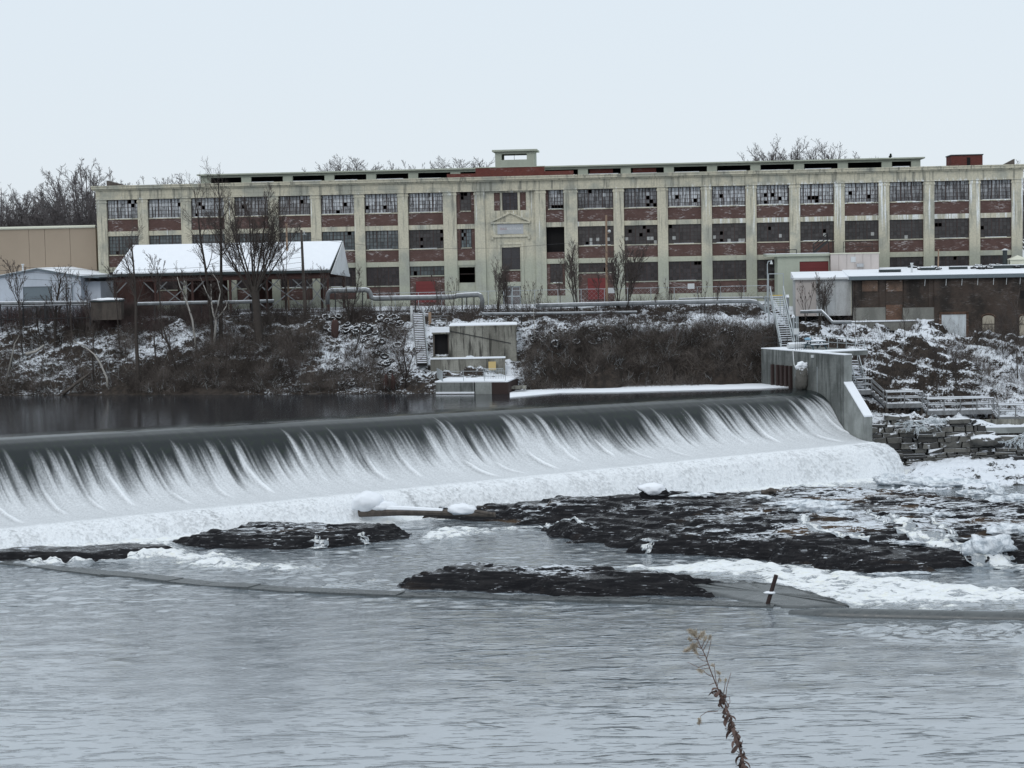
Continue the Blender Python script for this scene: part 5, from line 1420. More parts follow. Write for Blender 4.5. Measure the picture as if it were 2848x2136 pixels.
# ------------------------------------------------------------------ intake house and platform in the middle of the bank
IY = 186.0
a, b, c_, d_ = at(1203, 912, IY), at(1436, 913, IY), at(1436, 1003, IY), at(1203, 1003, IY)
o0 = Vector((a.x, IY, c_.z - .4))
ih = empty("intake_house", o0, 0, "stained concrete intake house built into the bank, with a black doorway on its left", "bunker")
w_ = b.x - a.x; h_ = a.z - o0.z
dx0, dx1 = at(1206, 960, IY).x - a.x, at(1249, 960, IY).x - a.x
dz0, dz1 = at(1220, 991, IY).z - o0.z, at(1220, 930, IY).z - o0.z
m = MB().box(0, dx0, 0, .4, 0, h_ - .55).box(dx1, w_, 0, .4, 0, h_).box(dx0, dx1, 0, .4, 0, dz0).box(dx0, dx1, 0, .4, dz1, h_ - .55)
m.build("front_wall", M["old_concrete"], ih)
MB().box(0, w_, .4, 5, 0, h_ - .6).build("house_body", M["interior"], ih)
MB().box(dx1 + .005, w_ + .1, -.06, 6, h_, h_ + .14).build("roof_slab", M["old_concrete"], ih)
MB().box(dx1 + .02, w_ + .08, -.02, 6, h_ + .142, h_ + .24).build("roof_snow", M["snow"], ih)
MB().box(dx0 - .15, dx1 + .1, -.55, .5, dz1 + .08, dz1 + .22).build("door_canopy", M["old_concrete"], ih)
MB().box(dx0 - .13, dx1 + .08, -.53, .5, dz1 + .222, dz1 + .75).build("canopy_snow", M["snow"], ih)
MB().box(dx0 + .002, dx1 - .002, .42, .45, dz0, dz1).build("doorway_shade", M["interior"], ih)  # near-black sheet standing in for the shade inside the doorway
for x in (dx0 + .05, dx1 - .05): MB().box(x - .06, x + .06, -.05, 0, dz0, dz1).build("door_post", M["old_timber"], ih)
MB().bar((dx1 + .1, -.05, h_ - .35), (w_ - .6, -.05, h_ - 1.75), .07).build("wall_crack_strip", M["dark_iron"], ih)

f0, f1 = Vector((-7.55, 177.2, 0)), Vector((-.35, 175.8, 0))
pz_ = 1.15
ip = empty("intake_platform", (-4, 177, 0), 0, "snow-covered concrete landing platform with railings at the water below the intake house", "platform")
io = Vector((-4, 177, 0))
def quadblock(p, q, depth, z0, z1, taper=0.0):
    p, q = Vector(p), Vector(q); n_ = Vector((-(q - p).y, (q - p).x, 0)).normalized() * depth
    v = [p, q, q + n_, p + n_]
    return [Vector((t_.x, t_.y, z0)) - io for t_ in v] + [Vector((t_.x, t_.y, z1)) - io for t_ in v]
g = lambda f_: f0.lerp(f1, f_)
MB().quadbox(quadblock(g(0), g(.53), 7, -1.6, pz_)).build("platform_block", M["pier_concrete"], ip)
MB().quadbox(quadblock(g(.545), g(.77), 7, -1.6, pz_)).build("platform_block", M["pale_concrete"], ip)
MB().quadbox(quadblock(g(.775), g(1.0), 5, -1.6, pz_ - .05)).build("rusty_crib", M["rust_iron"], ip)
MB().quadbox(quadblock(g(-.01), g(.99), 6.8, pz_ + .002, pz_ + .12)).build("platform_snow", M["snow"], ip)
MB().quadbox(quadblock(g(.0) - Vector((0, .12, 0)), g(.53) - Vector((0, .12, 0)), .12, .05, .22)).build("ice_edge", M["snow"], ip)
bk0, bk1 = at(1197, 1000, 183.6), at(1405, 998, 183.6)
MB().box(bk0.x + 4, bk1.x + 4, 6.6, 7.0, 0, bk0.z).build("rear_wall", M["old_concrete"], ip)
MB().box(bk0.x + 3.97, bk1.x + 4.03, 6.5, 7.05, bk0.z, bk0.z + .16).build("rear_wall_snow", M["snow"], ip)
yb = at(1369, 1017, 183.3)
MB().box(yb.x + 4 - .38, yb.x + 4 + .38, 6.22, 6.27, yb.z - .45, yb.z + .42).build("yellow_board", M["ochre_board"], ip)
zt_ = Vector((0, 0, pz_ + .1))
rail_run([g(.10) - io + zt_, g(.96) - io + zt_ + Vector((0, .1, 0))], 1.0, M["galvanised"], ip, r=.028, mids=1, post=1.9)
def baluster_rail(p, q, h, name):
    m = MB(); n_ = int((Vector(q) - Vector(p)).length / .16)
    for k in range(n_ + 1):
        t_ = Vector(p).lerp(Vector(q), k / n_); m.tube([t_, t_ + Vector((0, 0, h))], .018, 4)
    m.tube([Vector(p) + Vector((0, 0, h)), Vector(q) + Vector((0, 0, h))], .03, 5)
    m.build(name, M["galvanised"], ip)
baluster_rail(g(.10) - io + zt_, g(.02) - io + zt_ + Vector((-.2, 5.2, 0)), 1.0, "side_railing")
baluster_rail(g(.66) - io + zt_ + Vector((0, 3.4, 0)), g(.93) - io + zt_ + Vector((0, 3.4, 0)), 1.0, "gate_railing")
# frozen side ledge right of the platform
tag(MB().box(-.2, 1.4, 177.3, 178.6, .35, .60).build("ledge_slab", M["old_concrete"]), "small snow-dusted concrete slab just right of the landing platform", "slab")

# wooden steps left of the intake house
s0, s1 = at(1174, 1016, 183.8), at(1162, 876, 193.0)
wst = empty("bank_steps", s0, 0, "long straight flight of narrow dark steps edged with snow, left of the intake house", "steps")
dv = s1 - s0
for sx in (-.55, .55): MB().bar((sx, 0, 0), dv + Vector((sx, 0, 0)), .09, .28).build("stringer", M["grey_timber"], wst)
MB().bar((0, 0, -.10), dv + Vector((0, 0, -.10)), 1.06, .05).build("backing_board", M["dark_iron"], wst)
tm_ = MB().box(-.5, .5, -.12, .12, -.03, .02).mesh("tread"); tm_.materials.append(M["old_timber"])
ts_ = MB().box(-.48, .48, -.14, .06, .022, .10).mesh("tread_snow"); ts_.materials.append(M["snow"])
for k in range(28):
    o = bpy.data.objects.new("tread", tm_); COL.objects.link(o); o.parent = wst; o.location = dv * ((k + .5) / 28) + Vector((0, 0, .14))
    o2 = bpy.data.objects.new("tread_snow", ts_); COL.objects.link(o2); o2.parent = o
MB().bar((.62, 0, .9), dv + Vector((.62, 0, .9)), .06).build("handrail", M["galvanised"], wst)
for f_ in (0, .33, .66, 1): MB().bar(dv * f_ + Vector((.62, 0, 0)), dv * f_ + Vector((.62, 0, .9)), .06).build("rail_post", M["galvanised"], wst)
p = at(1145, 876, 193.2)
tag(MB().box(p.x - .13, p.x + .13, p.y - .1, p.y + .1, p.z - .8, p.z + 1.0).build("white_post", M["light_grey"]), "short white post at the head of the dark bank steps", "post")
a = at(1196, 902, 192.5); pf = empty("plank_fence", (a.x, 192.5, a.z - .4), 0, "short broken plank fence right of the head of the bank steps", "fence")
MB().box(-.15, .15, -.1, .1, 0, 1.7).build("post", M["pale_timber"], pf)
MB().box(1.8, 1.9, -.1, .1, 0, 1.2).build("post", M["old_timber"], pf)
for k in range(4): MB().box(.0, 1.9, -.06, -.02, .35 + k * .3, .42 + k * .3).build("plank", M["grey_timber"], pf)

# ------------------------------------------------------------------ pipes along the terrace
def pipe(name, pts, r, label, m="pipe_lagging", legs=(), snow=True, Y=197.0, n=10):
    P = [at(p[0], p[1], p[2] if len(p) > 2 else Y) for p in pts]
    o0 = Vector((P[0].x, P[0].y, P[0].z - r))
    e = empty(name, o0, 0, label, "pipe")
    MB().tube([p - o0 for p in P], r, n).build("pipe_run", M[m], e, smooth=True)
    if snow:
        s = MB()
        for a, b in zip(P[:-1], P[1:]):
            if abs((b - a).normalized().z) < .5:
                s.tube([a - o0 + Vector((0, .02, r * .80)), b - o0 + Vector((0, .02, r * .80))], r * .46, 7)
        if s.v: tag(s.build("pipe_snow", M["snow"], e), kind="stuff")
    for (px, py, y1) in legs:
        q = at(px, py, Y) - o0
        MB().bar((q.x, q.y, q.z), (q.x, q.y, at(px, y1, Y).z - o0.z - .5), .12).build("pipe_leg", M["dark_iron"], e)
    return e
pipe("steam_pipe", [(911, 846), (911, 820), (915, 812), (924, 809), (1018, 807), (1027, 810), (1031, 818), (1033, 828), (1042, 831), (1262, 827), (1274, 823), (1328, 820), (1338, 824), (1341, 834), (1341, 880)], .25,
     "fat lagged pipe dusted with snow, rising over a square bend before the mill entrance", legs=[(932, 812, 850), (1008, 812, 850), (1155, 832, 868), (1285, 826, 870), (1298, 826, 870), (1318, 826, 870)])
pipe("low_pipe", [(380, 846), (520, 843), (640, 841), (762, 838)], .17, "thin snow-topped pipe running low in front of the open shed", legs=[(430, 846, 880), (560, 844, 880), (700, 841, 880)])
pipe("low_pipe", [(-60, 846), (60, 844), (245, 843)], .20, "snow-topped pipe running behind the dark picket fence on the far left", legs=[(20, 846, 880), (130, 846, 880)])
pipe("bank_pipe", [(1490, 851), (1640, 847), (1900, 841), (2085, 838), (2105, 841), (2122, 856), (2146, 882)], .21, "lagged pipe along the terrace edge, bending down behind the metal stair", Y=195, legs=[(1560, 850, 880), (1760, 846, 880), (1960, 842, 880)])
pipe("bank_pipe", [(1340, 873), (1560, 871), (1772, 868)], .11, "thin snow-edged pipe low along the bank right of the intake house", Y=193, legs=[(1450, 874, 890), (1650, 872, 890)])
pipe("thin_pipe", [(1888, 832), (1990, 829), (2122, 828), (2130, 833), (2136, 840)], .09, "thin bright pipe above the lagged pipe, left of the metal stair", Y=196, n=6)
pipe("angled_pipe", [(2226, 868, 192), (2286, 866, 192), (2298, 878, 190.5), (2316, 897, 189), (2368, 897, 189)], .16, "frosty pipe with a sharp downward bend, right of the metal stair", legs=[], n=8)
tk = at(300, 850, 198.5)
tank = empty("grey_tank", (tk.x, 198.5, 7.3), 0, "squat dark box tank with snow on its lid, between white shed and open shed", "tank")
MB().box(-1.7, 1.6, -.8, .8, 0, 2.0).build("tank_body", M["old_timber"], tank)
MB().box(-1.8, 1.7, -.9, .9, 2.0, 2.12).build("tank_lid", M["dark_trim"], tank)
lump("lid_snow", (0, 0, 2.2), .8, M["snow"], 40, squash=(2.1, .9, .25), sub=3, rough=.3).parent = tank

# ------------------------------------------------------------------ fences
fy = 202.5
def fence_z(px): return 7.55
a, b = at(1035, 850, fy), at(2134, 850, fy)
cf = empty("chain_fence", (a.x, fy, 7.5), 0, "thin chain-link fence with silver posts along the foot of the mill", "fence")
Lf = b.x - a.x; n_ = 17
for k in range(n_ + 1): MB().tube([(Lf * k / n_, 0, -.1), (Lf * k / n_, 0, 2.05)], .04, 6).build("fence_post", M["galvanised"], cf)
MB().tube([(0, 0, 2.03), (Lf, 0, 2.03)], .03, 5).build("top_rail", M["galvanised"], cf)
P0, P1 = [], []
for k in range(int(Lf / .5)):
    P0 += [(k * .5, 0, .05), (k * .5, 0, 2.0)]; P1 += [(min(Lf, k * .5 + 2.0), 0, 2.0), (min(Lf, k * .5 + 2.0), 0, .05)]
o = tag(link_mesh("wire_mesh", segs_mesh("wire_mesh", P0, P1, [.006] * len(P0), [.006] * len(P0)), M["galvanised"], cf), kind="stuff")
for px, py in ((1922, 796), (1700, 808)):
    q = at(px, py, fy - .1)
    MB().box(q.x - a.x - .38, q.x - a.x + .38, -.08, -.05, q.z - 7.5 - .30, q.z - 7.5 + .30).build("blank_sign", M["light_grey"], cf)
a, b = at(-60, 870, 196), at(250, 870, 196)
pfn = empty("picket_fence", (a.x, 196, 7.2), 0, "dark iron picket fence along the bank top on the far left", "fence")
Lf = b.x - a.x
for k in range(int(Lf / .45)):
    MB().box(k * .45 - .02, k * .45 + .02, -.02, .02, -.2, 1.95).build("picket", M["dark_iron"], pfn)
for k in range(6): MB().box(Lf * k / 5 - .06, Lf * k / 5 + .06, -.05, .05, -.4, 2.1).build("post", M["dark_iron"], pfn)
for z in (.45, 1.85): MB().box(0, Lf, -.05, .03, z - .04, z + .04).build("rail", M["dark_iron"], pfn)
MB().box(0, Lf, -.05, .03, 1.892, 1.93).build("rail_snow", M["snow"], pfn)

# ------------------------------------------------------------------ poles and wires
def pole(name, base, top, Y, r, m, label, cat="pole"):
    a, b = at(*base, Y), at(*top, Y); a.z = min(a.z, 7.4)
    e = empty(name, a, 0, label, cat)
    MB().tube([(0, 0, -.4), b - a], [r * 1.15, r * .8], 8).build("shaft", M[m], e)
    return e, a, b
up, ua, ub = pole("utility_pole", (848, 845), (838, 640), 198.2, .16, "old_timber", "weathered leaning utility pole in front of the snowy shed roof", "utility pole")
MB().box(-.1, .35, -.05, .05, ub.z - ua.z - .5, ub.z - ua.z - .42).build("bracket", M["galvanised"], up)
MB().tube([(.3 + ub.x - ua.x, 0, ub.z - ua.z - .42), (.3 + ub.x - ua.x, 0, ub.z - ua.z - .1)], .06, 6).build("insulator", M["light_grey"], up)
pp_, pa, pb = pole("pale_pole", (1688, 860), (1686, 598), 199.5, .13, "pale_timber", "tall bare tan pole with a small white lamp in front of the red dock door", "pole")
MB().bar((pb.x - pa.x + .1, -.2, pb.z - pa.z - 2.0), (pb.x - pa.x + .3, -.2, pb.z - pa.z - 1.95), .10).build("lamp_arm", M["pale_timber"], pp_)
lump("lamp_head", (pb.x - pa.x + .3, -.2, pb.z - pa.z - 1.8), .18, M["light_grey"], 2, sub=2, rough=.1).parent = pp_
P8 = at(797, 640, 207); 
tag(MB().tube([(P8.x, 207, 7.4), (P8.x, 207, at(797, 622, 207).z)], .12, 6).build("pale_stub_pole", M["pale_timber"]), "pale stub of a pole sticking up behind the snowy shed roof", "pole")
wz = ub.z - .35
wires = []
for k, (x0p, y0p) in enumerate(((-40, 735), (-40, 748), (-40, 768))):
    A0, B0 = at(x0p, y0p, 199), Vector((ub.x, ub.y, wz - .5 - k * 1.6))
    B0.z = at(840, 715 + 14 * k, 198.2).z
    m = MB(); pts = [A0.lerp(B0, t_ / 14) - Vector((0, 0, 1.0 * 4 * (t_ / 14) * (1 - t_ / 14))) for t_ in range(15)]
    tag(m.tube(pts, .016, 4).build("power_cable", M["cable"]), ["highest of the thin cables sagging from the leaning pole past the snowy roof", "middle of the thin cables sagging from the leaning pole past the snowy roof", "lowest of the thin cables sagging from the leaning pole past the snowy roof"][k], "cable", "cables to the leaning pole")
A0, B0 = Vector((ub.x, ub.y, ub.z - 2.5)), at(1500, 678, 199.4)
pts = [ub - Vector((0, 0, .8)), at(1100, 692, 200), at(1400, 690, 200), at(1684, 668, 199.5)]
tag(MB().tube(pts, .014, 4).build("span_cable", M["cable"]), "thin cable crossing the mill front between the leaning pole and tan pole", "cable")

# ------------------------------------------------------------------ weir, post and ramp in the river
wp = [(-200, 1546), (0, 1567), (280, 1598), (560, 1627), (820, 1646), (1100, 1657), (1416, 1665), (1800, 1676), (2150, 1688)]
WP0 = [atz(x, y, -7.12) for x, y in wp]
rw0 = random.Random(8); WP = []
for a, b in zip(WP0[:-1], WP0[1:]):
    n_ = max(1, int((b - a).length / 2.6))
    WP += [a.lerp(b, k / n_) + Vector((0, rw0.uniform(-.22, .22), 0)) for k in range(n_)]
WP.append(WP0[-1])
o0 = WP[0].copy(); o0.z = -8.5
we = empty("low_weir", o0, 0, "long low dark concrete weir slanting across the river in front of the rocks", "weir")
for i in range(len(WP) - 1):
    a, b = WP[i] - o0, WP[i + 1] - o0
    d = (b - a); d.z = 0; nrm = Vector((-d.y, d.x, 0)).normalized()
    h0, h1 = 1.36 + rw0.uniform(-.07, .05), 1.36 + rw0.uniform(-.07, .05)
    A_0, B_0 = Vector((a.x, a.y, 0)), Vector((b.x, b.y, 0))
    up_ = lambda v, h: Vector((v.x, v.y, h))
    m = MB().quadbox([A_0, B_0, B_0 + nrm * 1.7, A_0 + nrm * 1.7, up_(A_0, h0 + .06), up_(B_0, h1 + .06), up_(B_0 + nrm * 1.5, h1 + .02), up_(A_0 + nrm * 1.5, h0 + .02)])  # widened so the dark top also stands in for the shadow on the water
    m.build("weir_block", M["wet_concrete"], we)
wp2 = [(2196, 1694), (2300, 1699), (2450, 1703), (2650, 1707), (2848, 1711), (3060, 1714), (3900, 1730)]
WP2 = [atz(x, y, -6.95) for x, y in wp2]
o0 = WP2[0].copy(); o0.z = -8.2
w2 = empty("round_weir", o0, 0, "rounded grey concrete weir lip at the right, water sliding along it below the rapids", "weir")
pts = [p - o0 + Vector((0, 0, -.32)) for p in WP2]
pts[0].z -= .15
o_ = MB().tube(pts, [.38] + [.50] * (len(pts) - 1), 14).build("weir_lip", M["wet_concrete"], w2, smooth=True)
rp = [(1893, 1630), (1990, 1620), (2085, 1617), (2200, 1630), (2330, 1668), (2360, 1686), (2200, 1692), (2040, 1664)]
o0 = atz(2100, 1650, -7.3)
rm = empty("concrete_apron", o0, 0, "smooth grey wedge of wet concrete between the dark rock island and the rapids", "apron")
top0 = [atz(x, y, z) - o0 for (x, y), z in zip(rp, (-6.95, -6.86, -6.80, -6.86, -7.05, -7.14, -7.15, -7.13))]
top = []
for p, q in zip(top0, top0[1:] + top0[:1]):
    for k in range(7): top.append(p.lerp(q, k / 7) + Vector((rw0.uniform(-.12, .12), rw0.uniform(-.22, .22), rw0.uniform(-.03, .03))))
m = MB(); nn = len(top)
ctr = sum(top, Vector()) / nn
rings = [1.0, .8, .55, .25]
for f_ in rings: m.v += [tuple(ctr.lerp(p, f_) + Vector((0, 0, .05 * (1 - f_) + rw0.uniform(-.012, .012)))) for p in top]
m.v += [tuple(Vector((p.x, p.y, -1.2))) for p in top] + [tuple(ctr + Vector((0, 0, .05)))]
for k in range(nn):
    k2 = (k + 1) % nn
    for r_i in range(3): m.f.append((r_i * nn + k, r_i * nn + k2, (r_i + 1) * nn + k2, (r_i + 1) * nn + k))
    m.f += [(3 * nn + k, 3 * nn + k2, 5 * nn), (k2, k, 4 * nn + k, 4 * nn + k2)]
fix_normals(m.build("apron_slab", M["wet_concrete"], rm, smooth=True))
pb0, pb1 = atz(2129, 1681, -7.15), None
pb1 = at(2159, 1599, pb0.y)
ps = empty("leaning_post", pb0, 0, "rusty brown post leaning to the right out of the river, with an icy collar", "post")
MB().tube([Vector((-.03, 0, -.5)), pb1 - pb0], .125, 8).build("post_shaft", M["rust_iron"], ps)
q = (pb1 - pb0) * .40
lump("ice_collar", q, .22, M["snow"], 13, sub=2, squash=(1.6, 1.2, .35)).parent = ps

# ------------------------------------------------------------------ log, capped rock, ice mounds
la, lb = at(1000, 1424, atz(1000, 1424, -6.35).y), at(1378, 1432, atz(1378, 1432, -6.35).y)
lg = empty("stranded_log", la, 0, "big brown log with heaps of ice on it, stranded at the foot of the fall", "log")
dv = lb - la
MB().tube([Vector(), dv * .3 + Vector((0, 0, .12)), dv * .62 + Vector((0, 0, .10)), dv], [.40, .34, .28, .20], 9).build("log_trunk", M["old_timber"], lg)
MB().tube([Vector((.2, -.08, .27)), dv * .3 + Vector((0, -.08, .33)), dv * .62 + Vector((0, -.06, .26))], [.26, .24, .17], 8).build("log_snow", M["snow"], lg)
MB().tube([dv * .75 + Vector((0, 0, .4)), dv * .98 + Vector((0, -.2, .1))], [.16, .12], 7).build("broken_limb", M["old_timber"], lg)
lump("ice_heap", dv * .03 + Vector((.3, 0, .75)), 1.0, M["snow"], 51, squash=(1.25, .9, .85), rough=.35).parent = lg
lump("ice_heap", dv * .12 + Vector((.6, 0, .45)), .7, M["snow"], 52, squash=(1.5, .8, .6), rough=.3).parent = lg
lump("ice_heap", dv * .76 + Vector((0, 0, .35)), .7, M["snow"], 53, squash=(1.7, .9, .62), rough=.3).parent = lg
c0 = rock_pt(1820, 1384) + Vector((0, 0, .55))
cr = empty("capped_rock", c0, 0, "dark rock carrying a thick white cushion of ice, below the fall", "rock")
lump("rock_body", (0, 0, -.35), .72, M["wet_rock"], 61, squash=(1.5, .9, .8), rough=.5).parent = cr
lump("rock_body", (.45, -.15, -.55), .5, M["wet_rock"], 63, squash=(1.5, .9, .8), rough=.6).parent = cr
lump("ice_cap", (-.15, -.05, .12), .80, M["snow"], 62, squash=(1.25, .95, .55), rough=.45).parent = cr
MOUNDS = [
    (2268, 1412, 1.15, (1.8, .9, .5), "flat bulging sheet of white ice on the wet ledge below the fall's right half"),
    (2195, 1396, .85, (1.7, .8, .3), "long curved ridge of white ice on the wet ledge, left of the bulging sheet"),
    (2348, 1426, .60, (1.2, .8, .55), "small round lump of ice on the wet ledge, right of the bulging sheet"),
    (2705, 1370, .80, (1.6, .9, .5), "smooth hump of ice at the waterline below the icy floor"),
    (2768, 1368, .85, (1.2, .9, .85), "tall knobbly ice hump at the far right of the ledge top"),
    (2830, 1386, 1.2, (1.5, .9, .5), "cream-tinted mass of ice cut by the right edge of the view"),
    (2745, 1520, 1.2, (1.2, .5, .8), "frozen cascade of grey ice hanging down the rock at the far right"),
    (2795, 1470, 1.0, (1.2, .8, .5), "lobed ice sheet at the head of the frozen cascade"),
    (2530, 1510, .42, (2.6, .6, .35), "narrow tongue of ice lying across the big black rock face"),
    (2500, 1590, .50, (2.8, .6, .25), "thin slab of ice along the foot of the big black rock face"),
    (2110, 1378, .45, (2.0, .8, .4), "small snowy hummock on the ledge right of the capped rock"),
    (1930, 1374, .55, (2.2, .7, .35), "low snowy hummock on the ledge just right of the capped rock"),
    (2500, 1340, 1.3, (1.7, 1.0, .65), "rounded bank of ice at the right foot of the falling water"),
    (2610, 1345, 1.2, (2.6, .8, .45), "long low bank of ice along the water below the icy floor"),
    (2620, 1430, .50, (1.6, .8, .45), "pair of merged ice lumps on the brown rock at the right"),
    (2570, 1415, .55, (1.4, .7, .5), "jagged ice lump on the brown rock left of the merged pair"),
]
for k, (px, py, r, sq, lab) in enumerate(MOUNDS):
    z_ = -5.7 if py < 1440 else -6.2
    if px > 2480 and py < 1362: z_ = -7.1
    lump("ice_mound", (rock_pt(px, py + 6) if not (px > 2480 and py < 1362) else atz(px, py + 4, -7.1)), r, M["ice"], 100 + k, lab, "ice", squash=(sq[0], sq[1], sq[2] * .85), rough=(.55 if px > 2730 and py > 1450 else .85), freq=2.0, sub=4, group="ice mounds on the rocks")
tag(lump("driftwood_stump", rock_pt(2138, 1374) + Vector((0, 0, .15)), .40, M["old_timber"], 70, squash=(1.3, .8, .7), rough=.8), "small dark driftwood stump on the ledge edge under the fall", "stump")

# ------------------------------------------------------------------ old tyres
def tyre_mesh():
    m = MB(); N, K = 14, 7
    for i in range(N):
        a = 2 * math.pi * i / N
        for k in range(K):
            b = 2 * math.pi * k / K
            r = .29 + .13 * math.cos(b)
            m.v.append((r * math.cos(a), r * math.sin(a), .10 * math.sin(b)))
    for i in range(N):
        for k in range(K):
            i2, k2 = (i + 1) % N, (k + 1) % K
            m.f.append((i * K + k, i2 * K + k, i2 * K + k2, i * K + k2))
    return m.mesh("tyre", True)
t = NT("snowy_rubber"); o = t.geo(); nz = t.sep(t.geo("Normal"), 2); nn_ = t.noise(o, 4.0, 3)
M["snowy_rubber"] = t.set(t.mix(t.ramp(t.math('ADD', nz, t.math('MULTIPLY_ADD', nn_, 1.2, -.6)), .72, .86), (.018, .018, .019), (.76, .79, .83)), .8, .2)
TY = tyre_mesh(); TY.materials.append(M["snowy_rubber"])
rt = random.Random(77)
def bank_pt(px, py):                                      # march the sight line onto the bank
    r = ray(px, py)
    Ys = np.arange(170, 206, .1); X_ = r[0] / r[1] * Ys; Z_ = EYE + r[2] / r[1] * Ys
    H_ = bank_h(X_, Ys); k = np.argmax(H_ > Z_)
    return Vector((X_[k], Ys[k], H_[k]))
def bank_n(p):
    e = .6; f_ = lambda x, y: float(bank_h(np.array([x]), np.array([y]), False)[0])
    return Vector((-(f_(p.x + e, p.y) - f_(p.x - e, p.y)) / (2 * e), -(f_(p.x, p.y + e) - f_(p.x, p.y - e)) / (2 * e), 1)).normalized()
def tyre(p, n_, label, group, s=1.0):
    o = bpy.data.objects.new("tire", TY); COL.objects.link(o)
    o.location = p; o.scale = (s, s, s)
    o.rotation_euler = n_.to_track_quat('Z', 'Y').to_euler()
    return tag(o, label, "tire", group)
CL = [((905, 882), (1128, 930), 46, "old tire half buried in the snowy bank just below the fat pipe"),
      ((930, 1028), (1130, 1075), 26, "old tire lying near the foot of the bank left of the dark steps"),
      ((1485, 912), (1700, 962), 44, "old tire lying in snow on the bank top right of the intake house"),
      ((1950, 915), (2100, 945), 16, "old tire half hidden in brush left of the metal stair"),
      ((1000, 935), (1130, 1020), 18, "old tire in the snowy middle of the slope left of the dark steps")]
for (x0, y0), (x1, y1), n_, lab in CL:
    for k in range(n_):
        p = bank_pt(rt.uniform(x0, x1), rt.uniform(y0, y1))
        nb = bank_n(p); nb = (nb + Vector((rt.uniform(-.3, .3), rt.uniform(-.45, .05), 0))).normalized()
        tyre(p + nb * .06, nb, lab, lab.replace("old tire", "old tires"), rt.uniform(.95, 1.35))
for k in range(24):
    y = rt.uniform(5.5, 10.2); x = K.x(rt.uniform(2525, 2830), y)
    w = K.o + K.e * (45 + x) + K.i * y
    tyre(Vector((w.x, w.y, roof_z(y) + .10)), Vector((rt.uniform(-.2, .2), rt.uniform(-.3, .1), 1)).normalized(), "old tire lying flat on the snowy roof of the dark brick building", "old tires on the brick building's roof", rt.uniform(.9, 1.2))
for k, (px, py, lab) in enumerate(((2376, 753, "tire propped on the lean-to roof, left of two before the pinkish cabin"), (2420, 750, "tire propped on the lean-to roof, right of two before the pinkish cabin"))):
    p = at(px, py, 204.5)
    tyre(p, Vector((.1, -.75, .5)).normalized(), lab, "pair of tires before the pinkish cabin", 1.35)
for k, (x0p, x1p, py, y) in enumerate(((2445, 2505, 757, 4.0), (2560, 2600, 752, 6.0), (2640, 2690, 750, 6.5))):
    a = K.x(x0p, y); b = K.x(x1p, y)
    w = K.o + K.e * (45 + (a + b) / 2) + K.i * y
    e = empty("roof_slab", (w.x, w.y, roof_z(y)), -K.a, ["long flat metal sheet lying at the left of the dark brick building's snowy roof", "short dark plank lying among tires on the snowy roof", "loose dark sheet lying farthest right among the roof tires"][k], "sheet")
    MB().box(-(b - a) / 2, (b - a) / 2, -.4, .4, -.05, .22).build("sheet_body", M["dark_trim"], e)
    MB().box(-(b - a) / 2 + .05, (b - a) / 2 - .05, -.36, .36, .222, .30).build("sheet_snow", M["snow"], e)
# ------------------------------------------------------------------ bare trees
def rvec(r): 
    while True:
        v = Vector((r.uniform(-1, 1), r.uniform(-1, 1), r.uniform(-1, 1)))
        if 0.05 < v.length < 1: return v.normalized()
class Grow:
    def __init__(s, seed, wander=.18, up=.12, kids=(7, 6, 5), ratio=(.55, .5, .45), ang=(.75, .85, .9), start=(.3, .2, .15), rmin=.011, taper=.55, nseg=4):
        s.r = random.Random(seed); s.o = {}; s.__dict__.update(wander=wander, up=up, kids=kids, ratio=ratio, ang=ang, start=start, rmin=rmin, taper=taper, nseg=nseg)
    def branch(s, p, d, L, rad, lvl):
        r = s.r; n = s.nseg + (2 if lvl == 0 else 0); out = s.o.setdefault(lvl, [])
        pts = [p]; d = d.normalized(); dirs = [d]
        for i in range(n):
            d = (d + rvec(r) * s.wander * (.5 if lvl == 0 else 1) + Vector((0, 0, s.up if lvl else .03))).normalized()
            q = pts[-1] + d * (L / n)
            ra = max(s.rmin, rad * (1 - s.taper * i / n)); rb = max(s.rmin * .8, rad * (1 - s.taper * (i + 1) / n))
            out.append((tuple(pts[-1]), tuple(q), ra, rb)); pts.append(q); dirs.append(d)
        if lvl < len(s.kids):
            k = s.kids[lvl]
            for j in range(k):
                f = s.start[lvl] + (1 - s.start[lvl]) * (j + r.random()) / k
                i = min(n - 1, int(f * n)); t_ = f * n - i
                a = pts[i].lerp(pts[i + 1], t_)
                side = rvec(r); side = (side - dirs[i] * side.dot(dirs[i]))
                if side.length < .1: continue
                side.normalize(); an = s.ang[lvl] * r.uniform(.6, 1.25)
                nd = dirs[i] * math.cos(an) + side * math.sin(an)
                LL = L * s.ratio[lvl] * r.uniform(.65, 1.2) * (1.15 - .55 * f)
                rr2 = max(s.rmin, rad * (1 - s.taper * f) * .55)
                s.branch(a, nd, LL, rr2, lvl + 1)
def tree_meshes(g, split=1):
    tr, cr = [], []
    for l, segs in g.o.items(): (tr if l <= split else cr).extend(segs)
    def mk(name, S, n):
        a = np.array([q[0] for q in S]); b = np.array([q[1] for q in S])
        return segs_mesh(name, a, b, np.array([q[2] for q in S]), np.array([q[3] for q in S]), n)
    return mk("trunk", tr, 5), (mk("crown", cr, 3) if cr else None)
def plant_tree(name, base, g, label, cat="tree", group=None, m="bark", mt="twig", split=1):
    tm, cm = tree_meshes(g, split)
    e = empty(name, base, 0, label, cat, group)
    link_mesh("trunk", tm, M[m], e)
    if cm: link_mesh("crown", cm, M[mt], e)
    return e
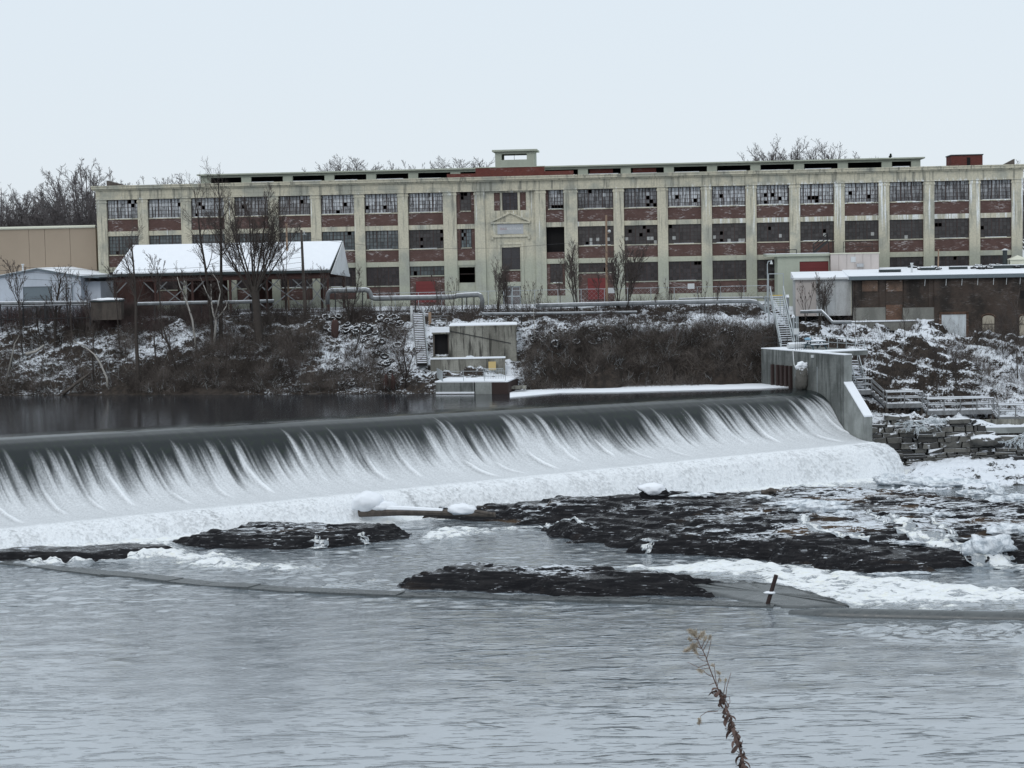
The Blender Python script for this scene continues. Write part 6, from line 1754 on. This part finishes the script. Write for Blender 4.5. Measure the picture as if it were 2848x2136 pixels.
def copy_tree(e, loc, rz, s, label, group=None):
    c = e.copy(); COL.objects.link(c); c.location = loc; c.rotation_euler = (0, 0, rz); c.scale = s if hasattr(s, "__len__") else (s, s, s)
    c["label"] = label
    if group: c["group"] = group
    for ch in list(e.children):
        d = ch.copy(); COL.objects.link(d); d.parent = c
    return c
V3 = Vector
# trees on the bank in front of the mill
def bt(px, py, Y): 
    p = at(px, py, Y); p.z = float(bank_h(np.array([p.x]), np.array([p.y]))[0]) - .1
    return p
b = bt(592, 890, 193); top = at(585, 432, 193)
g = Grow(1, wander=.10, up=.10, kids=(16, 6, 4), ratio=(.22, .5, .5), ang=(.7, .8, .9), start=(.45, .2, .2), rmin=.011, taper=.82)
g.branch(V3((0, 0, 0)), V3((-.02, 0, 1)), (top.z - b.z) * .83, .23, 0)
plant_tree("bank_tree", b, g, "tall slender bare tree, left one of a close pair before the snowy roof", group="pair of tall slender trees", split=0)
b = bt(612, 892, 193.4); top = at(612, 428, 193)
g = Grow(2, wander=.09, up=.12, kids=(17, 6, 5), ratio=(.24, .5, .5), ang=(.65, .8, .9), start=(.5, .2, .2), rmin=.011, taper=.80)
g.branch(V3((0, 0, 0)), V3((.01, 0, 1)), (top.z - b.z) * .85, .25, 0)
plant_tree("bank_tree", b, g, "tall slender bare tree, right one of a close pair before the snowy roof", group="pair of tall slender trees", split=0)
# many-stemmed fan tree
b = bt(722, 905, 191.5)
g = Grow(3, wander=.12, up=.11, kids=(11, 8, 6), ratio=(.38, .48, .5), ang=(.55, .65, .8), start=(.25, .15, .15), rmin=.013, taper=.80)
g.o[0] = [((0, 0, 0), (-.2, 0, 2.2), .50, .46), ((-.2, 0, 2.2), (-.35, 0, 5.2), .46, .44), ((-.35, 0, 5.2), (-.45, 0, 6.6), .44, .5)]
for k in range(13):
    a = -0.62 + 1.24 * k / 12 + g.r.uniform(-.05, .05)
    o_ = V3((-.45 + a * .35, g.r.uniform(-.3, .3), 6.0 + g.r.uniform(-.6, .6)))
    g.branch(o_, V3((a * 1.05, g.r.uniform(-.35, .35), 1)), g.r.uniform(7.6, 10.2) * (1 - .12 * abs(a)), .12, 0)
plant_tree("fan_tree", b, g, "broad bare tree fanning out from one thick trunk before the snowy shed roof", split=0)
b = bt(752, 868, 194)
g = Grow(4, wander=.12, up=.10, kids=(7, 5, 4), ratio=(.42, .5, .5), start=(.55, .2, .2), rmin=.011)
g.branch(V3((0, 0, 0)), V3((-.03, 0, 1)), 9.5, .13, 0)
plant_tree("bank_tree", b, g, "small thin bare tree close to the right of the broad fanning tree", split=0)
b = bt(384, 1085, 186.8)
g = Grow(5, wander=.10, up=.10, kids=(16, 7, 4), ratio=(.26, .5, .5), ang=(.6, .75, .9), start=(.52, .15, .2), rmin=.011, taper=.75)
g.branch(V3((0, 0, 0)), V3((-.05, .16, 1)), 15.0, .24, 0)
plant_tree("bank_tree", b, g, "bare tree rooted at the water, its fine crown against the snowy roof's left end", split=0)
b = bt(150, 872, 197)
g = Grow(6, wander=.22, up=.08, kids=(13, 7, 5), ratio=(.40, .5, .45), ang=(.8, .85, .9), start=(.35, .15, .1), rmin=.013)
g.branch(V3((0, 0, 0)), V3((-.07, 0, 1)), 7.6, .20, 0)
plant_tree("bank_tree", b, g, "short crooked bare tree in front of the white metal shed", split=0)
b = bt(112, 872, 197.5)
g = Grow(7, wander=.30, up=.05, kids=(12, 8, 6), ratio=(.42, .5, .45), ang=(.9, .9, .9), start=(.4, .1, .1), rmin=.015)
g.branch(V3((0, 0, 0)), V3((.02, 0, 1)), 4.6, .12, 0)
plant_tree("vine_tangle_tree", b, g, "small tree choked with a dark tangle of vines, at the shed's roller door", split=0)
# pale crooked birches
def poly_tree(name, pts_list, Y, m, label, seed, r0=.12, twigs=5, tm="twig", base_py=None):
    P_ = [[at(x, y, Y) for x, y in pts] for pts in pts_list]
    b0 = P_[0][0].copy(); zb_ = float(bank_h(np.array([b0.x]), np.array([b0.y]))[0]) - .15
    e = empty(name, (b0.x, b0.y, zb_), 0, label, "tree")
    o0 = V3((b0.x, b0.y, zb_)); tr = MB(); g = Grow(seed, wander=.25, up=.06, kids=(4, 4), ratio=(.5, .5), ang=(.7, .8), start=(.2, .2), rmin=.012)
    for k, pts in enumerate(P_):
        q = [p - o0 for p in pts]
        if k == 0: q[0] = V3((0, 0, 0))
        q = [v + V3((0, .25 * math.sin(i * 2.1 + k), 0)) if i else v for i, v in enumerate(q)]
        n_ = len(q); r1 = r0 * (1 if k == 0 else .6)
        tr.tube(q, [r1 * (1 - .72 * i / (n_ - 1)) for i in range(n_)], 6)
        for i in range(1, n_):
            for _ in range(twigs): 
                d = (q[i] - q[i - 1]).normalized() + rvec(g.r) * .8
                g.branch(q[i - 1].lerp(q[i], g.r.random()), d, g.r.uniform(.6, 1.8), .025, 0)
    tr.build("trunk", M[m], e, smooth=True)
    S = [s_ for v in g.o.values() for s_ in v]
    if S: link_mesh("crown", segs_mesh("crown", [s_[0] for s_ in S], [s_[1] for s_ in S], [s_[2] for s_ in S], [s_[3] for s_ in S], 3), M[tm], e)
    return e
poly_tree("birch", [[(548, 975), (534, 890), (520, 838), (500, 796), (492, 770)], [(520, 838), (517, 800), (512, 775)]], 191, "birch_bark", "pale crooked birch leaning left, left of the forked pale birch", 11, .13)
poly_tree("birch", [[(592, 935), (600, 892), (594, 872), (588, 840), (586, 790)], [(597, 885), (606, 850), (614, 812), (604, 780), (592, 762)], [(600, 888), (620, 868), (630, 850), (630, 838)], [(588, 838), (575, 812), (556, 770)]], 192, "birch_bark", "pale birch forking into several crooked stems below the pair of slender trees", 12, .15)
poly_tree("pale_sapling", [[(1488, 990), (1487, 930), (1485, 880), (1484, 850)]], 187.5, "birch_bark", "thin straight pale sapling on the brushy bank right of the intake house", 13, .06, twigs=3)
poly_tree("pale_sapling", [[(1682, 1005), (1676, 960), (1670, 935), (1672, 900)]], 186.5, "birch_bark", "thin curved pale sapling on the dark brushy cliff", 14, .06, twigs=3)
poly_tree("dead_tree", [[(300, 1098), (296, 1052), (280, 1010), (262, 985), (235, 965), (205, 948)]], 186.5, "birch_bark", "long pale dead limb arching to the left over the left bank", 15, .13, twigs=2)
poly_tree("dead_tree", [[(10, 985), (40, 955), (60, 925)]], 188.5, "birch_bark", "short bent pale limb sticking out of the bank at the far left", 16, .10, twigs=2)
poly_tree("bank_tree", [[(515, 1085), (492, 1030), (478, 985), (462, 940), (450, 900)], [(490, 1025), (470, 960), (440, 915)]], 187, "bark", "dark leaning trunk low on the left bank, near the water", 17, .2, twigs=9)
poly_tree("bank_tree", [[(432, 1092), (434, 1020), (430, 950), (428, 900)]], 187, "bark", "dark upright thin trunk low on the left bank, left of the leaning trunk", 18, .13, twigs=8)
poly_tree("bank_tree", [[(1126, 1092), (1130, 1030), (1122, 980), (1128, 930)], [(1128, 1060), (1142, 1010), (1150, 985)], [(1127, 1065), (1112, 1015), (1105, 990)]], 180, "bark", "bare bush tree with several stems at the water below the dark steps", 19, .12, twigs=10)
poly_tree("bank_tree", [[(990, 1040), (985, 985), (1000, 930), (1008, 880)], [(986, 1000), (1012, 960)]], 187, "bark", "thin forked bare tree in the middle of the snowy slope", 20, .08, twigs=7)
poly_tree("bank_tree", [[(822, 1095), (812, 1040), (800, 990), (806, 930)], [(812, 1035), (790, 990)]], 184, "bark", "thin dark bare tree at the water between the left trees and the tires", 21, .11, twigs=9)
poly_tree("bank_tree", [[(974, 955), (972, 900), (968, 840), (960, 780)], [(972, 895), (990, 820), (1000, 770)], [(971, 880), (955, 830)]], 194, "bark", "dark bare tree before the square bend of the fat pipe", 22, .14, twigs=10)
poly_tree("bank_tree", [[(640, 1090), (628, 1020), (632, 950), (625, 890)]], 187, "bark", "thin dark trunk on the left bank below the forked birch", 23, .10, twigs=8)
poly_tree("bank_tree", [[(712, 1090), (700, 1010), (690, 950), (700, 900)]], 187, "bark", "thin dark trunk on the left bank below the broad fanning tree", 24, .10, twigs=8)
poly_tree("bank_tree", [[(262, 1095), (256, 1000), (262, 930), (250, 860)]], 187.5, "bark", "dark thin trunk on the left bank in front of the grey tank", 25, .10, twigs=10)
for k, (pts, lab) in enumerate((([(288, 1104), (305, 1090), (318, 1082), (322, 1070)], "forked white driftwood log at the waterline on the left bank"),
                                ([(175, 1096), (220, 1060), (262, 1030)], "straight bare log slanting out of the water on the left bank"),
                                ([(72, 985), (100, 978), (122, 960)], "tan broken log lying on the upper left bank"),
                                ([(700, 1055), (760, 1040), (792, 1030)], "dark log lying on the slope left of the lower tires"),
                                ([(850, 1100), (900, 1094), (960, 1096)], "long low log along the waterline below the lower tires"))):
    P_ = [at(x, y, 185.6 if y > 1050 else 189.5) for x, y in pts]
    if k == 4: P_ = [at(x, y, 180.6) for x, y in pts]
    if k == 3: P_ = [bank_pt(x, y) + V3((0, 0, .15)) for x, y in pts]
    tag(MB().tube(P_, [.17, .15, .09, .07][:len(P_)], 7).build("log", M["birch_bark" if k in (0, 2) else "old_timber"], smooth=True), lab, "log")
for (px, lab) in ((1074, "rotten brown stump standing near the water, left of two"), (1093, "rotten brown stump standing near the water, right of two")):
    p = bank_pt(px, 1085); lump("stump", p + V3((0, 0, .6)), .35, M["rust_wood"], px, lab, "stump", squash=(.7, .7, 2.4), rough=.5, group="stumps at the water")
lump("stump", bank_pt(932, 935) + V3((0, 0, .6)), .5, M["rust_wood"], 5, "dark broken stump on the snowy slope left of the upper tires", "stump", squash=(.8, .7, 2.0), rough=.5)

# background trees behind the mill and tan building
GZ0 = 7.2
def far_tree(px, ytop, Y, spread, seed, label, group="bare trees behind the mill", dense=1.0, m="hazed_twig"):
    b = at(px, 700, Y); b.z = GZ0
    H_ = at(px, ytop, Y).z - GZ0
    g = Grow(seed, wander=.11, up=.02, kids=(0, 9, 6, 4), ratio=(.5, .27, .50, .55), ang=(.5, .6, .65, .8), start=(.4, .35, .12, .1), rmin=.019, taper=.72, nseg=4)
    g.o[0] = [((0, 0, 0), (.1, 0, H_ * .22), H_ * .022, H_ * .018), ((.1, 0, H_ * .22), (0, .1, H_ * .42), H_ * .018, H_ * .013)]
    R_, Zc, Zr = spread * H_ * .42, H_ * .42, H_ * .52
    for q in range(58):
        ct = 1 - .95 * (q + .5) / 58; st_ = math.sqrt(1 - ct * ct); az = q * 2.399 + g.r.uniform(-.3, .3)
        tip = V3((math.cos(az) * st_ * R_, math.sin(az) * st_ * R_, Zc + ct * Zr)) * g.r.uniform(.93, 1.0)
        b0_ = V3((0, 0, H_ * g.r.uniform(.22, .42)))
        g.branch(b0_, (tip - b0_) + V3((0, 0, -.08 * H_)), (tip - b0_).length * .93, H_ * .0075, 1)
    e = plant_tree("far_tree", b, g, label, group=group, m=m, mt=m, split=0)
    real = max(q[1][2] for S in g.o.values() for q in S)
    s = H_ / real; e.scale = (s, s, s)
    return e, real
t1, H1 = far_tree(232, 436, 255, .85, 31, "big round-crowned bare tree above the tan building")
t2, H2 = far_tree(140, 500, 262, .85, 32, "bare tree above the tan building, left of the big round-crowned one")
t3, H3 = far_tree(985, 428, 250, .75, 33, "dense rounded bare tree showing above the roof left of the roof tower")
t4, H4 = far_tree(2195, 372, 262, .80, 34, "middle of three bare trees above the roof at the right")
def far_copy(src, Hs, px, ytop, Y, label, seed, sx=1.0, group="bare trees behind the mill"):
    b = at(px, 700, Y); b.z = GZ0
    s = (at(px, ytop, Y).z - GZ0) / Hs
    return copy_tree(src, b, seed * 1.7, (s * sx, s * sx, s), label, group)
FC = [(t1, H1, 20, 505, 262, "bare tree at the left edge, above the tan building", 1.0), (t2, H2, 75, 545, 270, "low bare tree near the left edge above the tan building", 1.0),
      (t1, H1, 300, 505, 275, "bare tree hidden partly by the mill's left corner", .9), (t2, H2, 445, 482, 268, "faint bare tree above the roof left of the slender pair", 1.0),
      (t1, H1, 520, 480, 280, "faint bare tree above the roof just left of the slender pair", 1.0), (t2, H2, 660, 478, 275, "faint bare tree above the roof behind the fan tree", 1.0),
      (t3, H3, 940, 448, 256, "dense bare tree above the roof, left beside the dense rounded one", 1.0), (t3, H3, 1045, 452, 258, "dense bare tree above the roof, right beside the dense rounded one", 1.0),
      (t2, H2, 1125, 442, 265, "thin bare tree above the roof midway to the roof tower", .8), (t2, H2, 1195, 452, 270, "low thin bare tree above the roof left of the roof tower", .9),
      (t3, H3, 1275, 432, 252, "bare tree with a wide fine crown just left of the roof tower", 1.1), (t3, H3, 1340, 436, 256, "bare tree whose crown touches the left side of the roof tower", 1.0),
      (t4, H4, 2130, 382, 262, "left of three bare trees above the roof at the right", .9), (t4, H4, 2285, 374, 258, "right of three bare trees above the roof at the right", 1.1),
      (t2, H2, 2408, 432, 270, "small faint bare tree above the roof right of the three bare trees", .8), (t2, H2, 2442, 436, 272, "small faint bare tree above the roof beside the conifer tip", .7),
      (t1, H1, 2862, 440, 262, "bare tree beyond the mill's right corner at the edge of view", 1.0)]
for k, (s_, h_, px, yt, Y, lab, sx) in enumerate(FC): far_copy(s_, h_, px, yt, Y, lab, k + 1, sx)
b = at(2478, 700, 262); b.z = GZ0; Hc = at(2478, 428, 262).z - GZ0
S0, S1, R0, R1 = [], [], [], []
rc = random.Random(5)
for k in range(900):
    f_ = rc.random() ** .7; a = rc.uniform(0, 6.28); L_ = (1 - f_) * 2.6 + .25
    S0.append((0, 0, f_ * Hc)); S1.append((math.cos(a) * L_ * rc.uniform(.5, 1), math.sin(a) * L_ * rc.uniform(.5, 1), f_ * Hc - L_ * .25)); R0.append(.10); R1.append(.04)
ce = empty("conifer_tree", b, 0, "dark conifer tip poking above the roof at the right", "tree")
MB().tube([(0, 0, 0), (0, 0, Hc)], [.25, .03], 6).build("trunk", M["bark"], ce)
link_mesh("crown", segs_mesh("crown", S0, S1, R0, R1, 3), M["conifer"], ce)

# ------------------------------------------------------------------ brush: far too many stems to count
def brush(name, pts, n, h0, h1, m, seed, lean=(0, 0, 0), spread=.5, r=.014, label=None, twigs=2):
    rs_ = np.random.RandomState(seed)
    idx = rs_.randint(0, len(pts), n); B_ = pts[idx] + rs_.normal(0, .12, (n, 3)) * np.array([1, 1, .1])
    L_ = rs_.uniform(h0, h1, n)
    d = np.array([0, 0, 1.0]) + rs_.normal(0, spread, (n, 3)) * np.array([1, 1, .25]) + np.array(lean)
    d /= np.linalg.norm(d, axis=1, keepdims=True)
    P0, P1, RA, RB = [], [], [], []
    p = B_; rad = np.full(n, r)
    for i in range(3):
        d2 = d + rs_.normal(0, .22, (n, 3)); d2 /= np.linalg.norm(d2, axis=1, keepdims=True)
        q = p + d2 * (L_ / 3)[:, None]
        P0.append(p); P1.append(q); RA.append(rad); RB.append(rad * .75)
        for _ in range(twigs):
            e = d2 + rs_.normal(0, .75, (n, 3)); e /= np.linalg.norm(e, axis=1, keepdims=True)
            P0.append(p + (q - p) * rs_.uniform(.2, 1, (n, 1))); P1.append(P0[-1] + e * (L_ * rs_.uniform(.15, .40, n))[:, None]); RA.append(rad * .6); RB.append(rad * .4)
        p = q; rad = rad * .75; d = d2
    me = segs_mesh(name, np.concatenate(P0), np.concatenate(P1), np.concatenate(RA), np.concatenate(RB), 3)
    o = link_mesh(name, me, M[m]); return tag(o, label, None, None, "stuff")
def bank_pts(x0, x1, v0, v1, n, seed, clump=0.0, thr=0.0):
    rs_ = np.random.RandomState(seed)
    X = rs_.uniform(x0, x1, n)
    Yt = interp(X, [(-110, 190), (-53, 186.7), (-30, 182.0), (-8, 178.4), (0, 179.2), (26, 182.0), (40, 182.0)])
    Y = Yt + rs_.uniform(v0, v1, n)
    if clump: 
        k = fbm(X * clump, Y * clump, seed, 3) > thr
        X, Y = X[k], Y[k]
    return np.stack([X, Y, bank_h(X, Y) - .05], 1)
def clear(P_, boxes):
    k = np.ones(len(P_), bool)
    for x0, x1, y0, y1 in boxes: k &= ~((P_[:, 0] > x0) & (P_[:, 0] < x1) & (P_[:, 1] > y0) & (P_[:, 1] < y1))
    return P_[k]
KEEP = [(-11.2, 1.0, 172, 187.5), (-11.0, -8.2, 180, 195)]
brush("cliff_brush", clear(bank_pts(1.2, 27.4, .1, 7.5, 6000, 1), KEEP), 7500, .6, 2.2, "brush_stem", 2, lean=(0, -.55, -.2), spread=.6, label="dense tangle of dark leafless brush hanging on the cliff")
brush("cliff_top_brush", clear(bank_pts(1.0, 27.5, 7, 14, 6000, 3, .5, 0.0), KEEP), 2200, .4, 1.2, "twig", 4, spread=.5, label="leafless brush along the cliff top")
brush("terrace_brush", clear(bank_pts(-56, 27, 14.5, 19, 6000, 5, .25, -.15), KEEP), 3600, .5, 1.7, "twig", 6, spread=.35, label="thin leafless brush along the terrace edge")
brush("bank_brush", clear(bank_pts(-56, -11, .3, 14, 14000, 7, .22, -.10), KEEP), 9000, .5, 2.2, "brush_stem", 8, lean=(0, -.3, 0), spread=.6, label="dark clumps of leafless brush on the left bank")
brush("slope_stems", clear(bank_pts(-56, 1, .6, 14, 6000, 9), KEEP), 3800, .4, 1.4, "twig", 10, spread=.4, label="scattered thin stems on the left bank")
brush("fence_brush", clear(bank_pts(-58, -33, 13, 18, 6000, 11, .3, -.1), KEEP), 3200, .9, 2.5, "red_twig", 12, spread=.35, label="reddish leafless brush along the dark picket fence")
brush("shed_brush", clear(bank_pts(-45, -14, 15, 19.5, 6000, 13, .3, .0), KEEP), 2600, .6, 1.9, "twig", 14, spread=.4, label="leafless brush in front of the open shed")
brush("frosted_stems", clear(bank_pts(1.2, 27.4, .3, 9, 3000, 31, .5, -.1), KEEP), 1100, .4, 1.3, "frost_twig", 32, lean=(0, -.3, 0), spread=.7, r=.010, twigs=1, label="frosted twigs on the brushy cliff")
brush("frosted_stems", clear(bank_pts(-56, -11, .4, 13, 3000, 33, .4, -.1), KEEP), 1500, .4, 1.2, "frost_twig", 34, lean=(0, -.3, 0), spread=.7, r=.010, twigs=1, label="frosted twigs on the left bank")
def hill_pts(n, seed, clump, thr, y0=174, y1=197):
    rs_ = np.random.RandomState(seed); X = rs_.uniform(33.5, 58, n); Y = rs_.uniform(y0, y1, n)
    k = fbm(X * clump, Y * clump, seed, 3) > thr
    k &= ~((X > 33) & (Y < 178.5) & (X < 36.5))
    X, Y = X[k], Y[k]
    return np.stack([X, Y, bank_h(X, Y) - .05], 1)
brush("hill_brush", hill_pts(9000, 15, .25, .0), 3200, .4, 1.6, "brush_stem", 16, lean=(0, -.3, 0), spread=.55, label="dark leafless brush on the snowy rock hill")
brush("hill_stems", hill_pts(4000, 17, .5, -.2), 1100, .6, 2.0, "twig", 18, spread=.3, label="thin upright stems on the snowy rock hill")
TP = np.array([[at(x, 700, Y).x, Y, GZ0] for x, Y in zip(np.random.RandomState(3).uniform(-60, 290, 900), np.random.RandomState(4).uniform(262, 276, 900))])
brush("thicket", TP, 5200, 8.0, 12.5, "red_twig", 20, spread=.10, r=.035, label="far reddish-brown thicket behind the tan building", twigs=4)

# saplings one can tell apart along the terrace
SAP = [(1225, 868, 760, "sumac"), (1258, 866, 772, "sumac"), (1385, 868, 738, "bush"), (1412, 866, 750, "bush"), (1470, 866, 782, "sumac"), (1495, 864, 790, "sumac"), (1604, 862, 692, "bush"), (1722, 885, 700, "bush"), (1745, 885, 690, "bush"),
       (1665, 864, 760, "sapling"), (1560, 862, 770, "sapling"), (1820, 862, 790, "sumac"), (1868, 860, 782, "sumac"), (1950, 858, 780, "sumac"), (1990, 858, 776, "sumac"), (2062, 856, 785, "sapling"),
       (2240, 868, 782, "sumac"), (2278, 872, 775, "bush"), (2300, 870, 790, "sumac"), (910, 870, 760, "sapling"), (1060, 866, 770, "sapling"), (1090, 866, 800, "sapling"), (450, 880, 740, "sapling"), (800, 872, 720, "sapling"), (860, 872, 770, "sapling"),
       (60, 885, 760, "sapling"), (200, 885, 790, "sapling"), (240, 885, 800, "sapling"), (330, 885, 770, "sapling"), (2520, 985, 880, "sapling"), (2610, 1075, 960, "bush"), (2660, 1070, 975, "bush"), (2790, 1000, 880, "sapling"), (2830, 1060, 860, "sapling"), (2380, 940, 850, "sapling")]
protos = {}
for kind in ("sumac", "bush", "sapling"):
    for v in range(3):
        g = Grow(200 + v + hash(kind) % 1 + len(kind) * 7, wander=.14, up=.14, kids=((5, 3) if kind == "sumac" else (9, 5, 3)), ratio=((.5, .5) if kind == "sumac" else (.42, .45, .5)), ang=(.5, .6, .8), start=(.35, .3, .2), rmin=.013, taper=.6)
        if kind == "sapling": g.branch(V3((0, 0, 0)), V3((.02, 0, 1)), 1.0 * 5, .05, 0)
        else:
            for q in range(3 if kind == "sumac" else 5): g.branch(V3((g.r.uniform(-.15, .15), g.r.uniform(-.15, .15), 0)), V3((g.r.uniform(-.35, .35), g.r.uniform(-.3, .3), 1)), g.r.uniform(3.6, 4.8), .045, 0)
        protos[kind, v] = (g, tree_meshes(g, 0))
placew = {"sumac": "leafless sumac with dark seed clusters", "bush": "leafless many-stemmed bush", "sapling": "thin leafless sapling"}
def where(px, py):
    if px < 290: return "by the picket fence on the far left"
    if px < 900: return "in front of the open shed"
    if px < 1120: return "beside the fat bent pipe"
    if px < 1330: return "before the mill left of the entrance"
    if px < 1520: return "before the mill entrance"
    if px < 1760: return "near the tan pole"
    if px < 2130: return "along the chain-link fence"
    if py < 900: return "before the whitewashed lean-to"
    return "on the snowy rock hill"
used = {}
side_words = {}
for i, (px, py, yt, kind) in enumerate(SAP):
    Y = 195.5 if py < 900 else 186.0
    if py < 900: p = bt(px, py, Y)
    else: p = bank_pt(px, py)
    H_ = at(px, yt, p.y).z - p.z
    g, (tm, cm) = protos[kind, i % 3]
    w = where(px, py); key = (kind, w); k = used.get(key, 0); used[key] = k + 1
    e = empty("sumac_shrub" if kind == "sumac" else ("bush" if kind == "bush" else "sapling"), p, i * 2.1, "", "shrub" if kind != "sapling" else "sapling")
    lab = placew[kind] + " " + w
    e["label"] = lab if k == 0 else placew[kind] + " " + w + ", " + ("farther right", "farthest right", "at the right end")[min(k - 1, 2)]
    e["group"] = "leafless shrubs and saplings on the bank"
    s = H_ / 5.0; e.scale = (s, s, s)
    a = bpy.data.objects.new("trunk", tm); COL.objects.link(a); a.parent = e
    if not tm.materials: tm.materials.append(M["bark"])
    a = bpy.data.objects.new("crown", cm); COL.objects.link(a); a.parent = e
    if not cm.materials: cm.materials.append(M["twig"])
    if kind == "sumac":
        key2 = ("seeds", i % 3)
        if key2 not in protos:
            lv = max(g.o); S = [q for q in g.o[lv]][3::4]; S = S[::3]
            P0 = [q[1] for q in S]; P1 = [(q[1][0], q[1][1], q[1][2] + .22) for q in S]
            sm = segs_mesh("seed_cluster", P0, P1, [.055] * len(P0), [.03] * len(P0), 5); sm.materials.append(M["seed_brown"]); protos[key2] = sm
        a = bpy.data.objects.new("seed_cluster", protos[key2]); COL.objects.link(a); a.parent = e; a["kind"] = "stuff"

# frosted bushes hanging over the stone wall
for k, (px, py, w, lab) in enumerate(((2545, 1172, 1.0, "white frosted bush hanging over the middle of the stone wall"), (2836, 1215, .9, "white frosted bush hanging over the stone wall at the right edge"), (2600, 1170, .45, "small white frosted bush on the stone wall, right of the larger hanging one"))):
    p = at(px, py, 169.4)
    e = empty("frosted_bush", p, 0, lab, "bush")
    g = Grow(300 + k, wander=.14, up=-.13, kids=(6, 3), ratio=(.5, .5), ang=(.5, .6), start=(.3, .2), rmin=.022, taper=.5)
    for q in range(12 if k < 2 else 6):
        g.branch(V3((g.r.uniform(-.4, .4), 0, 0)), V3((g.r.uniform(-1.0, 1.3), -.8, g.r.uniform(-.5, .5))), g.r.uniform(1.2, 2.8) * w, .035, 0)
    tm, cm = tree_meshes(g, 0)
    link_mesh("stem", tm, M["frost_twig"], e); link_mesh("crown", cm, M["frost_twig"], e)

# ------------------------------------------------------------------ the dead weed on the near bank
GY_ = 7.0
def gp_(x, y): return at(1850 + x / 3.805, 1700 + y / 3.805, GY_)
ST = [(330, 280), (385, 390), (430, 480), (470, 600), (540, 780), (590, 890), (640, 1000), (672, 1080), (700, 1160), (735, 1270), (770, 1380), (800, 1500), (822, 1600), (850, 1660), (880, 1800), (905, 1960)]
P_ = [gp_(*q) for q in ST]
gb = P_[-1].copy(); gb.z -= .12
wd = empty("dead_weed", gb, 0, "tall dry brown weed with curled leaves and fluffy seed heads, nearest the viewer", "weed")
rl = lambda p: p - gb
MB().tube([rl(p) for p in reversed(P_)], [.0052 - .0036 * i / (len(P_) - 1) for i in range(len(P_))], 6).build("stem", M["dry_stem"], wd, smooth=True)
BR = [[(350, 310), (310, 250), (265, 215)], [(345, 300), (365, 255), (400, 225)], [(385, 390), (410, 320), (432, 280)], [(400, 420), (440, 340), (478, 268)], [(440, 500), (465, 400), (490, 310)], [(340, 300), (300, 300), (250, 300)],
      [(395, 400), (340, 370), (310, 360), (210, 420)], [(425, 470), (360, 460), (330, 440), (300, 400)], [(470, 600), (430, 600), (370, 625)], [(500, 690), (450, 670), (400, 630)], [(450, 560), (350, 590), (240, 545)], [(440, 530), (400, 520), (340, 490)],
      [(545, 790), (525, 650), (522, 560)], [(550, 800), (570, 700), (572, 640)], [(635, 960), (650, 800), (700, 660)], [(610, 930), (630, 790), (645, 720)], [(560, 1055), (440, 1060), (375, 1120), (362, 1190)], [(520, 760), (480, 770), (470, 790)], [(660, 1000), (685, 960), (682, 905)], [(720, 1230), (735, 1190), (725, 1180)]]
for q in BR:
    MB().tube([rl(gp_(*p)) + V3((0, .006 * i * (-1) ** i, 0)) for i, p in enumerate(q)], [.0016, .0013, .001, .0009][:len(q)], 4).build("branchlet", M["dry_stem"], wd)
rw_ = random.Random(9)
def fluff(x, y, dx, dy, n, r):
    a, b = rl(gp_(x, y)), rl(gp_(x + dx, y + dy)); S0, S1 = [], []
    for k in range(n):
        p = a.lerp(b, rw_.random()) + rvec(rw_) * r * .35; S0.append(tuple(p)); S1.append(tuple(p + rvec(rw_) * r))
    link_mesh("seed_head", segs_mesh("seed_head", S0, S1, [.0013] * n, [.0006] * n, 3), M["seed_fluff"], wd)
for x, y, dx, dy, n, r in ((250, 205, 40, 20, 90, .012), (285, 225, 35, 30, 90, .012), (325, 205, -5, 60, 60, .010), (405, 220, -40, 60, 120, .013), (435, 265, -20, 45, 60, .010), (480, 258, -10, 45, 50, .009), (330, 355, -50, 25, 110, .013), (280, 385, -80, 40, 110, .012), (300, 380, 35, 70, 70, .012), (245, 290, 30, 20, 40, .010), (340, 615, 55, 25, 60, .010), (490, 570, 30, 5, 30, .008), (550, 640, 30, 20, 40, .009), (645, 715, -8, 30, 30, .008), (362, 1130, -4, 65, 80, .010), (575, 715, 8, 30, 30, .008)):
    fluff(x, y, dx, dy, n, r)
def curl_leaf(seed):
    r = random.Random(seed); v, f = [], []; n = 8; L_ = .062; turn = r.uniform(2.0, 5.0); p = Vector(); a = r.uniform(-.3, .3)
    for i in range(n):
        w = .0070 * math.sin(math.pi * (i + .6) / (n + .3))
        v += [(p.x, -w, p.z), (p.x, w, p.z + .002)]
        a -= turn / n; p = p + Vector((math.cos(a), 0, math.sin(a))) * (L_ / n)
        if i: f.append((2*i-2, 2*i-1, 2*i+1, 2*i))
    me = bpy.data.meshes.new("leaf"); me.from_pydata(v, [], f); me.materials.append(M["dry_leaf"]); me.update(); return me
LM = [curl_leaf(k) for k in range(6)]
for k in range(120):
    f_ = rw_.random() ** .9
    y = 800 + f_ * 1050
    xs_ = np.interp(y, [q[1] for q in ST], [q[0] for q in ST])
    o = bpy.data.objects.new("leaf", LM[k % 6]); COL.objects.link(o); o.parent = wd
    o.location = rl(gp_(xs_, y)); s = rw_.uniform(.6, 1.25)
    o.scale = (s, s, s); o.rotation_euler = (rw_.uniform(-.8, .8), rw_.uniform(-.7, 1.0), rw_.uniform(0, 6.28))

# every labelled thing counts as a thing
for o in list(COL.objects):
    if o.parent is None and "category" in o.keys() and "kind" not in o.keys(): o["kind"] = "thing"
